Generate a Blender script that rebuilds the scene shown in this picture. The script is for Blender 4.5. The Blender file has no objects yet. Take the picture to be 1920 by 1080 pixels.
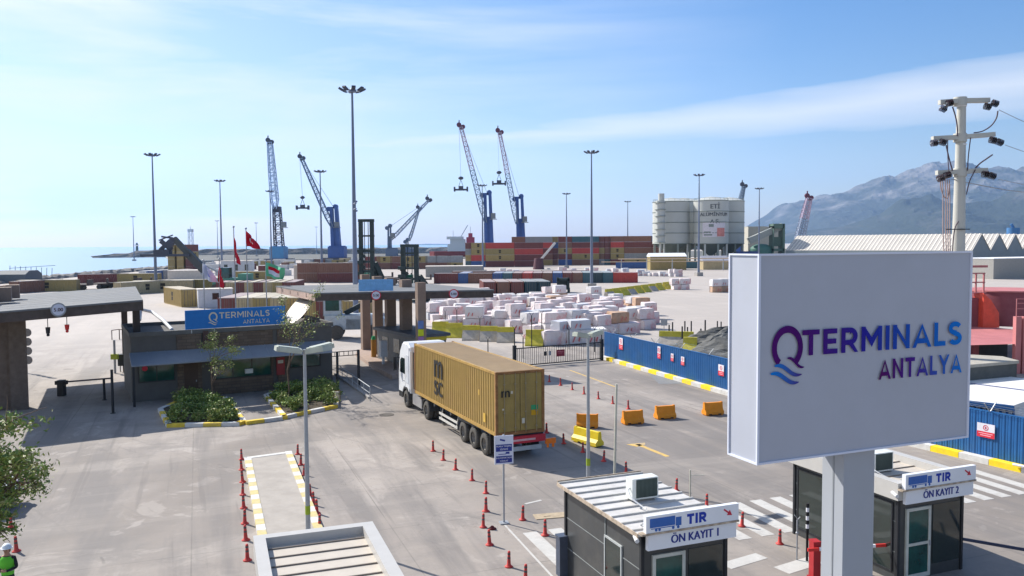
import bpy, bmesh, math, random
from mathutils import Vector, Matrix
R=math.radians
random.seed(7)
S=bpy.context.scene; COL=S.collection
# ---------------- camera ----------------
F,PI_,RO,H=1539.4,.0538766,-.0067172,9.85
fw=Vector((0,math.cos(PI_),-math.sin(PI_))); r0=Vector((1,0,0)); u0=r0.cross(fw)
rt=r0*math.cos(RO)+u0*math.sin(RO); up=u0*math.cos(RO)-r0*math.sin(RO)
cam=bpy.data.cameras.new('camera'); co=bpy.data.objects.new('camera',cam); COL.objects.link(co)
m=Matrix((rt,up,-fw)).transposed().to_4x4(); m.translation=Vector((0,0,H)); co.matrix_world=m
cam.sensor_width=36; cam.lens=F/1920*36; cam.clip_end=60000; cam.clip_start=.1
S.camera=co
S.render.resolution_x=1024; S.render.resolution_y=576
# ---------------- sky, sun, exposure ----------------
SUN_AZ,SUN_EL=143,39          # direction towards the sun, degrees from +X
w=bpy.data.worlds.new('World'); S.world=w; w.use_nodes=True
nt=w.node_tree; N=nt.nodes; L=nt.links; N.clear()
out=N.new('ShaderNodeOutputWorld'); bg=N.new('ShaderNodeBackground'); bg.inputs[1].default_value=.068
sky=N.new('ShaderNodeTexSky'); sky.sky_type='NISHITA'; sky.sun_disc=False
sky.sun_elevation=R(SUN_EL); sky.sun_rotation=R(90-SUN_AZ); sky.dust_density=.6; sky.air_density=1.2; sky.ozone_density=2.5; sky.altitude=0
tc=N.new('ShaderNodeTexCoord')
def wn(t,**k):
    n=N.new(t)
    for a,b in k.items(): setattr(n,a,b)
    return n
def wmath(op,a,b=None,c=None,clamp=False):
    n=wn('ShaderNodeMath',operation=op,use_clamp=clamp)
    for i,v in enumerate((a,b,c)):
        if v is None: continue
        if isinstance(v,(int,float)): n.inputs[i].default_value=v
        else: L.new(v,n.inputs[i])
    return n.outputs[0]
sp=wn('ShaderNodeSeparateXYZ'); L.new(tc.outputs['Generated'],sp.inputs[0])
X,Yy,Z=sp.outputs
# thin high cloud: wisps drawn out along one wind direction
mp=wn('ShaderNodeMapping'); mp.inputs['Rotation'].default_value=(0,R(5),0); mp.inputs['Scale'].default_value=(1.3,1.3,10)
L.new(tc.outputs['Generated'],mp.inputs[0])
n1=wn('ShaderNodeTexNoise'); n1.inputs['Scale'].default_value=1.6; n1.inputs['Detail'].default_value=6; n1.inputs['Roughness'].default_value=.55; n1.inputs['Distortion'].default_value=.35
L.new(mp.outputs[0],n1.inputs[0])
# more veil on the sunny side (west), less to the east
side=wmath('MULTIPLY_ADD',X,-1.35,.42,True)
base=wmath('MULTIPLY_ADD',n1.outputs[0],3.6,-1.5,True)
veil=wmath('MULTIPLY',side,wmath('MULTIPLY_ADD',base,1.15,.30),clamp=True)
# one long cirrus streak, rising to the east
ln=wmath('SUBTRACT',Z,wmath('MULTIPLY_ADD',X,.055,.129))
n2=wn('ShaderNodeTexNoise'); n2.inputs['Scale'].default_value=5; n2.inputs['Detail'].default_value=5
L.new(mp.outputs[0],n2.inputs[0])
ln2=wmath('ADD',ln,wmath('MULTIPLY_ADD',n2.outputs[0],.03,-.015))
wid=wmath('MULTIPLY_ADD',X,.045,.012)
st=wmath('SUBTRACT',1,wmath('DIVIDE',wmath('ABSOLUTE',ln2),wmath('MAXIMUM',wid,.004)),clamp=True)
st=wmath('MULTIPLY',wmath('POWER',st,.6),.95,clamp=True)
amt=wmath('MAXIMUM',veil,st)
amt=wmath('MULTIPLY',amt,wmath('MULTIPLY_ADD',Z,30,.6,True))
mx=wn('ShaderNodeMix',data_type='RGBA'); L.new(amt,mx.inputs[0]); hs=wn('ShaderNodeHueSaturation'); hs.inputs['Saturation'].default_value=1.38; hs.inputs['Value'].default_value=1.2; L.new(sky.outputs[0],hs.inputs['Color']); tn_=wn('ShaderNodeMix',data_type='RGBA',blend_type='MULTIPLY'); tn_.inputs[0].default_value=1; tn_.inputs[7].default_value=(1.0,.965,1.12,1); L.new(hs.outputs[0],tn_.inputs[6]); L.new(tn_.outputs[2],mx.inputs[6]); mx.inputs[7].default_value=(8.2,8.8,9.6,1)
L.new(mx.outputs[2],bg.inputs[0]); L.new(bg.outputs[0],out.inputs[0])
sd=Vector((math.cos(R(SUN_AZ))*math.cos(R(SUN_EL)),math.sin(R(SUN_AZ))*math.cos(R(SUN_EL)),math.sin(R(SUN_EL))))
sl=bpy.data.lights.new('sun','SUN'); sl.energy=5; sl.angle=R(.5); sl.color=(1,.95,.87)
so=bpy.data.objects.new('sun',sl); COL.objects.link(so); so.rotation_euler=(-sd).to_track_quat('-Z','Y').to_euler()
so.location=sd*50
vs=S.view_settings; vs.view_transform='Standard'; vs.look='None'; vs.gamma=1; vs.exposure=.62
# ---------------- helpers ----------------
def ray(x,y): return rt*((x-960)/F)-up*((y-540)/F)+fw
def G(x,y,z=0.):
    d=ray(x,y); t=(z-H)/d.z; return Vector((d.x*t,d.y*t,z))
def PY(x,y,Yd):
    d=ray(x,y); t=Yd/d.y; return Vector((d.x*t,Yd,H+d.z*t))
def lin(c): return tuple(((v/255)/12.92 if v<=10 else ((v/255+.055)/1.055)**2.4) for v in c)
MATS={}
def mat(name,rgb,rough=.7,metal=0,var=.12,scale=3,bump=0,bscale=None,spec=.3,dirt=None,obj=True,stretch=(1,1,1)):
    if name in MATS: return MATS[name]
    m=bpy.data.materials.new(name); m.use_nodes=True; t=m.node_tree; n=t.nodes; l=t.links
    b=n['Principled BSDF']; b.inputs['Roughness'].default_value=rough; b.inputs['Metallic'].default_value=metal
    b.inputs['Specular IOR Level'].default_value=spec
    tcn=n.new('ShaderNodeTexCoord'); mpn=n.new('ShaderNodeMapping'); mpn.inputs['Scale'].default_value=stretch
    l.new(tcn.outputs['Object'],mpn.inputs[0])
    nz=n.new('ShaderNodeTexNoise'); nz.inputs['Scale'].default_value=scale; nz.inputs['Detail'].default_value=5; nz.inputs['Roughness'].default_value=.6
    l.new(mpn.outputs[0],nz.inputs[0])
    mr=n.new('ShaderNodeMapRange'); mr.inputs[1].default_value=.3; mr.inputs[2].default_value=.7; mr.inputs[3].default_value=1-var; mr.inputs[4].default_value=1+var
    l.new(nz.outputs[0],mr.inputs[0])
    mu=n.new('ShaderNodeVectorMath'); mu.operation='SCALE'; mu.inputs[0].default_value=rgb[:3]; l.new(mr.outputs[0],mu.inputs['Scale'])
    last=mu.outputs[0]
    if dirt:
        col,amt_=dirt
        n3=n.new('ShaderNodeTexNoise'); n3.inputs['Scale'].default_value=scale*.45; n3.inputs['Detail'].default_value=8; n3.inputs['Roughness'].default_value=.7
        l.new(mpn.outputs[0],n3.inputs[0])
        m2=n.new('ShaderNodeMapRange'); m2.inputs[1].default_value=.5; m2.inputs[2].default_value=.72; m2.inputs[4].default_value=amt_
        l.new(n3.outputs[0],m2.inputs[0])
        mx_=n.new('ShaderNodeMix'); mx_.data_type='RGBA'; l.new(m2.outputs[0],mx_.inputs[0]); l.new(last,mx_.inputs[6]); mx_.inputs[7].default_value=(*col,1); last=mx_.outputs[2]
    l.new(last,b.inputs['Base Color'])
    if bump:
        bp=n.new('ShaderNodeBump'); bp.inputs['Strength'].default_value=bump; bp.inputs['Distance'].default_value=.05
        n4=n.new('ShaderNodeTexNoise'); n4.inputs['Scale'].default_value=bscale or scale*4; n4.inputs['Detail'].default_value=4
        l.new(tcn.outputs['Object'],n4.inputs[0]); l.new(n4.outputs[0],bp.inputs['Height']); l.new(bp.outputs[0],b.inputs['Normal'])
    MATS[name]=m; return m
def paint(name,rgb255,**k): return mat(name,lin(rgb255),**k)
class MB:
    def __init__(s): s.v=[]; s.f=[]; s.mi=[]; s.sm=[]
    def add(s,vs_,fs,mi=0,smooth=False):
        o=len(s.v); s.v+= [tuple(v) for v in vs_]
        for f in fs: s.f.append(tuple(i+o for i in f)); s.mi.append(mi); s.sm.append(smooth)
        return s
    def box(s,c,sz,rz=0,mi=0,M=None):
        hx,hy,hz=sz[0]/2,sz[1]/2,sz[2]/2; ca,sa=math.cos(rz),math.sin(rz); vs_=[]
        for z in(-hz,hz):
            for x,y in((-hx,-hy),(hx,-hy),(hx,hy),(-hx,hy)):
                p=Vector((c[0]+x*ca-y*sa,c[1]+x*sa+y*ca,c[2]+z)); vs_.append(M@p if M else p)
        return s.add(vs_,[(3,2,1,0),(4,5,6,7),(0,1,5,4),(1,2,6,5),(2,3,7,6),(3,0,4,7)],mi)
    def bb(s,x0,x1,y0,y1,z0,z1,mi=0): return s.box(((x0+x1)/2,(y0+y1)/2,(z0+z1)/2),(x1-x0,y1-y0,z1-z0),0,mi)
    def beam(s,a,b,w_,h_=None,mi=0):
        a=Vector(a); b=Vector(b); h_=h_ or w_; d=(b-a); Ln=d.length
        if Ln<1e-6: return s
        d.normalize(); x=d.cross(Vector((0,0,1)))
        if x.length<1e-3: x=Vector((1,0,0))
        x.normalize(); y=x.cross(d); vs_=[]
        for p in(a,b):
            for i,j in((-1,-1),(1,-1),(1,1),(-1,1)): vs_.append(p+x*(i*w_/2)+y*(j*h_/2))
        return s.add(vs_,[(3,2,1,0),(4,5,6,7),(0,1,5,4),(1,2,6,5),(2,3,7,6),(3,0,4,7)],mi)
    def cyl(s,a,b,ra,rb=None,n=12,mi=0,caps=True):
        a=Vector(a); b=Vector(b); rb=ra if rb is None else rb; d=(b-a).normalized()
        x=d.cross(Vector((0,0,1)))
        if x.length<1e-3: x=Vector((1,0,0))
        x.normalize(); y=d.cross(x); vs_=[]
        for p,r_ in((a,ra),(b,rb)):
            for k in range(n):
                t=2*math.pi*k/n; vs_.append(p+x*(r_*math.cos(t))+y*(r_*math.sin(t)))
        s.add(vs_,[(k,(k+1)%n,n+(k+1)%n,n+k) for k in range(n)],mi,True)
        if caps: s.add(vs_,[tuple(range(n-1,-1,-1)),tuple(range(n,2*n))],mi)
        return s
    def tube(s,pts,r_,n=6,mi=0):
        for a,b in zip(pts,pts[1:]): s.cyl(a,b,r_,r_,n,mi,True)
        return s
    def lathe(s,c,prof,n=24,mi=0,ax='z'):
        vs_=[]
        for r_,z in prof:
            for k in range(n):
                t=2*math.pi*k/n; q=(r_*math.cos(t),r_*math.sin(t),z)
                if ax=='y': q=(q[0],q[2],q[1])
                if ax=='x': q=(q[2],q[0],q[1])
                vs_.append((c[0]+q[0],c[1]+q[1],c[2]+q[2]))
        fs=[(i*n+k,i*n+(k+1)%n,(i+1)*n+(k+1)%n,(i+1)*n+k) for i in range(len(prof)-1) for k in range(n)]
        if ax=='y': fs=[f[::-1] for f in fs]
        s.add(vs_,fs,mi,True)
        return s
    def ball(s,c,rx,ry=None,rz=None,n=10,mi=0,zmin=-1):
        ry=ry or rx; rz=rz or rx; pr=[]
        for i in range(n//2+1):
            t=-math.pi/2+math.pi*i/(n//2); z=math.sin(t)
            if z<zmin-1e-6: continue
            pr.append((math.cos(t),z))
        vs_=[];
        for r_,z in pr:
            for k in range(n):
                t=2*math.pi*k/n; vs_.append((c[0]+rx*r_*math.cos(t),c[1]+ry*r_*math.sin(t),c[2]+rz*z))
        return s.add(vs_,[(i*n+k,i*n+(k+1)%n,(i+1)*n+(k+1)%n,(i+1)*n+k) for i in range(len(pr)-1) for k in range(n)],mi,True)
    def prism(s,pts,z0,z1,mi=0):
        n=len(pts); a=sum(pts[i][0]*pts[(i+1)%n][1]-pts[(i+1)%n][0]*pts[i][1] for i in range(n))
        if a<0: pts=pts[::-1]
        vs_=[(p[0],p[1],z0) for p in pts]+[(p[0],p[1],z1) for p in pts]
        return s.add(vs_,[tuple(range(n-1,-1,-1)),tuple(range(n,2*n))]+[(i,(i+1)%n,n+(i+1)%n,n+i) for i in range(n)],mi)
    def ext(s,prof,x0,x1,mi=0,ax='x'):
        # profile in the plane across the axis, extruded along it (ax x: prof=(y,z); ax y: prof=(x,z))
        n=len(prof); f=(lambda p,t:(t,p[0],p[1])) if ax=='x' else (lambda p,t:(p[0],t,p[1]))
        vs_=[f(p,x0) for p in prof]+[f(p,x1) for p in prof]
        fs=[tuple(range(n-1,-1,-1)),tuple(range(n,2*n))]+[(i,(i+1)%n,n+(i+1)%n,n+i) for i in range(n)]
        a=sum(prof[i][0]*prof[(i+1)%n][1]-prof[(i+1)%n][0]*prof[i][1] for i in range(n))
        if (a<0)!=(ax=='y'): fs=[q[::-1] for q in fs]
        return s.add(vs_,fs,mi)
    def quad(s,*p,mi=0): return s.add(p,[tuple(range(len(p)))],mi)
    def text(s,txt,o,u,v,h,mi=0,wid=None,bold=.0,sx=1.,align='LEFT',lift=.004):
        c=bpy.data.curves.new('t','FONT'); c.body=txt; c.size=1; c.align_x=align; c.resolution_u=3
        ob=bpy.data.objects.new('t',c); COL.objects.link(ob); bpy.context.view_layer.update()
        me=bpy.data.meshes.new_from_object(ob.evaluated_get(bpy.context.evaluated_depsgraph_get()))
        if me.vertices:
            ys=[q.co.y for q in me.vertices]; xs=[q.co.x for q in me.vertices]
            k=h/.70; kx=k*sx
            if wid: kx=wid/(max(xs)-min(xs)); 
            x0=min(xs) if (wid and align=='LEFT') else 0
            u=Vector(u).normalized(); v=Vector(v).normalized(); nn=u.cross(v); o=Vector(o)
            for dx,dl in ([(0,0)] if bold<=0 else [(-1,0),(0,.0015),(1,.003)]):
                s.add([o+u*((q.co.x-x0+dx*bold)*kx)+v*(q.co.y*k)+nn*(lift+dl) for q in me.vertices],[tuple(p.vertices) for p in me.polygons],mi)
        bpy.data.objects.remove(ob); bpy.data.curves.remove(c); bpy.data.meshes.remove(me)
        return s
    def glyphs(s,txt,o,u,v,h,wid,st=.19,mi=0,gap=.17):
        # plain geometric capitals drawn as strokes of even width
        arc=lambda cx,cy,rx,ry,a0,a1,n=10:[(cx+rx*math.cos(R(a0+(a1-a0)*k/n)),cy+ry*math.sin(R(a0+(a1-a0)*k/n))) for k in range(n+1)]
        q=st/2; GL={'T':(.78,[[(0,1-q),(.78,1-q)],[(.39,1-q),(.39,0)]]),'E':(.66,[[(q,0),(q,1)],[(q,1-q),(.64,1-q)],[(q,.5),(.6,.5)],[(q,q),(.66,q)]]),
         'R':(.78,[[(q,0),(q,1)],[(q,1-q),(.42,1-q)]+arc(.42,.655,.25,.345-q+.0,90,-90)+[(q,.405)],[(.40,.42),(.72,-.05)]]),
         'M':(1.0,[[(q,0),(q,1)],[(.08,1.08),(.5,.36),(.92,1.08)],[(1-q,0),(1-q,1)]]),'I':(st,[[(q,0),(q,1)]]),
         'N':(.84,[[(q,0),(q,1)],[(.06,1.05),(.78,-.05)],[(.84-q,0),(.84-q,1)]]),'A':(.92,[[(.06,-.08),(.46,1.0),(.86,-.08)],[(.22,.27),(.70,.27)]]),
         'L':(.60,[[(q,0),(q,1)],[(q,q),(.6,q)]]),'Y':(.84,[[(.05,1.08),(.42,.45),(.79,1.08)],[(.42,.5),(.42,0)]]),
         'S':(.68,[arc(.34,.715,.25,.285-q,25,185)+arc(.34,.715,.25,.285-q,195,270,5)+arc(.34,.29,.26,.29-q,85,-150,14)])}
        tot=sum(GL[c][0] for c in txt)+gap*(len(txt)-1); kx=wid/tot; u=Vector(u).normalized(); v=Vector(v).normalized(); nn=u.cross(v); o=Vector(o); x=0; lf=.003
        for c in txt:
            for pl in GL[c][1]:
                L_=[]; 
                for i,p in enumerate(pl):
                    a=Vector(pl[max(i-1,0)]); b=Vector(pl[min(i+1,len(pl)-1)]); p=Vector(p)
                    d1=(p-a).normalized() if i>0 else (b-p).normalized(); d2=(b-p).normalized() if i<len(pl)-1 else d1; d=(d1+d2).normalized(); n_=Vector((-d.y,d.x)); w_=q/max(.5,n_.dot(Vector((-d1.y,d1.x))))
                    for sg in(1,-1):
                        r_=p+n_*(w_*sg); L_.append(o+u*((x+r_.x)*kx)+v*(min(1,max(0,r_.y))*h)+nn*lf)
                s.add(L_,[(2*i+1,2*i+3,2*i+2,2*i) for i in range(len(pl)-1)],mi); lf+=.00035
            x+=GL[c][0]+gap
        return s
    def mesh(s,name,mats):
        me=bpy.data.meshes.new(name); me.from_pydata(s.v,[],s.f)
        for m_ in (mats if isinstance(mats,(list,tuple)) else [mats]): me.materials.append(m_)
        me.polygons.foreach_set('material_index',s.mi); me.polygons.foreach_set('use_smooth',s.sm); me.update()
        return me
    def build(s,name,mats,parent=None,loc=None,rz=0):
        o=bpy.data.objects.new(name,s.mesh(name,mats)); COL.objects.link(o)
        if parent: o.parent=parent
        if loc is not None: o.location=loc
        if rz: o.rotation_euler=(0,0,rz)
        return o
def tag(o,label,cat,group=None):
    o['label']=label; o['category']=cat
    if group: o['group']=group
    return o
def thing(name,label,cat,loc=(0,0,0),rz=0,group=None):
    o=bpy.data.objects.new(name,None); COL.objects.link(o); o.empty_display_size=.3
    o.location=loc; o.rotation_euler=(0,0,rz); return tag(o,label,cat,group)
def struct(o,k='structure'): o['kind']=k; return o
def dup(root,loc,rz=None,label=None,scale=None):
    r_=root.copy(); COL.objects.link(r_); r_.location=loc
    if rz is not None: r_.rotation_euler=(0,0,rz)
    if scale: r_.scale=scale if isinstance(scale,(tuple,list)) else (scale,)*3
    if label: r_['label']=label
    def rec(a,b):
        for ch in list(a.children):
            c=ch.copy(); COL.objects.link(c); c.parent=b; rec(ch,c)
    rec(root,r_); return r_
ORD=['first','second','third','fourth','fifth','sixth','seventh','eighth','ninth','tenth','eleventh','twelfth','thirteenth','fourteenth','fifteenth','sixteenth','seventeenth','eighteenth','nineteenth','twentieth','twenty-first','twenty-second','twenty-third','twenty-fourth','twenty-fifth','twenty-sixth','twenty-seventh','twenty-eighth','twenty-ninth','thirtieth','thirty-first','thirty-second','thirty-third','thirty-fourth','thirty-fifth']
def up_(z): return Vector((0,0,z))
# ---------------- materials ----------------
white=paint('white_paint',(232,233,236),rough=.45,var=.04)
offw=mat('off_white_metal',(.62,.63,.64),rough=.5,var=.06,dirt=((.35,.3,.24),.35))
greym=mat('grey_metal',(.30,.32,.34),rough=.45,metal=.2,var=.06)
galv=mat('galvanised_steel',(.36,.38,.40),rough=.5,metal=.35,var=.08,scale=6)
dark=mat('dark_steel',(.022,.024,.028),rough=.5,var=.2)
anth=mat('anthracite_panel',(.050,.054,.056),rough=.32,var=.1,spec=.5,dirt=((.16,.15,.13),.25))
black=mat('black_rubber',(.018,.018,.019),rough=.85,var=.25)
tyre=mat('dusty_tyre',(.085,.08,.072),rough=.9,var=.25,scale=5)
redp=mat('red_plastic',(.60,.035,.03),rough=.45,var=.1)
fadedred=mat('faded_red_plastic',(.55,.06,.05),rough=.6,var=.2,scale=8)
orangep=mat('orange_plastic',(.78,.27,.015),rough=.5,var=.08,dirt=((.5,.3,.12),.3))
yellowp=mat('yellow_plastic',(.80,.60,.03),rough=.5,var=.08,dirt=((.5,.42,.2),.35))
blued=paint('fence_blue',(40,94,150),rough=.4,var=.12,scale=1.2,dirt=((.06,.13,.22),.35))
signblue=paint('sign_blue',(14,112,186),rough=.4,var=.05)
navy=mat('navy_print',(.03,.045,.25),rough=.5,var=.05)
redprint=mat('red_print',(.55,.03,.06),rough=.5,var=.05)
marineprint=mat('truck_print_blue',(.04,.13,.42),rough=.5,var=.1)
glass=mat('dark_glass',(.012,.022,.02),rough=.06,spec=.9,var=.3)
greenglass=mat('green_glass',(.01,.06,.05),rough=.08,spec=.8,var=.5,scale=1.5)
conc=mat('grey_concrete',(.34,.32,.30),rough=.85,var=.15,bump=.3)
# ---------------- ground ----------------
def ground_mat():
    m=bpy.data.materials.new('worn_concrete_yard'); m.use_nodes=True; t=m.node_tree; n=t.nodes; l=t.links; b=n['Principled BSDF']
    b.inputs['Roughness'].default_value=.8; b.inputs['Specular IOR Level'].default_value=.25
    tcn=n.new('ShaderNodeTexCoord')
    def noise(sc,det,ro=.6,st=(1,1,1),rot=0,dist=0):
        a=n.new('ShaderNodeMapping'); a.inputs['Scale'].default_value=st
        a0=n.new('ShaderNodeMapping'); a0.inputs['Rotation'].default_value=(0,0,rot); l.new(tcn.outputs['Object'],a0.inputs[0]); l.new(a0.outputs[0],a.inputs[0])
        q=n.new('ShaderNodeTexNoise'); q.inputs['Scale'].default_value=sc; q.inputs['Detail'].default_value=det; q.inputs['Roughness'].default_value=ro; q.inputs['Distortion'].default_value=dist
        l.new(a.outputs[0],q.inputs[0]); return q.outputs[0]
    def mrange(v,a,b_,c,d):
        q=n.new('ShaderNodeMapRange'); q.inputs[1].default_value=a; q.inputs[2].default_value=b_; q.inputs[3].default_value=c; q.inputs[4].default_value=d; l.new(v,q.inputs[0]); return q.outputs[0]
    def mixc(f,a,b_,bl='MIX'):
        q=n.new('ShaderNodeMix'); q.data_type='RGBA'; q.blend_type=bl
        if isinstance(f,float): q.inputs[0].default_value=f
        else: l.new(f,q.inputs[0])
        for i,v in((6,a),(7,b_)):
            if isinstance(v,tuple): q.inputs[i].default_value=(*v,1)
            else: l.new(v,q.inputs[i])
        return q.outputs[2]
    big=noise(.055,4,.55,dist=.8); mid=noise(.32,6,.65); fine=noise(5,8,.75)
    tr=noise(.5,6,.6,(1,.09,1),R(-20),.4)      # tyre-worn streaks along the lanes
    tr2=noise(.38,5,.6,(.12,1,1),R(-22),.6)
    c=mixc(mrange(big,.40,.60,0,1),(.235,.212,.192),(.37,.338,.31))
    c=mixc(mrange(mid,.45,.66,0,.65),c,(.195,.185,.178)); c=mixc(mrange(noise(.16,7,.7,dist=2.2),.55,.60,0,.5),c,(.40,.37,.34)); c=mixc(mrange(noise(.45,4,.5,dist=1.2),.665,.69,0,.45),c,(.46,.43,.40)); c=mixc(mrange(noise(.8,3,.5,dist=.6),.70,.74,0,.5),c,(.10,.095,.09))
    c=mixc(mrange(tr,.47,.60,0,.75),c,(.185,.175,.17))
    c=mixc(mrange(tr2,.52,.7,0,.4),c,(.39,.36,.325))
    c=mixc(mrange(noise(.9,8,.7,dist=1.5),.60,.72,0,.35),c,(.40,.37,.34))
    c=mixc(mrange(fine,.3,.7,0,.22),c,(.18,.17,.16))
    # narrow tyre tracks
    tk1=noise(2.6,3,.5,(1,.035,1),R(-22),.25); c=mixc(mrange(tk1,.60,.68,0,.38),c,(.15,.14,.135))
    tk2=noise(1.7,3,.5,(1,.05,1),R(-48),.5); c=mixc(mrange(tk2,.63,.70,0,.28),c,(.16,.15,.145))
    # slab joints
    br=n.new('ShaderNodeTexBrick'); a=n.new('ShaderNodeMapping'); a.inputs['Rotation'].default_value=(0,0,R(-21)); l.new(tcn.outputs['Object'],a.inputs[0])
    wob=n.new('ShaderNodeVectorMath'); wob.operation='ADD'; l.new(a.outputs[0],wob.inputs[0]); l.new(n.new('ShaderNodeTexNoise').outputs[1],wob.inputs[1])
    br.inputs['Scale'].default_value=1; br.inputs['Brick Width'].default_value=6.5; br.inputs['Row Height'].default_value=4.7; br.inputs['Mortar Size'].default_value=.022; br.offset=0
    l.new(wob.outputs[0],br.inputs[0])
    jm=n.new('ShaderNodeMath'); jm.operation='MULTIPLY'; l.new(br.outputs['Fac'],jm.inputs[0]); l.new(mrange(mid,.35,.6,.1,.6),jm.inputs[1])
    c=mixc(jm.outputs[0],c,(.15,.14,.13))
    # cracks
    vo=n.new('ShaderNodeTexVoronoi'); vo.feature='DISTANCE_TO_EDGE'; vo.inputs['Scale'].default_value=.14
    dv=n.new('ShaderNodeTexNoise'); dv.inputs['Scale'].default_value=.8; dv.inputs['Detail'].default_value=6; l.new(tcn.outputs['Object'],dv.inputs[0])
    ad=n.new('ShaderNodeVectorMath'); ad.operation='MULTIPLY_ADD'; ad.inputs[1].default_value=(3,3,3); l.new(dv.outputs[1],ad.inputs[0]); l.new(tcn.outputs['Object'],ad.inputs[2]); l.new(ad.outputs[0],vo.inputs[0])
    cm=n.new('ShaderNodeMath'); cm.operation='MULTIPLY'; l.new(mrange(vo.outputs[0],0,.004,.5,0),cm.inputs[0]); l.new(mrange(big,.45,.55,0,1),cm.inputs[1])
    c=mixc(cm.outputs[0],c,(.14,.13,.12))
    # paler dusty quay farther from the gate
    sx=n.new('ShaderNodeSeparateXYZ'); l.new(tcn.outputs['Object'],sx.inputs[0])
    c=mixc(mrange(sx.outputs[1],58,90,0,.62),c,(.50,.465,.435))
    c=mixc(1.0,c,(1.02,.985,.95),'MULTIPLY'); l.new(c,b.inputs['Base Color'])
    bp=n.new('ShaderNodeBump'); bp.inputs['Strength'].default_value=.25; bp.inputs['Distance'].default_value=.03; l.new(fine,bp.inputs['Height']); l.new(bp.outputs[0],b.inputs['Normal'])
    return m
shore=[(-60,-80),(-95,60),(-118,150),(-136,218),(-144,300),(-150,420),(-215,520),(-350,830),(60,900),(400,1300),(1000,4000),(2600,6000),(9000,9000),(9000,-500),(60,-500)]
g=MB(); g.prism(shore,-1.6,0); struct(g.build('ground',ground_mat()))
# sea
def sea_mat():
    m=bpy.data.materials.new('sea_water'); m.use_nodes=True; t=m.node_tree; n=t.nodes; l=t.links; b=n['Principled BSDF']
    b.inputs['Base Color'].default_value=(.20,.33,.47,1); b.inputs['Roughness'].default_value=.42; b.inputs['Specular IOR Level'].default_value=.5
    tcn=n.new('ShaderNodeTexCoord'); q=n.new('ShaderNodeTexNoise'); q.inputs['Scale'].default_value=.25; q.inputs['Detail'].default_value=5; l.new(tcn.outputs['Object'],q.inputs[0])
    bp=n.new('ShaderNodeBump'); bp.inputs['Strength'].default_value=.5; bp.inputs['Distance'].default_value=.6; l.new(q.outputs[0],bp.inputs['Height']); l.new(bp.outputs[0],b.inputs['Normal'])
    return m
g=MB(); g.quad((-14000,-600,-1.5),(14000,-600,-1.5),(14000,15000,-1.5),(-14000,15000,-1.5)); struct(g.build('sea',sea_mat()))
# rock revetment along the shore
rock=mat('rip_rap_rock',(.20,.185,.17),rough=.95,var=.45,scale=.5,bump=1,bscale=1.5)
def rockstrip(name,line,wd,ht,z0,step=3,seed=1):
    rnd=random.Random(seed); pts=[]
    for (a,b) in zip(line,line[1:]):
        a=Vector((*a,0)); b=Vector((*b,0)); k=max(1,int((b-a).length/step))
        for i in range(k): pts.append(a.lerp(b,i/k))
    pts.append(Vector((*line[-1],0))); mb=MB(); vs_=[]; nn=9
    for i,p in enumerate(pts):
        d=(pts[min(i+1,len(pts)-1)]-pts[max(i-1,0)]).normalized(); s_=Vector((-d.y,d.x,0))
        e=min(1,(len(pts)-1-i)/6+.15,i/6+.15)
        for k in range(nn):
            t=k/(nn-1); hh=ht*min(1,3.2*min(t,1-t))*e
            q=p+s_*((t-.5)*wd*(.6+.4*e)); vs_.append((q.x+rnd.uniform(-.5,.5)*step*.4,q.y+rnd.uniform(-.5,.5)*step*.4,z0+hh+(rnd.uniform(-.12,.12)*ht if 0<k<nn-1 else -.5)))
    fs=[(i*nn+k,i*nn+k+1,(i+1)*nn+k+1,(i+1)*nn+k) for i in range(len(pts)-1) for k in range(nn-1)]
    mb.add(vs_,fs); return mb.build(name,rock)
struct(rockstrip('shore_rocks',[(-99,60),(-122,150),(-140,218),(-148,300),(-154,420)],9,2.7,-1.6))
bw=[( (175-960)/F*820,820),((300-960)/F*850,850),((520-960)/F*900,900),((700-960)/F*960,960),((900-960)/F*1050,1050),(300,1250)]
struct(rockstrip('breakwater',bw,26,7.5,-1.6,9,3))
# distant land past the quay
land=mat('scrub_land',(.10,.11,.085),rough=.95,var=.35,scale=.01)
g=MB(); g.prism([(-215,530),(-352,832),(0,870),(420,960),(420,600)],.02,.4); struct(g.build('far_quay',mat('far_quay_dark',(.13,.13,.12),rough=.95,var=.3,scale=.03)))
g=MB(); g.prism([(300,1000),(1200,2500),(2600,5600),(8800,8000),(8800,600),(420,420)],.02,.5); struct(g.build('coastal_plain',land))
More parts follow.
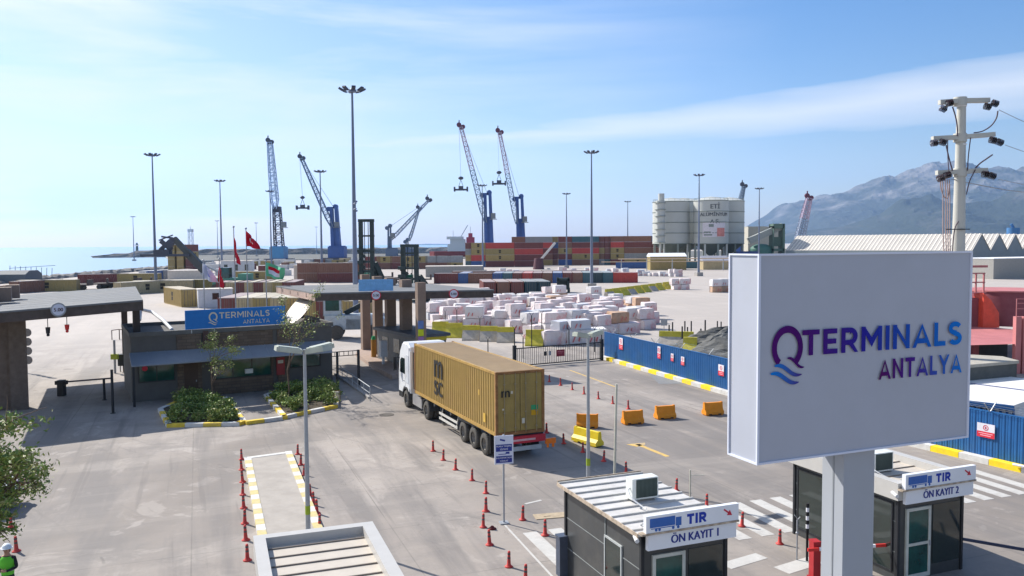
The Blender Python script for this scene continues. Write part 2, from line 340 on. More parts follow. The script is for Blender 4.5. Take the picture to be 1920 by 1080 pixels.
# ---------------- mountains ----------------
def mountain(name,ridge,dist,depth,seed,col1,col2,rough_=.09):
    rnd=random.Random(seed)
    from mathutils import noise as mn
    nx,ny=280,110; vs_=[]; xs=[p[0] for p in ridge]; x0,x1=xs[0],xs[-1]
    def rh(px):
        for (a,ya),(b,yb) in zip(ridge,ridge[1:]):
            if a<=px<=b: t=(px-a)/(b-a); t=t*t*(3-2*t)*.4+t*.6; return ya+(yb-ya)*t
        return ridge[-1][1]
    for j in range(ny):
        t=j/(ny-1); yd=dist+(t-.75)*depth
        for i in range(nx):
            px=x0+(x1-x0)*i/(nx-1); hh=PY(px,rh(px),dist).z; X_=(px-960)/F*dist
            e=min(1,t/.75) if t<.75 else 1-(t-.75)/.25
            f_=mn.ridged_multi_fractal(Vector((X_/dist*13+seed,yd/dist*13,seed)),.9,2.1,6,1.0,2.0)
            f2=mn.fractal(Vector((X_/dist*40,yd/dist*40,seed+9)),1,2,5)
            z=hh*(e**1.25)*(1+(f_-1.3)*.30*(1-.72*e)+f2*.045)-20*(1-e)
            vs_.append((X_+f2*dist*.004,yd,z))
    fs=[(j*nx+i,j*nx+i+1,(j+1)*nx+i+1,(j+1)*nx+i) for j in range(ny-1) for i in range(nx-1)]
    mb=MB(); mb.add(vs_,fs)
    m_=bpy.data.materials.new(name+'_rock'); m_.use_nodes=True; t=m_.node_tree; n=t.nodes; l=t.links; b=n['Principled BSDF']; b.inputs['Roughness'].default_value=1; b.inputs['Specular IOR Level'].default_value=0
    ge=n.new('ShaderNodeNewGeometry'); sx=n.new('ShaderNodeSeparateXYZ'); l.new(ge.outputs['Position'],sx.inputs[0]); 
    tn=n.new('ShaderNodeTexCoord'); q=n.new('ShaderNodeTexNoise'); q.inputs['Scale'].default_value=.0022; q.inputs['Detail'].default_value=9; q.inputs['Roughness'].default_value=.68; l.new(tn.outputs['Object'],q.inputs[0])
    ad=n.new('ShaderNodeMath'); ad.operation='MULTIPLY_ADD'; ad.inputs[1].default_value=.00016; l.new(sx.outputs[2],ad.inputs[0]); l.new(q.outputs[0],ad.inputs[2])
    mr=n.new('ShaderNodeMapRange'); mr.inputs[1].default_value=.56; mr.inputs[2].default_value=.74; l.new(ad.outputs[0],mr.inputs[0])
    mx_=n.new('ShaderNodeMix'); mx_.data_type='RGBA'; l.new(mr.outputs[0],mx_.inputs[0]); mx_.inputs[6].default_value=(*col1,1); mx_.inputs[7].default_value=(*col2,1); l.new(mx_.outputs[2],b.inputs['Base Color'])
    return struct(mb.build(name,m_))
mountain('mountain',[(1340,446),(1380,432),(1425,408),(1470,378),(1510,374),(1545,364),(1575,364),(1610,346),(1640,335),(1665,332),(1705,316),(1730,308),(1790,307),(1830,318),(1870,312),(1900,318),(1960,300),(2100,280)],9500,4200,5,(.05,.06,.055),(.20,.19,.185))
mountain('foothills',[(1330,452),(1420,446),(1500,433),(1580,425),(1640,405),(1690,372),(1740,366),(1790,385),(1850,375),(1920,350),(2080,330)],6800,1900,11,(.045,.055,.045),(.12,.115,.11))
mountain('far_hills',[(700,466),(800,457),(930,459),(1060,451),(1110,447),(1150,454),(1250,452),(1400,452),(1480,455)],11500,1500,21,(.05,.06,.055),(.1,.1,.1))
# haze
g=MB(); g.bb(-14500,14500,-620,15500,-3,1250); hz=struct(g.build('haze',None),'stuff')
hm=bpy.data.materials.new('air'); hm.use_nodes=True; t=hm.node_tree; t.nodes.clear(); o_=t.nodes.new('ShaderNodeOutputMaterial'); pv=t.nodes.new('ShaderNodeVolumePrincipled')
pv.inputs['Color'].default_value=(.42,.64,1,1); pv.inputs['Density'].default_value=0.00005; pv.inputs['Anisotropy'].default_value=.35; t.links.new(pv.outputs[0],o_.inputs['Volume'])
hz.data.materials.clear(); hz.data.materials.append(hm)
S.cycles.volume_bounces=1; S.cycles.max_bounces=6
# ---------------- road markings, island, kerbs ----------------
A=R(110.3); fd=Vector((math.cos(A),math.sin(A),0)); rd=Vector((math.sin(A),-math.cos(A),0))   # along the lanes / across them
linep=mat('worn_line_paint',(.50,.485,.455),rough=.8,var=.1,scale=2.5,dirt=((.33,.31,.29),.75))
yline=mat('worn_yellow_paint',(.60,.40,.12),rough=.8,var=.15,scale=3,dirt=((.33,.31,.29),.95))
def strip(name,c,axis,ln,wd,mt,z=.006,**k):
    mb=MB(); a=math.atan2(axis.y,axis.x); mb.box((0,0,z/2),(ln,wd,z),0); o=mb.build(name,mt,None,(c.x,c.y,.002),a); struct(o); return o
zc=(G(1367,945)+G(1472,999))/2; ax=Vector((math.cos(R(-71)),math.sin(R(-71)),0)); px_=Vector((math.cos(R(21)),math.sin(R(21)),0))
for k in range(-9,14):
    if k in(-3,): continue
    c=zc+px_*(k*.93+.25)
    strip('zebra_stripe',c,ax,3.3,.5,linep)
a,b=G(947,985),G(1040,1086); strip('road_line',(a+b)/2,(b-a).normalized(),(b-a).length,.07,linep)
a,b=G(1360,1062),G(1428,1042); strip('road_line',(a+b)/2,(b-a).normalized(),(b-a).length,.5,linep)
a,b=G(1465,1070),G(1530,1050); strip('road_line',(a+b)/2,(b-a).normalized(),(b-a).length,.6,linep)
a,b=G(985,945),G(1015,938); strip('road_line',(a+b)/2,(b-a).normalized(),(b-a).length,.12,linep)
a,b=G(1195,833),G(1252,856)
mb=MB(); d=(b-a).normalized(); s_=Vector((-d.y,d.x,0)); Ln=(b-a).length
mb.quad(*[tuple(p) for p in(a+s_*.12,a-s_*.12,b-s_*.12,b+s_*.12)]); q=a-d*.1
mb.quad(tuple(q+s_*.5),tuple(q-s_*.5-d*.1),tuple(q-s_*.3+d*.5),tuple(q+s_*.3+d*.35)); o=mb.build('lane_arrow',yline); o.location.z=.005; struct(o)
a,b=G(1090,702),G(1128,716); strip('yellow_line',(a+b)/2,(b-a).normalized(),(b-a).length*2.2,.14,yline)
# drain covers
a=G(1055,966); mb=MB(); mb.box((0,0,.012),(2.1,.55,.024)); mb.box((.2,0,.03),(.25,.12,.02)); mb.box((-.6,0,.03),(.25,.12,.02))
tag(mb.build('timber_plank',mat('weathered_board',(.40,.32,.22),rough=.9,var=.2,scale=4),None,(a.x,a.y,0),R(12)),'pale wooden board lying on the yard beside the first booth','board')
mb=MB(); mb.cyl((0,0,0),(0,0,.02),.42,n=20); a=G(725,778); tag(mb.build('manhole_cover',mat('cast_iron',(.09,.08,.07),rough=.8),None,(a.x,a.y,0)),'rusty round manhole cover beside the truck','manhole cover')
kerbf=mat('kerb_faded_yellow',(.56,.47,.22),rough=.85,var=.12,scale=5,dirt=((.5,.46,.38),.8)); kerbw=mat('kerb_white',(.60,.59,.56),rough=.8,var=.1,scale=4,dirt=((.35,.32,.3),.5)); kerby=mat('kerb_yellow',(.72,.52,.06),rough=.8,var=.12,scale=4,dirt=((.4,.33,.2),.55))
def kerb(pts,wd,ht,mb,seg=1.0,start=0,inner=1):
    # blocks of alternating colour along a polyline; mi 0 white 1 yellow
    k=start
    for a,b in zip(pts,pts[1:]):
        d=b-a; Ln=d.length; n=max(1,round(Ln/seg)); d=d/n; an=math.atan2(d.y,d.x)
        for i in range(n):
            c=a+d*(i+.5); s_=Vector((-math.sin(an),math.cos(an),0))*inner*wd/2; c=c+s_
            mb.box((c.x,c.y,ht/2),(d.length*.985,wd,ht),an,k%2); k+=1
    return k
iA,iB=G(458,864),G(546,850); Wd=(iB-iA).dot(rd); iA=Vector((iA.x,iA.y,0))
P=[iA,iA-fd*14,iA+rd*Wd-fd*14,iA+rd*Wd+fd*.4]
isl=thing('traffic_island','long narrow raised island edged with yellow and white kerb stones','traffic island')
mb=MB(); mb.prism([tuple((p+q)[:2]) for p,q in zip(P,(rd*.25-fd*.15,rd*.25,-rd*.25,-rd*.25-fd*.15))],0,.15); mb.build('pavement_top',mat('island_concrete',(.37,.335,.295),rough=.9,var=.12,scale=1.5,bump=.2),isl)
mb=MB(); kerb([P[0],P[1]],.3,.17,mb,.62,0,1); mb.build('kerb',[kerbw,kerbf],isl); mb=MB(); kerb([P[2],P[3]],.3,.17,mb,.62,0,1); mb.build('kerb',[kerbw,kerbf],isl)
mb=MB(); kerb([P[3]-fd*.02,P[0]],.3,.165,mb,2.2,0,1); mb.build('kerb',[kerbw,kerbw],isl)
# ---------------- bollards ----------------
def bollard_at(p,label,rot=0,first=[None]):
    if first[0] is None:
        t=thing('bollard',label,'bollard',p,0,'red bollards standing on the yard')
        mb=MB(); mb.lathe((0,0,0),[(0,.002),(.13,.002),(.135,.02),(.10,.045),(.065,.08),(.05,.3),(.042,.50),(.03,.515),(0,.515)],14); mb.build('post',fadedred,t)
        for z in(.27,.40):
            mb=MB(); mb.lathe((0,0,0),[(.0535 if z<.3 else .0495,z),(.052 if z<.3 else .047,z+.06)],14); mb.build('band',paint('dull_band',(90,84,86),rough=.5),t)
        first[0]=t; return t
    s_=random.uniform(.94,1.06); o=dup(first[0],p,random.uniform(0,6),label,(s_,s_,s_)); o.rotation_euler=(R(random.uniform(-3,3)),R(random.uniform(-3,3)),random.uniform(0,6)); return o
rowA=[(812,846),(831,863),(854,881),(885,901),(911,925),(911,959),(906,989),(918,1022),(954,1063),(985,1090)]
for i,(x,y) in enumerate(rowA): bollard_at(G(x,y),'%s bollard from the far end in the row left of the camera sign'%ORD[i])
for i,(x,y) in enumerate([(980,975),(1022,1004),(1072,1052)]): bollard_at(G(x,y),'%s bollard from the camera sign pole towards the grey cabinet'%ORD[i])
for i,(x,y) in enumerate([(1025,812),(1057,832),(1093,848),(1132,865),(1174,887),(1268,920),(1325,952),(1391,987),(1462,1020)]): bollard_at(G(x,y),'%s bollard counting from the container doors towards the second booth'%ORD[i])
for i,(x,y) in enumerate([(1030,716),(1051,723),(1073,731),(1095,739),(1122,748),(1149,757),(1178,767)]): bollard_at(G(x,y),'%s small bollard from the left, far row before the orange barriers'%ORD[i])
for i,(x,y) in enumerate([(453,862),(453,881),(455,904),(455,928),(457,953),(459,982),(461,1013),(464,1051)]): bollard_at(G(x,y),'%s bollard from the far end along the left kerb of the island'%ORD[i])
for i,(x,y) in enumerate([(558,852),(564,872),(570,891),(576,911),(582,930),(588,947),(594,963),(599,990)]): bollard_at(G(x,y),'%s bollard from the far end along the right kerb of the island'%ORD[i])
for i,(x,y) in enumerate([(20,990),(31,1034)]): bollard_at(G(x,y),['farther','nearer'][i]+' of two bollards at the left beside the worker in a white helmet')
p=G(923,992); mb=MB(); mb.lathe((0,0,0),[(0,0),(.13,.0),(.14,.03),(.08,.06),(.05,.11),(.0,.12)],12); tag(mb.build('broken_bollard',paint('scorched_red',(95,30,28)),None,p),'broken dark red bollard stump beside the curved row','bollard','red bollards standing on the yard')
# ---------------- plastic barriers ----------------
def barrier(p,rz,mt,label,L_=1.05,name='road_barrier'):
    t=thing(name,label,'barrier',p,rz,'plastic barriers blocking the far lane'); mb=MB()
    pr=[(-.27,.06),(-.27,.22),(-.13,.36),(-.09,.72),(.09,.72),(.13,.36),(.27,.22),(.27,.06)]
    mb.ext(pr,-L_/2,L_/2)
    for x in(-L_*.33,L_*.33): mb.bb(x-.14,x+.14,-.25,.25,0,.062)
    mb.build('body',mt,t)
    mb=MB()
    for x in(-.3,.3): mb.bb(x-.09,x+.09,-.2,.2,.005,.075)
    mb.build('forklift_slot',dark,t).location=(0,-.085,.03)
    mb=MB()
    for x in(-L_/2+.04,L_/2-.04): mb.bb(x-.05,x+.05,-.06,.06,.715,.75)
    mb.build('connector',mt,t); return t
for (x,y),l in zip([(1187,796),(1248,786),(1338,779),(1102,803)],['orange plastic barrier in the middle of the far lane','orange plastic barrier second from the blue fence','orange plastic barrier nearest to the blue fence','orange plastic barrier partly behind the yellow one']):
    barrier(G(x,y)+Vector((0,.2,0)),R(16 if x!=1102 else -8),orangep,l,1.15)
barrier(G(1102,834)+Vector((0,.2,0)),R(-52),yellowp,'bright yellow plastic barrier set askew before the orange one',1.75)
# ---------------- street lamps ----------------
def street_lamp(p,h,label,hr=0,head=1):
    t=thing('street_lamp',label,'street lamp',p,hr,'twin-head street lamps')
    mb=MB(); mb.cyl((0,0,0),(0,0,h),.085,.05,14); mb.cyl((0,0,0),(0,0,.03),.2,n=14); mb.build('pole',galv,t)
    mb=MB(); mb.cyl((0,0,.72),(0,0,1.02),.087,.086,14); mb.build('reflective_band',paint('green_yellow',(150,170,50)),t)
    K=1.0 if head==1 else .75
    for sx_,sy_ in((-1,-.25),(1,.3),(.9,-.9)) if head==1 else ((-1,-.3),(1,.3)):
        hd=MB(); an=math.atan2(sy_,sx_); M=Matrix.Translation((sx_*.52*K,sy_*.45,h+.02))@Matrix.Rotation(an,4,'Z')@Matrix.Rotation(R(-10),4,'Y')
        hd.box((0,0,0),(.85*K,.42*K,.15),0,0,M); hd.box((.02,0,.085),(.7*K,.32*K,.04),0,0,M); o=hd.build('lamp_head',paint('lamp_housing',(176,180,166),rough=.4),t)
        gl=MB(); gl.box((.0,0,-.08),(.74*K,.34*K,.02),0,0,M); gl.build('lamp_glass',mat('lamp_glass',(.3,.33,.28),rough=.15,spec=.6),o)
        br_=MB(); br_.beam((0,0,h-.08),(sx_*.25,sy_*.22,h+.0),.05); br_.build('arm',galv,t)
    return t
lb=G(578,1003); hh=PY(576,655,lb.y).z
street_lamp(lb,hh,'tall grey lamp post standing at the island above the lowest booth roof',R(12),1)
lb=G(1103,905); street_lamp(lb,PY(1103,628,lb.y).z,'slender lamp post between the truck shadow and the first booth',R(20),2)
# thin leaning pole beside it
p=G(1152,906); mb=MB(); mb.cyl((0,0,0),(.09,0,PY(1158,720,p.y).z),.055,.045,12); mb.cyl((0,0,0),(0,0,.02),.14,n=12)
tag(mb.build('bare_pole',paint('pole_cream',(190,188,172)),None,p),'plain pale pole without lamp right of the slender lamp post','pole')
p=G(1294,935); mb=MB(); mb.cyl((0,0,0),(0,0,1.1),.03,.03,8); mb.beam((0,0,.9),(.55,0,.92),.02); mb.ball((0,0,1.1),.035)
tag(mb.build('short_post',paint('pole_cream',(190,188,172)),None,p),'short pale post with a thin arm behind the first booth roof','post')
# ---------------- camera warning sign ----------------
p=G(945,981); t=thing('warning_sign','white and blue camera warning sign on a thin grey pole','sign',p,R(14))
zt=PY(946,816,p.y).z; zb=PY(946,868,p.y).z
mb=MB(); mb.cyl((0,0,.0),(0,0,zt+.03),.035,.035,12); mb.build('pole',galv,t)
mb=MB(); mb.box((0,0,.02),(.32,.32,.04)); mb.build('base_plate',galv,t)
mb=MB(); mb.bb(-.34,.34,-.075,-.04,zb-.02,zt); bd=mb.build('board',paint('sign_white',(205,208,222),rough=.4,var=.03),t)
f=MB(); Hs=zt-zb
def sq(mb,x0,x1,z0,z1,y,mi=0): mb.quad((x0,y,z0),(x1,y,z0),(x1,y,z1),(x0,y,z1),mi=mi)
sq(f,-.29,.29,zb+.03,zb+.27,-.078); sq(f,-.29,.29,zb+.43,zb+.68,-.078)
f.quad((-.15,-.078,zt-.16),(.03,-.078,zt-.21),(.05,-.078,zt-.15),(-.14,-.078,zt-.10)); f.quad((.05,-.078,zb+.34),(.20,-.078,zb+.33),(.20,-.078,zb+.41),(.07,-.078,zb+.41)); sq(f,-.2,.08,zb+.32,zb+.345,-.078)
f.build('printed_panel',navy,bd)
f=MB()
for s__,z,h_ in(('PLAKA TANIMA',zb+.59,.055),('SİSTEMİ',zb+.48,.055),('BULUNMAKTADIR',zb+.18,.05),('DİKKAT',zb+.07,.055)): f.text(s__,(0,-.082,z),(1,0,0),(0,0,1),h_,align='CENTER',bold=.012)
f.build('lettering',paint('letter_white',(214,216,226)),bd)
# ---------------- big billboard ----------------
PL=PY(1425,670,13.6); ua=R(22.105); t=thing('billboard','huge white box sign with port operator logo on a square column','billboard',(PL.x,PL.y,0),ua)
panel=mat('panel_white_laminate',(.42,.44,.50),rough=.4,var=.03,scale=.8,spec=.4,dirt=((.37,.385,.42),.35))
mb=MB(); z0,z1=6.11,9.655; mb.bb(-.02,4.88,.02,.79,z0+.02,z1-.02); body=mb.build('box_body',panel,t)
tr=MB()
for (x0,x1,y0,y1,a,b) in((-.045,-.0,-.005,.03,z0,z1),(4.86,4.9,-.005,.03,z0,z1),(0,4.86,-.005,.03,z0,z0+.035),(0,4.86,-.005,.03,z1-.035,z1),(-.045,-.02,.77,.8,z0,z1),(-.045,-.02,.03,.77,z1-.03,z1),(-.045,-.02,.03,.77,z0,z0+.03)): tr.bb(x0,x1,y0,y1,a,b)
tr.build('edge_trim',paint('trim_white',(215,219,232),rough=.3,var=.01),t)
def grad(name,a,b,u0_,u1_,ca,cb,mid=None):
    m=bpy.data.materials.new(name); m.use_nodes=True; tt=m.node_tree; n=tt.nodes; l=tt.links; bs=n['Principled BSDF']; bs.inputs['Roughness'].default_value=.6; bs.inputs['Specular IOR Level'].default_value=.1
    tc_=n.new('ShaderNodeTexCoord'); sx=n.new('ShaderNodeSeparateXYZ'); l.new(tc_.outputs['Object'],sx.inputs[0])
    mr=n.new('ShaderNodeMapRange'); mr.inputs[1].default_value=u0_; mr.inputs[2].default_value=u1_; l.new(sx.outputs[0],mr.inputs[0])
    cr=n.new('ShaderNodeValToRGB'); e=cr.color_ramp.elements; e[0].color=(*lin(ca),1); e[1].color=(*lin(cb),1)
    if mid: q=e.new(.42); q.color=(*lin(mid),1)
    l.new(mr.outputs[0],cr.inputs[0]); l.new(cr.outputs[0],bs.inputs['Base Color']); return m
gt=grad('logo_gradient',0,0,.7,4.7,(80,12,100),(0,118,205),(34,36,150)); ga=grad('logo_gradient_small',0,0,2.6,4.7,(84,10,90),(0,118,205),(70,26,135)); gw=grad('wave_gradient',0,0,.25,.95,(0,125,210),(80,15,110)); gq=grad('ring_purple',0,0,0,1,(84,12,105),(70,12,100))
def logo(par,ox,oz,s_,mats,y=-.004):
    # Q ring + waves; origin at ring centre
    ring=MB(); n=44; vs_=[]
    for k in range(n):
        a=R(-118)-(R(298)*k/(n-1)) if False else R(232)-R(286)*k/(n-1)
        for r_ in(.228,.335): vs_.append((ox+s_*r_*.98*math.cos(a),y,oz+s_*r_*1.12*math.sin(a)))
    ring.add(vs_,[(2*k,2*k+1,2*k+3,2*k+2) for k in range(n-1)]); 
    def wave(mb,x0,x1,z0,th,amp):
        m_=18; vv=[]
        for k in range(m_):
            q=k/(m_-1); x=x0+(x1-x0)*q; th_=th*math.sin(math.pi*min(1,max(0,q*.92+.06)))**.7
            zc=z0-(.15*q)*s_+amp*math.sin(q*2*math.pi*.92+.3)
            vv+= [(x,y-.001,zc-th_/2),(x,y-.001,zc+th_/2)]
        mb.add(vv,[(2*k,2*k+2,2*k+3,2*k+1) for k in range(m_-1)])
    wave(ring,ox-.0*s_,ox+.36*s_,oz-.19*s_,.065*s_,.035*s_)
    ring.build('logo_ring',mats[0],par)
    wv=MB(); wave(wv,ox-.27*s_,ox+.31*s_,oz-.31*s_,.085*s_,.045*s_); wave(wv,ox-.35*s_,ox+.25*s_,oz-.44*s_,.09*s_,.045*s_); wv.build('logo_waves',mats[1],par)
logo(body,.57,8.06,1.0,(gq,gw))
f=MB(); f.glyphs('TERMINALS',(.88,-.004,7.905),(1,0,0),(0,0,1),.44,3.76,st=.20); f.build('lettering',gt,body)
f=MB(); f.glyphs('ANTALYA',(2.62,-.004,7.375),(1,0,0),(0,0,1),.36,2.04,st=.20); f.build('lettering',ga,body)
mb=MB(); mb.bb(1.94,2.66,.1,.62,0,z0+.02); mb.build('column',paint('column_grey',(166,170,176),rough=.35,var=.03,scale=.7),t)
mb=MB(); mb.bb(1.932,1.945,.33,.36,0,z0); mb.bb(1.7,2.9,-.1,.85,0,.05); mb.build('column_seam',greym,t)
# ---------------- check-in booths ----------------
def truck_icon(mb,x,z,s_,y):
    sq(mb,x,x+1.0*s_,z+.14*s_,z+.46*s_,y); sq(mb,x+.05*s_,x+.98*s_,z+.09*s_,z+.12*s_,y); sq(mb,x+1.02*s_,x+1.25*s_,z+.1*s_,z+.40*s_,y)
    for cx_ in(.25,.38,.92,1.12):
        mb.add([(x+(cx_+.055*math.cos(a))*s_,y-.002,z+(.055+.055*math.sin(a))*s_) for a in [2*math.pi*k/12 for k in range(12)]],[tuple(range(12))])
def arrow(mb,x,z,s_,y):
    d=Vector((.82,-.57)); q=Vector((.57,.82)); c=Vector((x,z)); P_=lambda a,b:(c.x+(d.x*a+q.x*b)*s_,y,c.y+(d.y*a+q.y*b)*s_)
    mb.quad(P_(0,-.06),P_(.55,-.06),P_(.55,.06),P_(0,.06)); mb.add([P_(.45,-.22),P_(.85,0),P_(.45,.22)],[(0,1,2)])
def acunit(par,x,y,z,rz=0):
    a=MB(); M=Matrix.Translation((x,y,z))@Matrix.Rotation(rz,4,'Z'); a.box((0,0,.33),(.82,.36,.58),0,0,M); o=a.build('air_conditioner',paint('ac_white',(214,218,214),rough=.4,dirt=((.4,.37,.3),.4)),par)
    b_=MB(); b_.box((.04,-.186,.34),(.66,.012,.5),0,0,M); 
    for k in range(16): b_.box((-.27+.041*k,-.196,.34),(.012,.012,.5),0,1,M)
    b_.build('grille',[paint('ac_grille',(52,64,62)),paint('ac_fin',(86,98,94))],o)
    for dx in(-.3,.3): c_=MB(); c_.box((dx,0,.02),(.05,.45,.05),0,0,M); c_.build('foot',galv,o)
    pts=[M@Vector((-.42,-.05,.35))]+[M@Vector((-.5-.08*math.sin(k*.7),-.1-.12*k+.0,.33-.05*k if k<6 else .04)) for k in range(8)]
    d_=MB(); d_.tube(pts,.022,6); d_.build('hose',offw,o); return o
def booth(P0,rz,num,label,W_=2.5,D_=4.35,Hr=2.72,roofstyle=0,door=True):
    t=thing('booth',label,'booth',P0,rz,'truck check-in booths')
    # origin: front-left corner on the ground; x to the right along the front, y to the back
    mb=MB(); mb.bb(.04,W_-.04,.04,D_-.04,0,Hr-.05); walls=mb.build('wall',anth,t)
    for x in(0,W_-.09):
        for y in(0,D_-.09): fr=MB(); fr.bb(x,x+.09,y,y+.09,0,Hr-.04); fr.build('corner_post',dark,t)
    ln=MB()
    for z in(1.75,.85): ln.bb(.028,.04,.12,D_-.12,z,z+.02); ln.bb(W_-.04,W_-.028,.12,D_-.12,z,z+.02)
    ln.bb(.02,.045,1.9,1.95,.2,Hr-.1); ln.build('panel_joint',paint('joint',(128,132,132)),t)
    # side windows
    for (y0,y1) in((1.0,1.95),) if num!=2 else ((.2,1.5),(1.56,2.9),(2.96,4.2)):
        wf=MB(); zz0,zz1=(.5,2.05) if num!=2 else (.25,2.3)
        for a_ in((y0,y0+.05,zz0,zz1),(y1-.05,y1,zz0,zz1),(y0,y1,zz0,zz0+.05),(y0,y1,zz1-.05,zz1)): wf.bb(-.0,.045,a_[0]+(.051 if a_[2:]==(zz0,zz0+.05) or a_[2:]==(zz1-.05,zz1) else 0),a_[1]-(.051 if a_[2:]==(zz0,zz0+.05) or a_[2:]==(zz1-.05,zz1) else 0),a_[2],a_[3])
        wo=wf.build('window',paint('frame_grey',(168,172,172)) if num!=2 else dark,t); gp=MB(); gp.bb(.015,.03,y0+.05,y1-.05,zz0+.05,zz1-.05); gp.build('pane',glass,wo)
    # front: door with pane + fixed window
    dx=.32; dw=.95; dz=2.12
    d_=MB()
    for a_ in((dx,dx+.09,0.04,dz),(dx+dw-.09,dx+dw,0.04,dz),(dx+.09,dx+dw-.09,.04,.16),(dx+.09,dx+dw-.09,1.0,1.08),(dx+.09,dx+dw-.09,dz-.09,dz)): d_.bb(a_[0],a_[1],-.02,.045,a_[2],a_[3])
    do=d_.build('door',paint('door_frame',(188,190,182),rough=.4),t); gp=MB(); gp.bb(dx+.09,dx+dw-.09,.0,.02,1.08,dz-.09); gp.bb(dx+.09,dx+dw-.09,.0,.02,.16,1.0); gp.build('pane',greenglass,do)
    hd=MB(); hd.bb(dx+dw-.07,dx+dw-.03,-.05,-.02,.95,1.1); hd.build('handle',galv,do)
    gp=MB(); gp.bb(dx+dw+.12,W_-.14,.02,.042,.35,2.12); gp.build('front_window',glass,t)
    if roofstyle==0:
        rf=MB(); zb_,zf=Hr+.0,Hr+.0
        rf.bb(-.14,W_+.16,-.1,D_+.15,Hr-.04,Hr+.02); ro=rf.build('roof',paint('roof_sheet',(196,193,189),rough=.5,dirt=((.45,.4,.33),.35)),t)
        rb=MB()
        for k in range(9): y=.15+k*(D_-.1)/8; rb.bb(-.14,W_+.16,y,y+.05,Hr+.02,Hr+.065)
        rb.build('roof_rib',paint('roof_rib',(176,175,172)),ro)
        eg=MB(); eg.bb(-.17,-.141,-.1,D_+.15,Hr-.06,Hr+.04); eg.bb(-.14,W_+.16,D_+.15,D_+.18,Hr-.02,Hr+.09); eg.build('gutter',mat('rusty_edge',(.42,.34,.26),rough=.8,var=.4,scale=6),ro)
    else:
        rf=MB(); rf.bb(.15,W_-.15,.15,D_-.15,Hr-.05,Hr); 
        ro=rf.build('roof',paint('roof_cream',(186,177,165),rough=.6,var=.05),t); rb=MB()
        for k in range(7): y=.5+k*(D_-.9)/6; rb.bb(.16,W_-.16,y,y+.035,Hr,Hr+.03)
        rb.build('roof_rib',paint('roof_gap',(120,112,104)),ro)
        pp=MB(); pp.bb(-.12,.15,-.1,D_+.12,Hr-.28,Hr+.22); pp.bb(W_-.15,W_+.14,-.1,D_+.12,Hr-.28,Hr+.22); pp.bb(.15,W_-.15,D_-.15,D_+.12,Hr-.28,Hr+.22); pp.bb(.15,W_-.15,-.1,.15,Hr-.28,Hr+.22)
        pp.build('parapet',paint('parapet_white',(182,179,174),rough=.4,var=.04),t)
    # name boards
    b1=MB(); b1.bb(-.02,W_+.13,-.27,-.14,Hr+.08,Hr+.50); bo=b1.build('sign_board',paint('board_white',(226,228,232),rough=.35,var=.02),t)
    b2=MB(); b2.bb(.06,W_+.10,-.22,-.11,Hr-.38,Hr+.03); bo2=b2.build('sign_board',paint('board_white',(226,228,232),rough=.35,var=.02),t)
    b3=MB(); b3.bb(-.14,W_+.14,-.29,-.10,Hr+.03,Hr+.078); b3.build('sign_rail',mat('rusty_edge',(.42,.34,.26)),t)
    st=MB(); st.beam((.25,-.14,Hr+.4),(.25,.45,Hr+.03),.03); st.beam((W_-.2,-.14,Hr+.4),(W_-.2,.45,Hr+.03),.03); st.build('sign_brace',galv,t)
    f=MB(); truck_icon(f,.08,Hr+.1,.72,-.272); f.build('truck_picture',marineprint,bo)
    f=MB(); f.glyphs('TIR',(1.14,-.270,Hr+.16),(1,0,0),(0,0,1),.26,.56,st=.27,gap=.13); f.build('lettering',paint('tir_blue',(36,60,160)),bo)
    f=MB(); arrow(f,W_-.32,Hr+.40,.36,-.275); f.build('arrow_print',redprint,bo)
    f=MB()
    if num: f.text('ÖN KAYIT %d'%num,(.72,-.222,Hr-.27),(1,0,0),(0,0,1),.21,wid=1.38,bold=.04)
    if num: f.build('lettering',navy,bo2)
    cm=MB(); cm.cyl((-.2,-.15,Hr-.12),(-.12,.1,Hr-.08),.055,.055,10); cm.beam((-.1,.1,Hr-.1),(.02,.1,Hr-.1),.04); cm.build('security_camera',offw,t)
    return t
b=G(1204,1030,2.38); bp=Vector((b.x,b.y,0)); t=booth(bp-px_*.0+Vector((0,.15,0)),R(21.5),1,'dark check-in booth with white ribbed roof and board reading ON KAYIT 1',2.55,4.45); acunit(t,1.35,2.25,2.78,R(0))
b=G(1692,945,2.36); bp=Vector((b.x,b.y,0)); t=booth(bp+Vector((-.05,.15,0)),R(21.5),2,'dark glazed booth behind the billboard column with board reading ON KAYIT 2',2.6,4.4,2.72,1); acunit(t,.98,1.7,2.72,R(0))
b=G(485,1008,2.9); bq=Vector((b.x,b.y,0)); 
by=Vector((-math.sin(R(20)),math.cos(R(20)),0)); t=booth(bq-by*4.3,R(20),0,'booth at the bottom edge seen from above with cream slatted roof and white parapet',2.6,4.3,2.7,1)
# barrier gates
def boom_gate(p,rz,label,bodymat,L_=3.2,boomz=.95):
    t=thing('boom_barrier',label,'boom gate',p,rz,'boom barriers at the booths')
    mb=MB(); mb.bb(-.11,.11,-.14,.14,.04,1.08); mb.bb(-.15,.15,-.18,.18,0,.04); mb.build('cabinet',bodymat,t)
    mb=MB(); mb.bb(-.12,.12,-.15,.15,1.08,1.13); mb.build('cap',bodymat,t)
    mb=MB(); k=0; x=-.35
    while x<L_: mb.bb(x,x+.35,-.27,-.22,boomz-.04,boomz+.05,k%2); x+=.35; k+=1
    mb.build('boom',[redp,white],t); return t
boom_gate(G(1084,1072),R(21),'grey-capped barrier cabinet with red and white boom beside the first booth',paint('cabinet_grey',(96,104,118),rough=.4),.8)
pb=G(1519,1075); boom_gate(pb-Vector((.0,.35,0)),R(8),'red barrier cabinet with red and white boom left of the billboard column',mat('deep_red_cabinet',(.36,.02,.025),rough=.5,var=.1),3.2)
mb=MB(); 
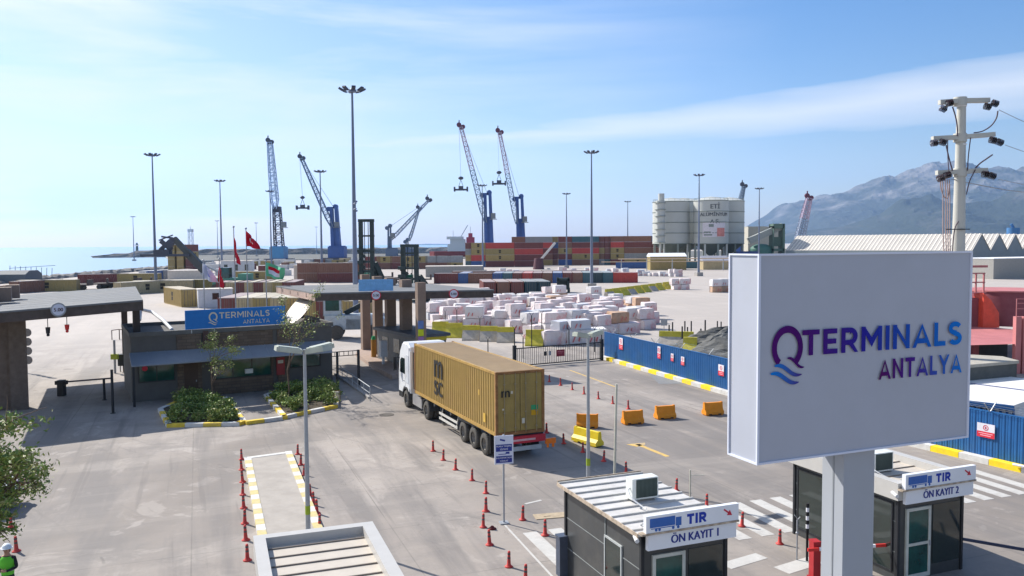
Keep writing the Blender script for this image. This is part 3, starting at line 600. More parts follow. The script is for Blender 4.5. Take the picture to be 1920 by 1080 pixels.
for k in range(7): mb.cyl((0,0,.9+k*.13),(0,0,.9+k*.13+.128),.05,n=8,mi=k%2)
mb.cyl((0,0,0),(0,0,.9),.04,n=8)
tag(mb.build('striped_pole',[black,white],None,G(1513,1052)),'black and white striped pole at the corner of the second booth','pole')
p=G(1494,1050); mb=MB(); mb.cyl((0,0,0),(0,0,1.25),.025,n=8); mb.tube([(0,0,1.1),(.0,0,1.3),(-.09,0,1.42)],.014); mb.tube([(0,0,1.25),(.09,0,1.36)],.014); mb.ball((0,0,.85),.05)
tag(mb.build('forked_post',galv,None,p),'thin forked metal post left of the second booth','post')
p=G(1056,1078); mb=MB(); mb.bb(-.17,.17,-.14,.14,0,1.15); mb.bb(-.19,.19,-.16,.16,1.15,1.22); o=tag(mb.build('control_cabinet',paint('cabinet_blue_grey',(74,82,98),rough=.4),None,p,R(21)),'blue-grey control cabinet standing left of the first booth','cabinet')
p=G(1800,1065); mb=MB(); mb.cyl((0,0,0),(0,0,1.0),.04,n=8); mb.beam((0,0,.9),(3.2,-1.5,.72),.06,.08); tag(mb.build('handrail',paint('rail_dark',(60,66,88)),None,p),'dark blue rail with post at the right corner of the second booth','rail')
# ---------------- container truck ----------------
TC=Vector((-2.135,42.58,0)); TY=R(114.05)
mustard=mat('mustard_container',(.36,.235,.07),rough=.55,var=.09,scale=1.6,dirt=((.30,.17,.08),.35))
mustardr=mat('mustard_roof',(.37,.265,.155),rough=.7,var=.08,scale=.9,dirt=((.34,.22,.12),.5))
rust=mat('rusty_frame',(.26,.13,.05),rough=.75,var=.3,scale=5)
doorm=mat('olive_door',(.33,.235,.07),rough=.55,var=.12,scale=2,dirt=((.2,.15,.07),.45))
ct=thing('shipping_container','forty foot mustard yellow container with black m sc letters on the truck','shipping container',TC+up_(1.18),TY)
Lc,Wc,Hc=12.19,2.44,2.9
def corr_side(mb,x0,x1,y,z0,z1,sgn,pitch=.28,dep=.036,mi=0):
    n=int((x1-x0)/pitch); pts=[]
    for i in range(n):
        a=x0+(x1-x0)*i/n; p_=(x1-x0)/n
        pts+= [(a,0),(a+p_*.26,0),(a+p_*.5,1),(a+p_*.76,1)]
    pts.append((x1,0)); vv=[]
    for x,d in pts: vv+= [(x,y-sgn*d*dep,z0),(x,y-sgn*d*dep,z1)]
    fs=[(2*i,2*i+2,2*i+3,2*i+1) for i in range(len(pts)-1)]
    if sgn>0: fs=[f[::-1] for f in fs]
    mb.add(vv,fs,mi)
for sg in(1,-1):
    mb=MB(); corr_side(mb,-Lc/2+.1,Lc/2-.1,sg*(Wc/2-.008),.16,Hc-.11,sg); sd_=mb.build('side_wall',mustard,ct)
    if sg==1:
        # lettering on the side that faces the gate lanes; it reads from the truck's front to its rear
        f=MB(); f.text('m',(2.45,Wc/2,1.5),(-1,0,0),(0,0,1),1.42,wid=1.3,bold=.03,lift=.02); f.build('lettering',mat('letter_black',(.028,.026,.024),rough=.6),sd_)
        f=MB(); f.text('sc',(2.45,Wc/2,.55),(-1,0,0),(0,0,1),1.18,wid=1.3,bold=.03,lift=.02); f.build('lettering',MATS['letter_black'],sd_)
        f=MB(); sq(f,0,1,0,1,0); 
        f=MB(); f.box((-4.75,Wc/2+.012,.62),(.26,.004,.42)); f.box((-4.1,Wc/2+.012,1.7),(.10,.004,.25)); f.build('sticker',paint('worn_sticker',(196,160,70)),sd_)
mb=MB(); mb.bb(-Lc/2+.1,Lc/2-.1,-Wc/2+.07,Wc/2-.07,Hc-.05,Hc-.02)
for k in range(40): x=-Lc/2+.25+k*.295; mb.bb(x,x+.14,-Wc/2+.16,Wc/2-.16,Hc-.02,Hc-.005)
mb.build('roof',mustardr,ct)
for sg in(1,-1):
    for z0,z1 in((0,.16),(Hc-.11,Hc)):
        mb=MB(); mb.bb(-Lc/2+.1,Lc/2-.1,sg*(Wc/2-.04)-.04,sg*(Wc/2-.04)+.04,z0,z1); mb.build('rail',mat('rail_mustard',(.40,.25,.07),rough=.6,var=.2,scale=5,dirt=((.22,.11,.05),.6)),ct)
    for xx in(-Lc/2+.06,Lc/2-.06):
        mb=MB(); mb.bb(xx-.06,xx+.06,sg*(Wc/2-.06)-.062,sg*(Wc/2-.06)+.062,0,Hc+.01); mb.build('corner_post',rust,ct)
mb=MB(); mb.bb(Lc/2-.09,Lc/2-.05,-Wc/2+.12,Wc/2-.12,.1,Hc-.05); mb.build('front_wall',mustard,ct)
mb=MB(); mb.bb(-Lc/2+.01,-Lc/2+.11,-Wc/2+.12,Wc/2-.12,Hc-.12,Hc); mb.build('door_header',rust,ct)
mb=MB(); mb.bb(-Lc/2+.01,-Lc/2+.11,-Wc/2+.12,Wc/2-.12,0,.15); mb.build('door_sill',rust,ct)
for sg in(1,-1):
    mb=MB(); y0,y1=(.015,Wc/2-.13) if sg>0 else (-Wc/2+.13,-.015); mb.bb(-Lc/2+.03,-Lc/2+.08,y0,y1,.16,Hc-.13)
    for k in range(4):
        zc=.42+k*.62
        for q in range(2):
            yy0=y0+.08+q*(y1-y0-.1)/2; mb.bb(-Lc/2+.02,-Lc/2+.03,yy0,yy0+(y1-y0)/2-.14,zc,zc+.44)
    d_=mb.build('door',doorm,ct)
    for yy in(.18,.72):
        y=sg*yy if True else 0
        b_=MB(); b_.cyl((-Lc/2-.02,y+sg*.08,.1),(-Lc/2-.02,y+sg*.08,Hc-.08),.02,n=8); 
        for zz in(.3,1.0,2.3): b_.bb(-Lc/2-.04,-Lc/2+.03,y+sg*.08-.05,y+sg*.08+.05,zz,zz+.05)
        b_.build('lock_rod',mat('galv_rod',(.30,.25,.15),rough=.5,metal=.3),d_)
    if sg>0:
        f=MB(); f.text('m',(-Lc/2,Wc/2-.28,1.75),(0,-1,0),(0,0,1),.45,wid=.4,bold=.02,lift=.015); f.build('lettering',MATS['letter_black'],d_)
        f=MB(); f.box((-Lc/2+.014,.42,1.95),(.004,.1,.12)); f.box((-Lc/2+.014,.85,1.2),(.004,.08,.08)); f.build('label_plate',paint('label_white',(200,195,180)),d_)
    else:
        f=MB(); f.box((-Lc/2+.014,-.72,1.18),(.004,.36,.22)); f.build('label_plate',paint('green_label',(60,150,100)),d_)
        f=MB(); f.box((-Lc/2+.014,-.72,.94),(.004,.34,.24)); f.build('label_plate',paint('ochre_label',(196,150,30)),d_)
        f=MB(); f.box((-Lc/2-.045,-.12,.62),(.004,.14,.24)); f.build('placard',paint('label_white',(200,195,180)),d_)
# ---- truck and trailer
tk=thing('truck','white cab truck pulling the container trailer towards the gate canopy','truck',TC,TY)
mb=MB()
for sg in(1,-1): mb.bb(-6.0,5.0,sg*.42-.06,sg*.42+.06,.85,1.15)
for x in(-5.9,-3.2,0,2.6,5.0,): mb.bb(x-.08,x+.08,-1.2,1.2,1.0,1.175)
mb.bb(2.6,6.3,-.36,.36,.62,.84); mb.build('chassis',mat('chassis_dark',(.05,.05,.055),rough=.7,dirt=((.2,.18,.15),.6)),tk)
mb=MB(); mb.bb(-6.2,-6.05,-1.22,1.22,.78,1.1); rb=mb.build('rear_beam',mat('beam_red',(.5,.03,.05),rough=.5,var=.1),tk)
f=MB(); f.text('FRUEHAUF'[:0] or ' ',(-6.2,1,.9),(0,-1,0),(0,0,1),.12); 
f=MB(); f.box((-6.205,.05,.93),(.006,1.5,.09)); f.build('reflective_stripe',paint('stripe_pale',(210,170,170)),rb)
mb=MB(); mb.bb(-6.12,-6.05,-1.05,1.05,.42,.62); mb.build('rear_bumper',paint('bumper_grey',(172,178,180)),tk)
mb=MB(); mb.bb(-6.2,-6.12,-1.75,-1.22,.62,.86); mb.cyl((-6.16,-1.62,.45),(-6.16,-1.62,.62),.06); mb.cyl((-6.16,-1.35,.45),(-6.16,-1.35,.62),.06); mb.build('rear_marker_lamp',mat('marker_orange',(.85,.2,.02),rough=.4),tk)
def wheel(x,y,sg,r_=.52,wd=.36,dual=False):
    t_=MB(); pr=[(r_*.58,-wd/2),(r_*.9,-wd/2),(r_,-wd/2+.05),(r_,wd/2-.05),(r_*.9,wd/2),(r_*.58,wd/2)]; t_.lathe((x,y,r_),pr,28,0,'y'); to=t_.build('tyre',tyre,None)
    w_=thing('x','x','x'); return to
def mk_wheel(x,sg,dual):
    yo=sg*(1.22-.17); e=bpy.data.objects.new('wheel',None); COL.objects.link(e); e.parent=tk; e.location=(x,yo,.52)
    t_=MB(); r_=.52; wd=.32; pr=[(r_*.56,-wd/2),(r_*.88,-wd/2),(r_*.97,-wd/2+.03),(r_,-wd/2+.07),(r_,wd/2-.07),(r_*.97,wd/2-.03),(r_*.88,wd/2),(r_*.56,wd/2)]
    t_.lathe((0,0,0),pr,28,0,'y')
    if dual: t_.lathe((0,-sg*.35,0),pr,24,0,'y')
    for k in range(28):
        a=2*math.pi*k/28; t_.box((r_*math.cos(a)*1.002,0,r_*math.sin(a)*1.002),(.025,wd*.8,.012),0,0,None)
    t_.build('tyre',tyre,e)
    h=MB(); rp=[(.0,sg*.02),(.1,sg*.04),(.12,-sg*.02),(.24,-sg*.05),(.28,sg*.06),(.30,sg*.12),(.30,-sg*.1)]; h.lathe((0,0,0),[(a,b+.0) for a,b in rp],24,0,'y')
    for k in range(10):
        a=2*math.pi*k/10; h.cyl((.19*math.cos(a),sg*-.06,.19*math.sin(a)),(.19*math.cos(a),sg*.03,.19*math.sin(a)),.018,n=6)
    h.build('rim',mat('dusty_rim',(.22,.205,.185),rough=.7,var=.3,scale=7),e)
for x in(-4.6,-3.2,-1.8):
    for sg in(1,-1): mk_wheel(x,sg,False)
for sg in(1,-1): mk_wheel(4.05,sg,True); mk_wheel(7.92,sg,False)
for sg in(1,-1):
    mb=MB(); mb.ext([(-5.35,.55),(-5.35,1.13),(-5.1,1.16),(-1.3,1.16),(-1.15,1.0),(-1.2,1.14),(-5.1,1.19),(-5.4,1.15),(-5.4,.55)],sg*1.05-.15,sg*1.05+.17,0,'y')
    mb.build('mudguard',mat('mudguard',(.05,.052,.055),rough=.6),tk)
    mb=MB(); mb.bb(-5.42,-5.36,sg*1.05-.2,sg*1.05+.17,.25,1.1); mb.build('mud_flap',black,tk)
    mb=MB(); mb.bb(-.9,1.9,sg*1.15-.02,sg*1.15+.02,.72,.84); mb.bb(-.9,1.9,sg*1.15-.02,sg*1.15+.02,.45,.57); mb.beam((-.7,sg*1.12,.5),(-.7,sg*1.0,1.1),.05); mb.beam((1.7,sg*1.12,.5),(1.7,sg*1.0,1.1),.05); mb.build('side_guard',paint('guard_alu',(196,194,188),rough=.4),tk)
    mb=MB(); mb.beam((2.35,sg*.75,.1),(2.35,sg*.75,1.1),.12); mb.bb(2.2,2.5,sg*.75-.12,sg*.75+.12,.07,.1); mb.build('landing_leg',dark,tk)
    mb=MB(); n=12; pr=[]
    for k in range(n+1): a=math.pi*k/n; pr.append((4.05+.64*math.cos(a),.56+.62*math.sin(a)))
    for k in range(n,-1,-1): a=math.pi*k/n; pr.append((4.05+.60*math.cos(a),.56+.58*math.sin(a)))
    mb.ext(pr,sg*.95-.3,sg*.95+.27,0,'y'); mb.build('mudguard',mat('mudguard',(0,0,0)),tk)
    mb=MB(); mb.bb(5.0,6.7,sg*.9-.28,sg*.9+.26,.42,1.02); mb.build('fuel_tank',mat('brushed_alu',(.42,.42,.43),rough=.35,metal=.5,var=.1),tk)
cabm=mat('cab_white',(.78,.79,.81),rough=.28,var=.03,spec=.5,dirt=((.5,.48,.44),.25))
mb=MB(); pr=[(7.15,.95),(7.15,3.72),(7.55,3.95),(8.55,3.92),(9.1,3.35),(9.28,2.75),(9.42,1.9),(9.45,.42),(8.62,.42),(8.5,.9),(8.25,1.16),(7.6,1.16),(7.3,.95)]
mb.ext(pr,-1.22,1.22,0,'y'); cab=mb.build('cab',cabm,tk)
bm=bmesh.new(); bm.from_mesh(cab.data); bmesh.ops.bevel(bm,geom=[e for e in bm.edges if abs(abs((e.verts[0].co.y+e.verts[1].co.y)/2)-1.22)<.01],offset=.09,segments=3,affect='EDGES'); bm.to_mesh(cab.data); bm.free()
for sg in(1,-1):
    mb=MB(); y=sg*1.225; mb.add([(8.05,y,2.0),(9.08,y,2.02),(9.02,y,2.75),(8.72,y,2.95),(8.05,y,2.95)],[(0,1,2,3,4)] if sg<0 else [(4,3,2,1,0)]); mb.build('side_window',glass,cab)
    mb=MB(); mb.bb(7.98,8.0,y-.004,y+.004,1.2,3.1); mb.bb(9.14,9.16,y-.004,y+.004,1.2,2.2); mb.build('door_seam',greym,cab)
    mb=MB(); mb.bb(8.6,9.3,sg*1.21-.03,sg*1.21+.03,.5,.85); mb.bb(8.2,8.3,sg*1.225-.02,sg*1.225+.02,1.55,1.6); mb.build('step_panel',dark,cab)
    mb=MB(); pr=[(7.92+.66*math.cos(math.pi*k/12),.56+.66*math.sin(math.pi*k/12)) for k in range(13)]+[(7.92+.58*math.cos(math.pi*k/12),.56+.58*math.sin(math.pi*k/12)) for k in range(12,-1,-1)]; mb.ext(pr,sg*1.1-.12,sg*1.1+.14,0,'y'); mb.build('wheel_arch',MATS['mudguard'],cab)
    mb=MB(); mb.bb(7.25,7.75,sg*1.225-.01,sg*1.225+.01,1.5,3.2); mb.build('sleeper_seam',paint('seam_pale',(186,190,196)),cab)
    mb=MB(); mb.beam((9.1,sg*1.2,2.9),(9.25,sg*1.5,2.9),.04); mb.bb(9.17,9.27,sg*1.5-.1,sg*1.5+.1,2.1,2.95); mb.build('mirror',dark,cab)
    mb=MB(); mb.bb(9.40,9.47,sg*.9-.2,sg*.9+.2,.75,.98); mb.build('headlight',glass,cab)
    mb=MB(); mb.bb(7.02,7.16,sg*1.12-.06,sg*1.12+.08,1.2,3.5); mb.build('side_fairing',cabm,cab)
mb=MB(); mb.quad((9.40,-1.05,2.02),(9.40,1.05,2.02),(9.16,1.02,3.15),(9.16,-1.02,3.15)); mb.build('windscreen',glass,cab)
mb=MB(); mb.bb(7.02,7.14,-.95,.95,1.2,3.4); mb.bb(6.9,7.02,-.3,.3,1.3,2.6); mb.build('rear_panel',mat('cab_rear',(.07,.07,.07),rough=.7),cab)
mb=MB(); mb.cyl((6.85,.7,1.0),(6.85,.7,3.0),.08); mb.build('exhaust_stack',galv,tk)
# ---------------- guardhouse ----------------
ga_=G(244,624,4.42); gb_=G(622,604,4.42); gdv=(gb_-ga_); ga_.z=0; GL=Vector((gdv.x,gdv.y)).length; GA=math.atan2(gdv.y,gdv.x)
gh=thing('guardhouse','low stone-clad guardhouse with tilted grey awning below the blue name sign','building',ga_,GA)
def brickmat(name,c1,c2,cm,bw_,bh_,var=.3):
    m=bpy.data.materials.new(name); m.use_nodes=True; t=m.node_tree; n=t.nodes; l=t.links; b=n['Principled BSDF']; b.inputs['Roughness'].default_value=.85
    tcn=n.new('ShaderNodeTexCoord'); mpn=n.new('ShaderNodeMapping'); mpn.inputs['Rotation'].default_value=(R(90),0,0); l.new(tcn.outputs['Object'],mpn.inputs[0])
    br=n.new('ShaderNodeTexBrick'); br.inputs['Scale'].default_value=1; br.inputs['Brick Width'].default_value=bw_; br.inputs['Row Height'].default_value=bh_; br.inputs['Mortar Size'].default_value=.012
    br.inputs['Color1'].default_value=(*c1,1); br.inputs['Color2'].default_value=(*c2,1); br.inputs['Mortar'].default_value=(*cm,1); l.new(mpn.outputs[0],br.inputs[0])
    q=n.new('ShaderNodeTexNoise'); q.inputs['Scale'].default_value=1.2; q.inputs['Detail'].default_value=6; l.new(tcn.outputs['Object'],q.inputs[0])
    mr=n.new('ShaderNodeMapRange'); mr.inputs[3].default_value=1-var; mr.inputs[4].default_value=1+var; l.new(q.outputs[0],mr.inputs[0])
    mu=n.new('ShaderNodeVectorMath'); mu.operation='SCALE'; l.new(br.outputs[0],mu.inputs[0]); l.new(mr.outputs[0],mu.inputs['Scale']); l.new(mu.outputs[0],b.inputs['Base Color']); return m
stone=brickmat('rough_stone_cladding',(.11,.075,.05),(.16,.115,.08),(.06,.05,.04),.55,.2)
plaster=mat('dark_grey_plaster',(.115,.108,.098),rough=.85,var=.12,scale=1.2)
GD=7.0
mb=MB(); mb.bb(0,GL,.05,GD,0,4.15); mb.build('wall',plaster,gh)
for x0,x1 in((2.7,4.2),(4.75,8.8),(9.1,9.9)):
    mb=MB(); mb.bb(x0,x1,-.03,.05,0.02,4.12); mb.build('stone_cladding',stone,gh)
for x0,x1,y0,y1 in((-.08,GL+.08,-.08,.14),(-.08,GL+.08,GD-.12,GD+.08),(-.08,.14,.14,GD-.12),(GL-.14,GL+.08,.14,GD-.12)):
    mb=MB(); mb.bb(x0,x1,y0,y1,4.15,4.42); mb.build('parapet',paint('parapet_dark',(100,98,94),rough=.7),gh)
mb=MB(); mb.bb(.14,GL-.14,.14,GD-.12,4.15,4.2); mb.build('roof',paint('roof_bitumen',(96,94,92),rough=.9,dirt=((.2,.17,.14),.5)),gh)
mb=MB(); mb.bb(4.3,4.65,-.10,.05,2.7,4.3); mb.build('pilaster',mat('dark_brown',(.09,.05,.04),rough=.7),gh)
def win(par,x0,x1,z0,z1,y=.0,mt=None):
    w_=MB(); 
    for a_ in((x0-.06,x0,z0-.06,z1+.06),(x1,x1+.06,z0-.06,z1+.06),(x0,x1,z0-.06,z0),(x0,x1,z1,z1+.06)): w_.bb(a_[0],a_[1],y-.05,y+.04,a_[2],a_[3])
    wo=w_.build('window',paint('win_frame_dark',(60,58,56)),par); g_=MB(); g_.bb(x0,x1,y-.02,y+.0,z0,z1); g_.build('pane',mt or greenglass,wo)
    nm=max(1,round((x1-x0)/1.1)); 
    if nm>1:
        f=MB()
        for k in range(1,nm): x=x0+(x1-x0)*k/nm; f.bb(x-.02,x+.02,y-.045,y-.021,z0,z1)
        f.build('mullion',MATS['win_frame_dark'],wo)
    return wo
w1=win(gh,.45,2.5,1.25,2.35,0.04); win(gh,4.9,8.6,1.1,2.4,-.04); win(gh,10.0,12.0,1.45,2.35,.04)
f=MB(); f.add([(.78+.17*math.cos(a),-.015,2.1+.17*math.sin(a)) for a in [2*math.pi*k/20 for k in range(20)]],[tuple(range(20))]); f.build('sticker',redprint,w1)
mb=MB(); mb.bb(3.1,3.95,-.06,-.031,0,2.2); do=mb.build('door',mat('brown_door',(.08,.05,.035),rough=.6),gh); mb=MB(); mb.bb(3.8,3.86,-.11,-.06,1.0,1.12); mb.build('handle',galv,do)
mb=MB(); mb.bb(9.0,9.55,-.10,-.031,1.0,2.2); nb=mb.build('notice_board',paint('notice_red',(150,60,60)),gh)
f=MB(); f.box((9.27,-.105,1.9),(.36,.006,.22)); f.build('paper',paint('label_white',(200,195,180)),nb)
mb=MB(); mb.bb(6.9,7.4,-.25,-.05,1.3,1.6); mb.build('air_vent',paint('ac_white',(214,218,214)),gh)
# awning
aw=MB(); aw.add([(-.1,.02,3.15),(GL-.5,.02,3.15),(GL-.5,-1.75,2.55),(-.1,-1.75,2.55),(-.1,.02,3.10),(GL-.5,.02,3.10),(GL-.5,-1.75,2.48),(-.1,-1.75,2.48)],[(3,2,1,0),(4,5,6,7),(0,1,5,4),(2,3,7,6),(0,4,7,3),(1,2,6,5)])
awo=aw.build('awning',mat('awning_grey',(.24,.265,.30),rough=.45,var=.05,dirt=((.33,.34,.36),.4)),gh)
f=MB()
for k in range(1,12): x=-.1+(GL-.4)*k/12; f.beam((x,.0,3.163),(x,-1.75,2.563),.025,.02)
f.build('awning_seam',paint('awning_seam',(150,156,166)),awo)
for x in(.0,GL-.15): 
    f=MB(); f.bb(x-.07,x+.07,-1.72,-1.58,0,2.5); f.build('awning_post',dark,gh)
mb=MB(); mb.beam((GL-.5,-1.6,2.5),(GL+1.35,-1.6,2.5),.05); mb.beam((GL-.5,-1.6,2.2),(GL+1.35,-1.6,2.2),.05)
for k in range(6): x=GL-.3+k*.32; mb.beam((x,-1.6,2.2),(x,-1.6,2.5),.035)
mb.bb(GL+1.3,GL+1.45,-1.68,-1.52,0,2.55); mb.build('side_trellis',dark,gh)
# blue roof sign
sgn=thing('sign','wide bright blue QTERMINALS ANTALYA board standing on the guardhouse roof','sign',G(348,619,4.45)*1.0,0); 
s0=G(348,619,4.45); s1=G(535,606,4.45); SL=Vector((s1.x-s0.x,s1.y-s0.y)).length*1.0; sgn.rotation_euler=(0,0,GA+R(6)); sgn.location=s0
SL=None
def width_on(s0,ang,px):
    # length along direction ang from s0 whose picture column is px
    d=Vector((math.cos(ang),math.sin(ang),0)); lo,hi=0,40
    for _ in range(50):
        mm=(lo+hi)/2; p=s0+d*mm-Vector((0,0,H)); X_=960+F*p.dot(rt)/p.dot(fw)
        if X_<px: lo=mm
        else: hi=mm
    return lo
SL=width_on(s0,GA+R(6),535); SH=1.25
mb=MB(); mb.bb(0,SL,0,.12,.02,SH); bd=mb.build('board',signblue,sgn)
cream=paint('letter_cream',(208,198,176),rough=.5); f=MB(); f.glyphs('TERMINALS',(SL*.325,-.004,SH*.5),(1,0,0),(0,0,1),.40,SL*.51,st=.17); f.glyphs('ANTALYA',(SL*.56,-.004,SH*.15),(1,0,0),(0,0,1),.28,SL*.275,st=.15); f.build('lettering',cream,bd)
logo(bd,SL*.265,SH*.6,.85,(cream,cream),-.01)
mb=MB()
for k in range(5): x=.4+k*(SL-.8)/4; mb.beam((x,.15,SH*.8),(x,1.0,-.25),.05); mb.beam((x,.13,SH),(x,.13,-.25),.05)
mb.build('support_frame',galv,sgn)
# bulky items on the roof behind the sign
# ---------------- planters ----------------
soil=mat('dark_soil',(.07,.055,.035),rough=.95,var=.3,scale=3)
leafm=[]
for i,c in enumerate([(.20,.28,.06),(.11,.18,.04),(.33,.38,.10),(.28,.28,.11)]):
    m_=mat('leaf_%s'%('fresh','deep','bright','dry')[i],c,rough=.6,var=.3,scale=2); leafm.append(m_)
    m_.node_tree.nodes['Principled BSDF'].inputs['Subsurface Weight'].default_value=0
def leaves(mb,pts,n,sp,sz,mi=None,rnd=random,up=.4):
    for _ in range(n):
        c=rnd.choice(pts); p=Vector(c)+Vector((rnd.gauss(0,sp),rnd.gauss(0,sp),rnd.gauss(0,sp*.8))); 
        a=Vector((rnd.uniform(-1,1),rnd.uniform(-1,1),rnd.uniform(-.6,1))).normalized(); b=a.cross(Vector((rnd.uniform(-1,1),rnd.uniform(-1,1),rnd.uniform(-1,1)))).normalized(); s_=sz*rnd.uniform(.6,1.3)
        mb.add([p-a*s_,p+b*s_*.42,p+a*s_,p-b*s_*.42],[(0,1,2,3)],rnd.choice(mi) if mi else rnd.choice((0,0,1,2)))
def planter(pix,label,seed,zk=.2):
    pts=[G(x,y) for x,y in pix]; c=sum(pts,Vector())/len(pts); t=thing('planter',label,'planter',c); loc=[p-c for p in pts]; rnd=random.Random(seed)
    a=sum(loc[i].x*loc[(i+1)%len(loc)].y-loc[(i+1)%len(loc)].x*loc[i].y for i in range(len(loc))); 
    if a<0: loc=loc[::-1]
    mb=MB(); kerb(loc+[loc[0]],.28,zk,mb,.95,0,1); mb.build('kerb',[kerbw,kerby],t)
    mb=MB(); mb.prism([tuple((p*.97)[:2]) for p in loc],0,zk-.03); mb.build('soil',soil,t)
    return t,loc,rnd
from mathutils.geometry import intersect_point_line
def inside(p,poly):
    r_=False; j=len(poly)-1
    for i in range(len(poly)):
        a,b=poly[i],poly[j]
        if (a.y>p[1])!=(b.y>p[1]) and p[0]<(b.x-a.x)*(p[1]-a.y)/(b.y-a.y+1e-9)+a.x: r_=not r_
        j=i
    return r_
def bushes(t,loc,rnd,n,hmul=1):
    xs=[p.x for p in loc]; ys=[p.y for p in loc]; k=0
    while k<n:
        x=rnd.uniform(min(xs),max(xs)); y=rnd.uniform(min(ys),max(ys))
        if not inside((x*1.12,y*1.12),loc): continue
        k+=1; r_=rnd.uniform(.28,.5); h=rnd.uniform(.35,.8)*hmul; mb=MB()
        cl=[(rnd.gauss(0,r_*.45),rnd.gauss(0,r_*.45),.18+rnd.uniform(0,h)) for _ in range(14)]
        leaves(mb,cl,520,.11,.085,[0,0,1,2,3] if k%2 else [1,1,0,2],rnd)
        o=mb.build('shrub',leafm,t,(x,y,0))
        yield o
p1_,l1,rn=planter([(296,772),(312,802),(449,799),(462,794),(425,748),(340,752)],'left flower bed with dense low shrubs before the guardhouse window',3)
for o in bushes(p1_,l1,rn,34): pass
p2_,l2,rn=planter([(494,745),(530,787),(634,765),(636,745),(622,728),(540,728)],'right flower bed with low shrubs beside the guardhouse entrance path',5)
for o in bushes(p2_,l2,rn,26): pass
tb=MB(); a,b=G(462,797),G(530,788); kerb([a,b],.28,.2,tb,.95,1,1); tag(tb.build('kerb_run',[kerbw,kerby]),'painted kerb stones across the path between the two flower beds','kerb')
def small_tree(p,h,label,seed,nl,tips,leafn,name='young_tree',lean=(0,0),mi=None,lsz=.07):
    rnd=random.Random(seed); t=thing(name,label,'tree',p); tr=MB(); ends=[]
    bark=mat('bark_brown',(.16,.11,.075),rough=.9,var=.3,scale=10)
    def limb(a,d,ln,r_,lv):
        q=Vector(a); dd=Vector(d)
        for k in range(4):
            nq=q+dd*(ln/4); tr.cyl(q,nq,r_*(1-k*.18),r_*(1-(k+1)*.18),6,0,False); q=nq; dd=(dd+Vector((rnd.gauss(0,.16),rnd.gauss(0,.16),rnd.gauss(0,.08)))).normalized()
            if lv>0 and k>=1:
                for _ in range(1 if lv==1 else 2):
                    nd=(dd+Vector((rnd.gauss(0,.65),rnd.gauss(0,.65),rnd.uniform(-.1,.4)))).normalized(); limb(q,nd,ln*rnd.uniform(.45,.7),r_*.5,lv-1)
            if lv==0: ends.append(tuple(q))
        ends.append(tuple(q))
    limb((0,0,0),Vector((lean[0],lean[1],1)).normalized(),h,.055,nl)
    tr.build('trunk',bark,t); lf=MB(); sel=[e for e in ends if e[2]>h*.25]
    cl=rnd.sample(sel,min(tips,len(sel))); leaves(lf,cl,leafn,.16,lsz,mi,rnd); lf.build('crown',leafm,t); return t
pa=G(402,760); small_tree(pa,2.6,'leafy young tree in the left flower bed before the guardhouse',4,2,30,1500,lean=(-.12,0),mi=[0,2,3,3])
pa=G(541,757); small_tree(pa,4.2,'sparse half-bare tree with reddish trunk in the right flower bed',9,2,46,1000,lean=(.05,0),mi=[2,3,0])
# white boxes on stakes (garden lamps) and a low white bench box
for (x,y),l in zip([(340,792),(632,756)],['white garden lantern on a stake in the left flower bed','white garden lantern on a stake at the right end of the beds']):
    p=G(x,y); t=thing('garden_lantern',l,'lantern',p,GA); mb=MB(); mb.bb(-.11,.11,-.08,.08,.22,.72); mb.build('lamp_body',paint('lantern_white',(190,186,174)),t); mb=MB(); mb.beam((-.2,0,0),(-.2,0,.8),.03); mb.beam((.2,0,0),(.2,0,.8),.03); mb.beam((-.2,0,.78),(.2,0,.78),.03); mb.build('frame',paint('lantern_frame',(120,100,70)),t)
p=G(343,768); mb=MB(); mb.bb(-.28,.28,-.2,.2,.3,.55); mb.bb(-.24,-.2,-.16,-.12,0,.3); mb.bb(.2,.24,-.16,-.12,0,.3); tag(mb.build('utility_box',paint('box_pale',(150,170,172)),None,p,GA),'pale flat utility box among the left shrubs','utility box')
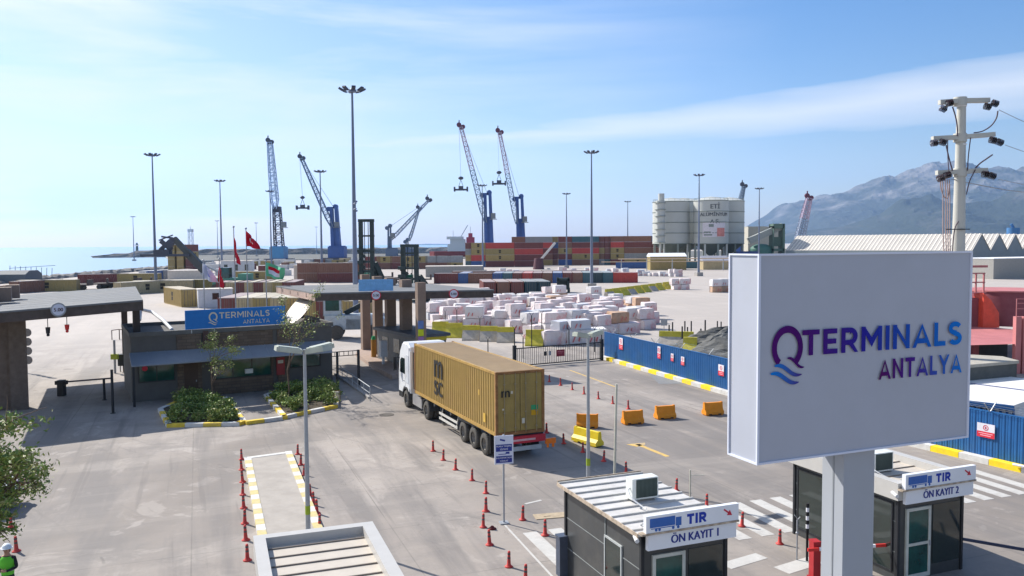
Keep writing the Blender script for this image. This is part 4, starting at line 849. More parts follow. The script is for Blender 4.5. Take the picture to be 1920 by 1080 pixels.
# ---------------- gate canopies ----------------
canroof=mat('canopy_roof_grey',(.17,.175,.18),rough=.85,var=.06,scale=.5,dirt=((.24,.23,.21),.5))
beamm=mat('canopy_beam_brown',(.09,.07,.06),rough=.7,var=.2)
woodb=mat('fascia_board',(.40,.29,.24),rough=.7,var=.12,scale=2)
colm=mat('column_cladding',(.25,.18,.14),rough=.75,var=.12,scale=1.5,bump=.2)
def canopy(name,label,corners,z,posts,th=.55):
    c=corners[0].copy(); c.z=0; t=thing('gate_canopy',label,'canopy',c,0,'gate canopies'); q=[p-c for p in corners]
    n=len(q); cen=sum(q,Vector())/n; cen.z=0
    q=[Vector((p.x,p.y,0)) for p in q]; zs=z if isinstance(z,list) else [z]*4; Z=lambda i,p_=0: Vector((q[i%4].x,q[i%4].y,zs[i%4]+p_))
    mb=MB(); mb.add([Z(i) for i in range(4)]+[Z(i,-.1) for i in range(4)],[(0,1,2,3),(7,6,5,4)]+[(i,i+4,(i+1)%4+4,(i+1)%4) for i in range(4)]); ro=mb.build('roof',canroof,t)
    rb=MB()
    for k in range(1,9):
        a=Z(0).lerp(Z(3),k/9); b=Z(1).lerp(Z(2),k/9); rb.beam(a+up_(.003),b+up_(.003),.03,.008)
    rb.build('roof_seam',paint('seam_grey',(140,142,142)),ro)
    for i in range(n):
        a=q[i]*.985+cen*.015; b=q[(i+1)%n]*.985+cen*.015; mb=MB(); mb.beam((a.x,a.y,zs[i]-.10-th/2),(b.x,b.y,zs[(i+1)%n]-.10-th/2),.16,th-.01); mb.build('fascia_beam',beamm if i!=3 else woodb,t)
    for k in range(1,5):
        a=Z(0).lerp(Z(3),k/5)-up_(.3); b=Z(1).lerp(Z(2),k/5)-up_(.3); mb=MB(); mb.beam(a,b,.14,.28); mb.build('rafter',beamm,t)
    return t,c
zL=6.4
cl_=[G(-75,590,6.22),G(268,562,6.6),G(254,537,6.6),G(-30,548,6.22)]
cl_[3]=cl_[0]+(cl_[2]-cl_[1])*1.0; cl_[3].z=6.22
tL,oL=canopy('x','left grey gate canopy on dark posts spanning the empty lane',cl_,[6.22,6.6,6.6,6.22],None)
def cpost(par,o,p,w_,h,mt,name='column'):
    mb=MB(); mb.box((p.x-o.x,p.y-o.y,h/2),(w_,w_,h),GA); return mb.build(name,mt,par)
b1=G(256,566,5.4); b2=cl_[1]*.965+cl_[0]*.035+(cl_[2]-cl_[1])*.22; cpost(tL,oL,b2,.42,5.85,mat('post_dark_brown',(.08,.06,.05),rough=.7))
b3=cl_[1]*.9+cl_[0]*.1+(cl_[2]-cl_[1])*.9; cpost(tL,oL,b3,.42,5.85,MATS['post_dark_brown'])
# massive left pier
for px0,wd in((-64,1.1),(-22,.95),(5,.9)):
    pp_=G(px0,592,5.8); cpost(tL,oL,pp_+Vector((.1,1.2,0)),wd,5.85,mat('pier_brown',(.14,.11,.09),rough=.8,var=.2))
for (x,y) in((6,553),(22,547),(-30,556),(-4,549)):
    p=G(x,y+12,zL); mb=MB(); mb.box((p.x-oL.x,p.y-oL.y,zL+.45),(.95,.95,.9),GA); mb.build('column_head',colm,tL)
def round_sign(par,p,rz,txt,r_=.42,red=True):
    e=bpy.data.objects.new('clearance_sign',None); COL.objects.link(e); e.parent=par; e.location=p; e.rotation_euler=(0,0,rz)
    mb=MB(); mb.cyl((0,0,0),(0,-.03,0),r_,n=28,mi=0); o=mb.build('sign_ring',redprint if red else greym,e)
    mb=MB(); mb.cyl((0,-.032,0),(0,-.04,0),r_*.80,n=28); mb.build('sign_face',paint('sign_white',(205,208,222)),e)
    mb=MB(); mb.text(txt,(0,-.045,-r_*.25),(1,0,0),(0,0,1),r_*.5,align='CENTER',bold=.03); mb.build('lettering',mat('sign_text',(.06,.02,.03)),e); return e
def on_edge(a,b,px,z):
    lo,hi=0,1
    for _ in range(40):
        m_=(lo+hi)/2; p=a.lerp(b,m_); p=Vector((p.x,p.y,z-H)); X_=960+F*p.dot(rt)/p.dot(fw)
        if X_<px: lo=m_
        else: hi=m_
    p=a.lerp(b,lo); return Vector((p.x,p.y,z))
eL=math.atan2((cl_[1]-cl_[0]).y,(cl_[1]-cl_[0]).x)
p=on_edge(cl_[0],cl_[1],112,6.25); round_sign(tL,p-oL+Vector((0,-.15,0)),eL,'5.00',.40,False)
for px,dz,mt in((89,.9,dark),(125,.75,redp)):
    p=on_edge(cl_[0],cl_[1],px,5.8)-oL; t=MB(); t.beam((p.x,p.y,5.8),(p.x,p.y,5.8-dz*.6),.03); t.build('lamp_hanger',dark,tL)
    t=MB(); t.cyl((p.x,p.y,5.8-dz*.6),(p.x,p.y,5.8-dz),.13,.1,10); t.ball((p.x,p.y,5.8-dz-.08),.09); t.build('signal_lamp',mt,tL)
# right canopy
zR=6.4
cr_=[G(590,549,zR),G(927,543,zR),G(790,531,zR),G(517,536,zR)]
tR,oR=canopy('x','right grey gate canopy on five tall brown columns over the truck lane',cr_,zR,None,.5)
c1=G(684,661); c5=Vector((-173/F*63.2,63.0,0)); cols=[]
def colat(px,yd,h,w_,base=True):
    x=(px-960)/F*yd; p=Vector((x,yd,0)); mb=MB(); mb.box((x-oR.x,yd-oR.y,h/2),(w_,w_*.8,h),GA); o=mb.build('column',colm,tR); cols.append(p); return p
for px,yd,h,w_ in((684,74.5,7.15,.75),(707,71.5,7.1,.75),(731,69.5,7.05,.8),(760,66.5,7.0,.85),(788,58.4,7.15,.62)): colat(px,yd,h,w_)
pl=MB(); q=[G(667,668)-oR,G(700,693)-oR,G(735,712)-oR,G(790,700)-oR,G(745,655)-oR,G(690,650)-oR]
pl.prism([tuple(p[:2]) for p in q],0,.32); pl.build('plinth',mat('plinth_brown',(.36,.27,.22),rough=.85,var=.15),tR)
eR=math.atan2((cr_[1]-cr_[0]).y,(cr_[1]-cr_[0]).x)
for px in(706,851):
    p=on_edge(cr_[0],cr_[1],px,6.15); round_sign(tR,p-oR+Vector((0,-.22,0)),eR,'5.00',.36)
p=on_edge(cr_[0],cr_[1],672,zR+.05); p2=on_edge(cr_[0],cr_[1],737,zR+.05)
t=thing('sign','pale blue name board on the right canopy roof edge','sign',p+Vector((0,.1,0)),eR); mb=MB(); mb.bb(0,(p2-p).length,0,.1,0,.85); bd=mb.build('board',paint('faded_sky_blue',(112,166,214),rough=.5),t)
mb=MB()
for x in(.3,1.3,2.3): mb.beam((x,.12,.7),(x,.9,0),.05)
mb.build('support_frame',galv,t)
f=MB(); f.text('QTERMINALS',(.25,-.004,.45),(1,0,0),(0,0,1),.2,wid=(p2-p).length-.5); f.build('lettering',paint('pale_letter',(128,180,224)),bd)
# sticker column signs on the nearest column
x=(788-960)/F*58.4; e=MB(); y0=58.4-.26
for k,(c,h_) in enumerate(((paint('plate_blue',(96,120,170)),.6),(paint('plate_yellow',(196,204,40)),.5),(paint('plate_lilac',(150,110,160)),.45),(paint('plate_blue2',(70,110,190)),.35))):
    e=MB(); zz=4.45-[0,.62,1.14,1.61][k]; e.box((x-oR.x+.03,y0-oR.y-.07-.001*k,zz-h_/2),(.42,.03,h_-.03),GA); e.build('notice_plate',c,tR)
# white curved tarpaulin chute beside canopy
a=G(536,600,2.6); 
mb=MB(); pts=[]; n=10
p0=G(540,617,4.6); p1=G(575,563,5.6)
vs_=[]
for k in range(n+1):
    q=k/n; xx=536+(562-536)*q; xx2=545+(590-545)*(q**.8); y=606-45*q**1.15
    A_=G(xx-1,592-34*q**.8,5.0+.5*q); B_=G(xx2,607-46*q**1.25,4.7+.8*q); vs_+= [A_,B_]
c0=vs_[0].copy(); mb.add([v-c0 for v in vs_],[(2*k,2*k+1,2*k+3,2*k+2) for k in range(n)]); mb.add([v-c0-Vector((0,0,.03)) for v in vs_],[(2*k,2*k+2,2*k+3,2*k+1) for k in range(n)])
tag(mb.build('sun_shade',paint('canvas_white',(236,226,210),rough=.8),None,c0),'white curved canvas shade between the blue sign and right canopy','shade')
# lane booth under the right canopy
LB,FL,RF=G(724,608,2.9),G(777,630,2.9),G(845,625,2.9)
o=Vector((FL.x,FL.y,0)); v1=Vector((RF.x-FL.x,RF.y-FL.y)); v2=Vector((LB.x-FL.x,LB.y-FL.y)); an=math.atan2(v1.y,v1.x); t=thing('lane_booth','grey lane booth with flat dark roof under the right canopy','booth',o,an)
Wb=v1.length; Db=7.6
mb=MB(); mb.bb(.25,Wb-.25,.3,Db,0,2.72); mb.build('wall',paint('booth_grey',(112,112,110),rough=.6),t)
mb=MB(); mb.bb(0,Wb,0,Db+.3,2.72,2.95); mb.build('roof',paint('booth_roof',(92,96,102),rough=.6),t)
for k in range(3):
    mb=MB(); y=1+k*2.2; mb.bb(.22,.25,y,y+1.1,1.2,2.3); mb.build('window',glass,t)
mb=MB(); mb.bb(.7,Wb-.7,.27,.3,1.3,2.3); mb.build('window',glass,t)
mb=MB(); mb.bb(.25,Wb-.25,.2,.27,2.4,2.7); mb.build('hazard_band',yellowp,t)
# litter bin / amber post and white machine on the plinth
p=G(701,676); mb=MB(); mb.cyl((0,0,0),(0,0,1.5),.22,n=12,mi=0); mb.cyl((0,0,1.5),(0,0,1.8),.2,.12,12,mi=1); tag(mb.build('litter_bin',[mat('amber',(.42,.2,.03),rough=.6),mat('green_top',(.04,.35,.14))],None,p+up_(.3)),'amber bin with green top on the canopy plinth','bin')
p=G(719,690); mb=MB(); mb.bb(-.28,.28,-.2,.2,.9,2.2); mb.bb(-.08,.08,-.08,.08,0,.9); tag(mb.build('card_reader',offw,None,p,an),'white card reader on a dark post left of the lane booth','card reader')
# ---------------- left lane gate hardware ----------------
def postline(pts,h,r_,label,mt=dark,name='gate_post',cat='post',group=None):
    for i,p in enumerate(pts):
        mb=MB(); mb.cyl((0,0,0),(0,0,h[i] if isinstance(h,list) else h),r_,n=8); mb.cyl((0,0,0),(0,0,.03),r_*2,n=8); tag(mb.build(name,mt,None,p),label[i] if isinstance(label,list) else label%ORD[i],cat,group)
postline([G(212,775),G(196,750)],[2.6,1.4],.08,['tall dark post at the left corner of the guardhouse lane','short dark post behind the lowered boom of the empty lane'])
a=G(116,742); b=G(212,735); t=thing('boom_barrier','long thin boom lowered across the empty left lane','boom gate',a); mb=MB(); mb.beam((0,0,.9),(b.x-a.x,b.y-a.y,.95),.07,.1); mb.build('boom',paint('boom_dull',(120,108,112)),t); mb=MB(); mb.bb(-.2,.2,-.2,.2,0,1.05); mb.bb(-.35,.35,-.18,.18,.75,1.0); mb.build('cabinet',dark,t)
p=G(46,700); t=thing('traffic_mirror_stand','pole with a column of round grey discs by the left pier','sign',p+Vector((.2,0,0)));
mb=MB(); mb.cyl((0,0,0),(0,0,3.5),.06,n=8); mb.build('pole',greym,t)
for k in range(4): mb=MB(); mb.cyl((.15,0,3.2-k*.72),(.15,-.05,3.2-k*.72),.32,n=18); mb.build('disc',paint('disc_grey',(120,116,114)),t)
p=G(216,700); mb=MB(); mb.cyl((0,0,0),(0,0,2.6),.09,n=8); mb.build
t=thing('post','grey post with a yellow-green box beside the empty lane','post',p); mb.build('pole',galv,t); mb=MB(); mb.bb(-.25,.25,-.15,.15,1.1,1.5); mb.build('box',paint('yg',(160,170,60)),t)
p=G(233,697); t=thing('waste_container','dark waste bin on legs at the guardhouse corner','bin',p); mb=MB(); mb.bb(-.35,.35,-.3,.3,.5,1.4); mb.build('bin_body',dark,t)
for dx in(-.3,.3): mb=MB(); mb.beam((dx,0,0),(dx,0,.5),.05); mb.build('leg',dark,t)
# pipe hoops in the yard
for i,(x,y) in enumerate([(210,637),(224,636)]):
    p=G(x,y); mb=MB(); mb.tube([(0,0,0),(0,0,1),(.8,0,1.1),(.8,0,0)],.05,6); tag(mb.build('hoop_barrier',paint('hoop_brown',(86,70,66)),None,p),['left','right'][i]+' brown steel hoop standing in the bright yard','hoop','hoop barriers in the left yard')
# handrail near the guardhouse side lane
a=G(633,706); b=G(694,752); t=MB(); n=6
t.tube([(0,0,.9),tuple(Vector((b.x-a.x,b.y-a.y,.9))),tuple(Vector((b.x-a.x,b.y-a.y,0)))],.03,6); t.tube([(0,0,.5),tuple(Vector((b.x-a.x,b.y-a.y,.5)))],.02,6)
for k in range(n): q=(b-a)*(k/n); t.beam((q.x,q.y,0),(q.x,q.y,.9),.04)
tag(t.build('handrail',galv,None,a),'grey tubular handrail beside the guardhouse side lane','rail')
a,b=G(625,702),G(690,748); t=MB(); kerb([a,b],.2,.14,t,1.2,0); struct(t.build('kerb',[conc,conc]))
# ---------------- black sliding gate ----------------
a=G(967,690); b=G(1126,676); an=math.atan2((b-a).y,(b-a).x); Ln=(b-a).length; t=thing('sliding_gate','long black bar gate across the road left of the blue fence','gate',a,an); Hg=1.5
for z in(.12,Hg): mb=MB(); mb.bb(0,Ln,-.04,.04,z,z+.08); mb.build('rail',dark,t)
mb=MB(); n=int(Ln/.17)
for k in range(n+1): x=Ln*k/n; mb.bb(x-.015,x+.015,-.018,.018,.2,Hg)
mb.build('gate_bars',dark,t)
for x in(-.1,Ln+.1): mb=MB(); mb.bb(x-.12,x+.12,-.12,.12,0,1.8); mb.build('gate_post',dark,t)
mb=MB(); mb.bb(Ln*.46,Ln*.56,-.06,-.045,.65,1.2); s1_=mb.build('notice_plate',mat('maroon_plate',(.22,.02,.04),rough=.5),t)
f=MB(); f.box((Ln*.51,-.065,1.05),(Ln*.07,.005,.05)); f.box((Ln*.51,-.065,.92),(Ln*.05,.005,.04)); f.build('print_line',paint('pink_line',(200,120,130)),s1_)
for x in(.32,.37): mb=MB(); mb.bb(Ln*x,Ln*(x+.03),-.06,-.045,.8,1.15); mb.build('notice_plate',dark if x<.35 else greym,t)
mb=MB(); mb.bb(.3,Ln,-.2,.2,0,.05); mb.build('floor_track',conc,t)
# ---------------- blue corrugated fence ----------------
FP=[G(1133,672),G(1362,738),G(1705,832),G(1925,884)]; FP.append(FP[-1]+(FP[-1]-FP[-2])*1.2); fh=2.25
for i in range(len(FP)-1):
    a,b=FP[i],FP[i+1]; Ln=(b-a).length; an=math.atan2((b-a).y,(b-a).x)
    lb_=['blue corrugated fence section from the black gate to the orange barriers','blue corrugated fence section hidden mostly behind the billboard','blue corrugated fence section right of the billboard with a red notice','blue corrugated fence section leaving the frame at the right'][i]
    t=thing('corrugated_fence',lb_,'fence',a,an,'blue boundary fence')
    mb=MB(); corr_side(mb,0,Ln,0,.0,fh,-1,.26,.045); mb.build('sheet',blued,t)
    mb=MB(); corr_side(mb,0,Ln,.06,.0,fh,1,.26,.045); mb.build('back_sheet',blued,t)
    mb=MB(); mb.bb(0,Ln,-.0,.09,fh,fh+.05); mb.build('top_rail',blued,t)
    n=max(2,int(Ln/3.0))
    for k in range(n):
        x=(k+.4)*Ln/n; mb=MB(); mb.beam((x,.05,fh),(x-.05,-.3,fh+.42),.035); mb.beam((x,.05,fh),(x+.05,.4,fh+.42),.035); mb.build('barb_bracket',galv,t)
    mb=MB()
    for yy,zz in((-.28,.4),(-.14,.2),(.18,.2),(.36,.4)): mb.beam((0,yy,fh+zz),(Ln,yy,fh+zz),.008)
    mb.build('barbed_wire',galv,t)
    kb=MB(); kerb([a,b],.42,.26,kb,1.15 if i<2 else 1.3,0,-1); ko=kb.build('painted_kerb',[kerbw,paint('kerb_bright_yellow',(238,206,40),rough=.8,var=.1,scale=4,dirt=((.5,.42,.2),.4))]); tag(ko,['yellow and white painted kerb run from the gate to the billboard','painted kerb run hidden behind the billboard','large painted kerb run right of the billboard column','painted kerb run leaving the frame at the right'][i],'kerb','painted kerb below the blue fence')
    def notice(x,z0,wd,ht):
        e=MB(); e.bb(x,x+wd,-.06,-.04,z0,z0+ht); o=e.build('notice',paint('notice_white',(216,214,222)),t)
        e=MB(); e.bb(x,x+wd,-.066,-.061,z0,z0+ht*.42); e.build('red_panel',paint('notice_redp',(206,46,64)),o)
        e=MB(); n_=16; R_=ht*.2; vv=[]
        for k in range(n_+1):
            a_=2*math.pi*k/n_
            for r2 in(R_*.75,R_): vv.append((x+wd/2+r2*math.cos(a_),-.067,z0+ht*.7+r2*math.sin(a_)))
        e.add(vv,[(2*k,2*k+2,2*k+3,2*k+1) for k in range(n_)]); e.bb(x+wd/2-R_*.25,x+wd/2+R_*.2,-.068,-.063,z0+ht*.62,z0+ht*.78); e.build('pictogram',redprint,o)
        e=MB(); e.bb(x+wd*.1,x+wd*.9,-.071,-.067,z0+ht*.26,z0+ht*.31); e.bb(x+wd*.2,x+wd*.8,-.071,-.067,z0+ht*.12,z0+ht*.17); e.build('print_line',paint('notice_line',(230,170,180)),o)
    if i==0:
        for px,z,wd,ht in((1162,1.15,.62,.95),(1234,1.2,.42,.9),(1259,1.25,.36,.55),(1278,1.15,.42,.6),(1348,1.1,.62,.72)):
            notice(width_on(a,an,px),z,wd,ht)
    if i==2: notice(width_on(a,an,1832),1.1,.8,.62)
p=G(1876,876)+Vector((.1,-.7,.27)); mb=MB(); mb.cyl((0,0,.05),(2.2,-3.2,.1),.05,n=8); tag(mb.build('white_pipe',white,None,p),'white pipe lying on the painted kerb at the right edge','pipe')
# ---------------- marble block yard ----------------
marbA=mat('marble_pale',(.66,.64,.64),rough=.75,var=.08,scale=.8,bump=.2,dirt=((.62,.44,.40),.8))
marbB=mat('marble_pink_stained',(.66,.60,.60),rough=.8,var=.1,scale=1.7,bump=.2,dirt=((.60,.17,.17),1.0))
marbC=mat('marble_rust_stained',(.50,.34,.24),rough=.85,var=.25,scale=1.2,bump=.4,dirt=((.50,.20,.08),.95))
marbD=mat('marble_grey_cut',(.55,.56,.60),rough=.6,var=.06,scale=.8)
def block_mesh(sz,m_,seed,paintmark=True):
    rnd=random.Random(seed); bm=bmesh.new(); bmesh.ops.create_cube(bm,size=1)
    for v in bm.verts:
        v.co=Vector((v.co.x*sz[0],v.co.y*sz[1],(v.co.z+.5)*sz[2]))+Vector((rnd.uniform(-.07,.07),rnd.uniform(-.07,.07),rnd.uniform(-.06,.06) if v.co.z>0 else 0))
    bmesh.ops.bevel(bm,geom=list(bm.edges),offset=rnd.uniform(.03,.08),segments=2,affect='EDGES'); bmesh.ops.triangulate(bm,faces=bm.faces); bmesh.ops.subdivide_edges(bm,edges=list(bm.edges),cuts=2); [setattr(v,'co',v.co+Vector((rnd.gauss(0,.014),rnd.gauss(0,.014),rnd.gauss(0,.012)))) for v in bm.verts]
    mb=MB(); mb.v=[tuple(v.co) for v in bm.verts]; mb.f=[tuple(v.index for v in f.verts) for f in bm.faces] if not bm.verts.index_update() else 0; mb.mi=[0]*len(mb.f); mb.sm=[False]*len(mb.f); bm.free()
    if paintmark:
        x=rnd.uniform(-.4,.0)*sz[0]; z=sz[2]*rnd.uniform(.15,.3); y=-sz[1]/2-.085
        mb.quad((x,y,z),(x+.12,y,z),(x+.32,y,z+.45),(x+.2,y,z+.45),mi=1); mb.quad((x+.5,y,z+.1),(x+.62,y,z),(x+.72,y,z+.4),(x+.6,y,z+.42),mi=1)
    me=mb.mesh('marble_block',[m_,paint('red_spray',(196,110,108),var=.3,scale=5)]); return me
bmesh_cache=[]; cdk=mat('trailer_dark',(.09,.07,.06),rough=.7)
for i in range(14):
    sz=(random.uniform(1.6,2.7),random.uniform(1.2,1.7),random.uniform(.95,1.45)); m_=[marbA,marbB,marbB,marbA,marbB,marbB,marbC,marbA,marbD,marbB,marbB,marbA,marbB,marbB][i]
    bmesh_cache.append((block_mesh(sz,m_,i,i%3!=1),sz,['chalky white','plain white','pink-stained','white','pink-veined','reddish','rusty brown','pale','light grey','pinkish','pale rosy','clean white','blotchy pink','pink-flecked'][i]))
def block(p,rz,idx,label,group='marble blocks stored in the yard'):
    me,sz,_=bmesh_cache[idx]; o=bpy.data.objects.new('marble_block',me); COL.objects.link(o); o.location=p; o.rotation_euler=(0,0,rz); tag(o,label,'stone block',group); return o
rows=[ # y of the foot line, x from, x to (picture), the pile narrows away from the gate
 (645,1028,1118,4),(634,1000,1140,6),(624,955,1190,10),(615,820,1222,15),(607,812,1226,17),(599,806,1222,17),(592,806,1212,17),(585,812,1200,16),(579,830,1195,15),(573,850,1185,14),(567,868,1165,12),(561,920,1130,9)]
rnd=random.Random(12)
for ri,(yy,xa,xb,n) in enumerate(rows):
    for k in range(n):
        x=xa+(xb-xa)*(k+.5)/n+rnd.uniform(-4,4); p=G(x,yy+rnd.uniform(-1.5,1.5)); idx=rnd.randrange(14); an=R(rnd.choice([20,25,28,32,12]))+rnd.uniform(-.12,.12)
        nm=bmesh_cache[idx][2]
        _b=block(p,an,idx,'%s marble block, %s from left in %s row of the pile'%(nm,ORD[k],ORD[ri]))
        if ri<2: _b.scale=(1.25,1.25,1.25)
        if rnd.random()<(.62 if ri<8 else .3) and not(ri<2 and k<1):
            j=rnd.randrange(14); z=bmesh_cache[idx][1][2]*(1.25 if ri<2 else 1); block(p+Vector((rnd.uniform(-.3,.3),rnd.uniform(-.3,.3),z+.01)),an+rnd.uniform(-.2,.2),j,'%s marble block on top, %s from left in %s row'%(bmesh_cache[j][2],ORD[k],ORD[ri]))
# far rows of cut blocks
for k in range(26):
    x=1025+k*9.8; y=514.5+(k*.16); p=G(x,y); idx=rnd.choice([1,4,7,8,11,13]); b_=block(p,R(rnd.uniform(0,30)),idx,'%s far white block from left in the long far row'%ORD[k],'far row of white marble blocks')
    if rnd.random()<.45: block(p+up_(bmesh_cache[idx][1][2]),R(rnd.uniform(0,30)),rnd.choice([1,4,8,13]),'far block stacked upon the %s in the long far row'%ORD[k],'far row of white marble blocks')
for (x,y),l in zip([(1268,543),(1283,543),(1342,548),(1358,547)],['left pale block pair','right pale block pair','brownish block pair by the billboard','greyish block pair by the billboard']):
    p=G(x,y); i_=4 if x<1300 else 6
    block(p,R(10),i_,'lower block of the %s on the open quay'%l); block(p+up_(bmesh_cache[i_][1][2]+.01),R(14),(i_+5)%14,'upper block of the %s on the open quay'%l)
for k,(x,y) in enumerate([(905,508),(925,506),(943,504),(955,505),(968,505)]):
    block(G(x,y+6)+up_(0),R(5),[1,7,11,4,8][k],'%s white block on the container row top side'%ORD[k],'white blocks behind the low container row')
# concrete barriers with yellow tops
conp=mat('barrier_concrete',(.42,.38,.33),rough=.9,var=.2,scale=3,bump=.3,dirt=((.55,.42,.2),.4)); yel2=mat('barrier_yellow',(.52,.45,.05),rough=.75,var=.2,scale=3,dirt=((.35,.28,.12),.5))
def jersey(p,rz,label,g_,L_=2.3,m2=conp):
    t=thing('concrete_barrier',label,'barrier',p,rz,g_)
    mb=MB(); mb.ext([(-1.0,0),(-.95,.16),(-.2,1.0),(.2,1.0),(.4,.3),(.4,0)],-L_/2,L_/2); mb.build('base',m2,t)
    mb=MB(); mb.ext([(-.2,1.0),(-.12,1.5),(.14,1.5),(.2,1.0)],-L_/2,L_/2); mb.build('upper',yel2,t); return t
for k,(x,y) in enumerate([(826,629),(852,632),(884,637),(917,639),(949,641),(1003,647)]): jersey(G(x,y),R(-4 if k!=5 else -8),'%s yellow-topped concrete barrier from left before the marble pile'%ORD[k],'concrete barriers before the marble pile',1.75,yel2 if k in(0,1,5) else conp)
for k in range(9): jersey(G(1142+k*13.3,557-k*1.9),R(52),'%s yellow concrete barrier from left in the far diagonal row'%ORD[k],'concrete barriers in the far diagonal row',2.4,yel2 if k%3 else conp)
jersey(G(1268,651),R(-18),'long worn concrete barrier behind the blue fence','barriers behind the blue fence',3.2); jersey(G(1294,664),R(-18),'yellow-ended concrete barrier right behind the blue fence','barriers behind the blue fence',1.2,yel2)
# gravel heap
gm=mat('dark_aggregate',(.12,.12,.115),rough=.95,var=.35,scale=1.2,bump=.8,bscale=3)
c=G(1368,662); mb=MB(); nr,na=14,40; vv=[]
for i in range(nr+1):
    for k in range(na):
        q=i/nr; a_=2*math.pi*k/na; rr=(1-q)*(5.0+.7*math.sin(3*a_)+.3*math.sin(7*a_)); vv.append((rr*math.cos(a_)*1.05+rnd.uniform(-.12,.12),rr*math.sin(a_)*.8+rnd.uniform(-.12,.12),2.45*(1-(1-q)**1.6)**.9*(.9+.1*math.sin(5*a_))+rnd.uniform(-.07,.07)*(q>0)))
mb.add(vv,[(i*na+k,i*na+(k+1)%na,(i+1)*na+(k+1)%na,(i+1)*na+k) for i in range(nr) for k in range(na)]); tag(mb.build('gravel_heap',gm,None,c),'dark grey gravel heap behind the blue fence','gravel heap')
struct(strip('asphalt_apron',G(1340,700)+Vector((2,0,0)),Vector((1,0,0)),14,9,mat('dark_apron',(.20,.205,.21),rough=.9,var=.1)))
fx=[(1254.5,636,609),(1261,634,604),(1279,640,612),(1284,632,602),(1289,634,613),(1296,632,602),(1314,640,616),(1322,645,600),(1345,618,602),(1352,617,603)]
for k,(x,y0,y1) in enumerate(fx):
    p=G(x,y0+(14 if k in(0,2,6,7) else 8)); h=PY(x,y1,p.y).z; mb=MB(); mb.cyl((0,0,0),(0,0,h),.07,n=8); tag(mb.build('fence_post',dark,None,p),'%s dark post from left around the gravel heap'%ORD[k],'post','dark posts around the gravel heap')
p=G(1245,628); mb=MB(); mb.bb(-.35,.35,-.03,.03,1.0,1.7); mb.cyl((0,0,0),(0,0,1.0),.04,n=6); tag(mb.build('small_sign',greym,None,p),'small grey square sign on the open quay','sign')
for k,(x,y0,y1) in enumerate([(857,622,582),(835,616,585),(900,630,598),(997,652,592),(1016,645,588),(965,690,617),(981,672,633),(1067,655,620),(1115,660,617),(915,662,640),(1128,676,622)]):
    p=G(x,y0); h=max(1.2,PY(x,y1,p.y).z); t=MB(); t.cyl((0,0,0),(0,0,h),.045,n=8); t.beam((0,0,h),(-.2,0,h+.3),.03); t.beam((0,0,h),(.2,0,h+.3),.03); tag(t.build('fence_post',dark,None,p),'%s forked dark post in the line before the marble pile'%ORD[k],'post','forked fence posts before the marble pile')
# ---------------- containers ----------------
def ccol(name,rgb): return mat('container_'+name,rgb,rough=.6,var=.12,scale=1.2,dirt=((rgb[0]*.6+.05,rgb[1]*.6+.03,rgb[2]*.6+.02),.5))
CC={'olive':ccol('olive',(.30,.23,.09)),'mustard':ccol('mustard',(.38,.27,.10)),'maroon':ccol('maroon',(.16,.05,.045)),'brown':ccol('brown',(.20,.10,.07)),'red':ccol('red',(.42,.06,.05)),'blue':ccol('blue',(.045,.10,.26)),'teal':ccol('teal',(.05,.12,.15)),'white':ccol('white',(.60,.60,.60)),'salmon':ccol('salmon',(.42,.16,.12)),'grey':ccol('grey',(.26,.27,.28)),'tan':ccol('tan',(.42,.34,.20)),'dark teal':ccol('darkteal',(.02,.05,.065))}
cm_cache={}
def cmesh(col,L_,light=True,logo_=False):
    k=(col,L_,light)
    if k in cm_cache: return cm_cache[k]
    mb=MB(); W2=1.2
    for sg in(1,-1): corr_side(mb,-L_/2+.08,L_/2-.08,sg*W2,.14,2.45,sg,.45 if light else .3,.05)
    mb.bb(-L_/2,L_/2,-1.17,1.17,0,.14); 
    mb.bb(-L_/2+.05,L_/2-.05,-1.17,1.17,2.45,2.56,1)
    for sx_ in(-1,1):
        for sg in(1,-1): mb.bb(sx_*(L_/2-.06)-.07,sx_*(L_/2-.06)+.07,sg*1.16-.06,sg*1.16+.06,.14,2.59)
        x=sx_*(L_/2-.06); mb.bb(x-.03,x+.03,-1.1,1.1,.14,2.45)
        for yy in(-.75,-.3,.3,.75): mb.bb(x+sx_*.03,x+sx_*.06,yy-.03,yy+.03,.15,2.4,2)
        mb.bb(x+sx_*.03,x+sx_*.035,-.02,.02,.14,2.45,2)
    if col in('olive','mustard','tan') and L_>6:
        for sg in(1,-1): mb.bb(-.5,.5,sg*1.215-.006,sg*1.215+.006,1.4,2.0,3); mb.bb(-.45,.45,sg*1.215-.006,sg*1.215+.006,.75,1.3,3)
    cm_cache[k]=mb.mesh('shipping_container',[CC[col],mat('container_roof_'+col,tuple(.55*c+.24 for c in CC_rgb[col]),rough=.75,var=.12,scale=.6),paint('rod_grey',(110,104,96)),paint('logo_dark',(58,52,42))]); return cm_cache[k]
CC_rgb={'olive':(.30,.23,.09),'mustard':(.38,.27,.10),'maroon':(.16,.05,.045),'brown':(.20,.10,.07),'red':(.42,.06,.05),'blue':(.045,.10,.26),'teal':(.05,.12,.15),'white':(.6,.6,.6),'salmon':(.42,.16,.12),'grey':(.26,.27,.28),'tan':(.42,.34,.20),'dark teal':(.02,.05,.065)}
def cont(p,rz,col,L_,label,group=None,sc=None,name='shipping_container'):
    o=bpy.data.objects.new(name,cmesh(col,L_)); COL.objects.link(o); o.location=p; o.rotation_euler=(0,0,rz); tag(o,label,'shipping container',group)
    if sc: o.scale=sc
    return o
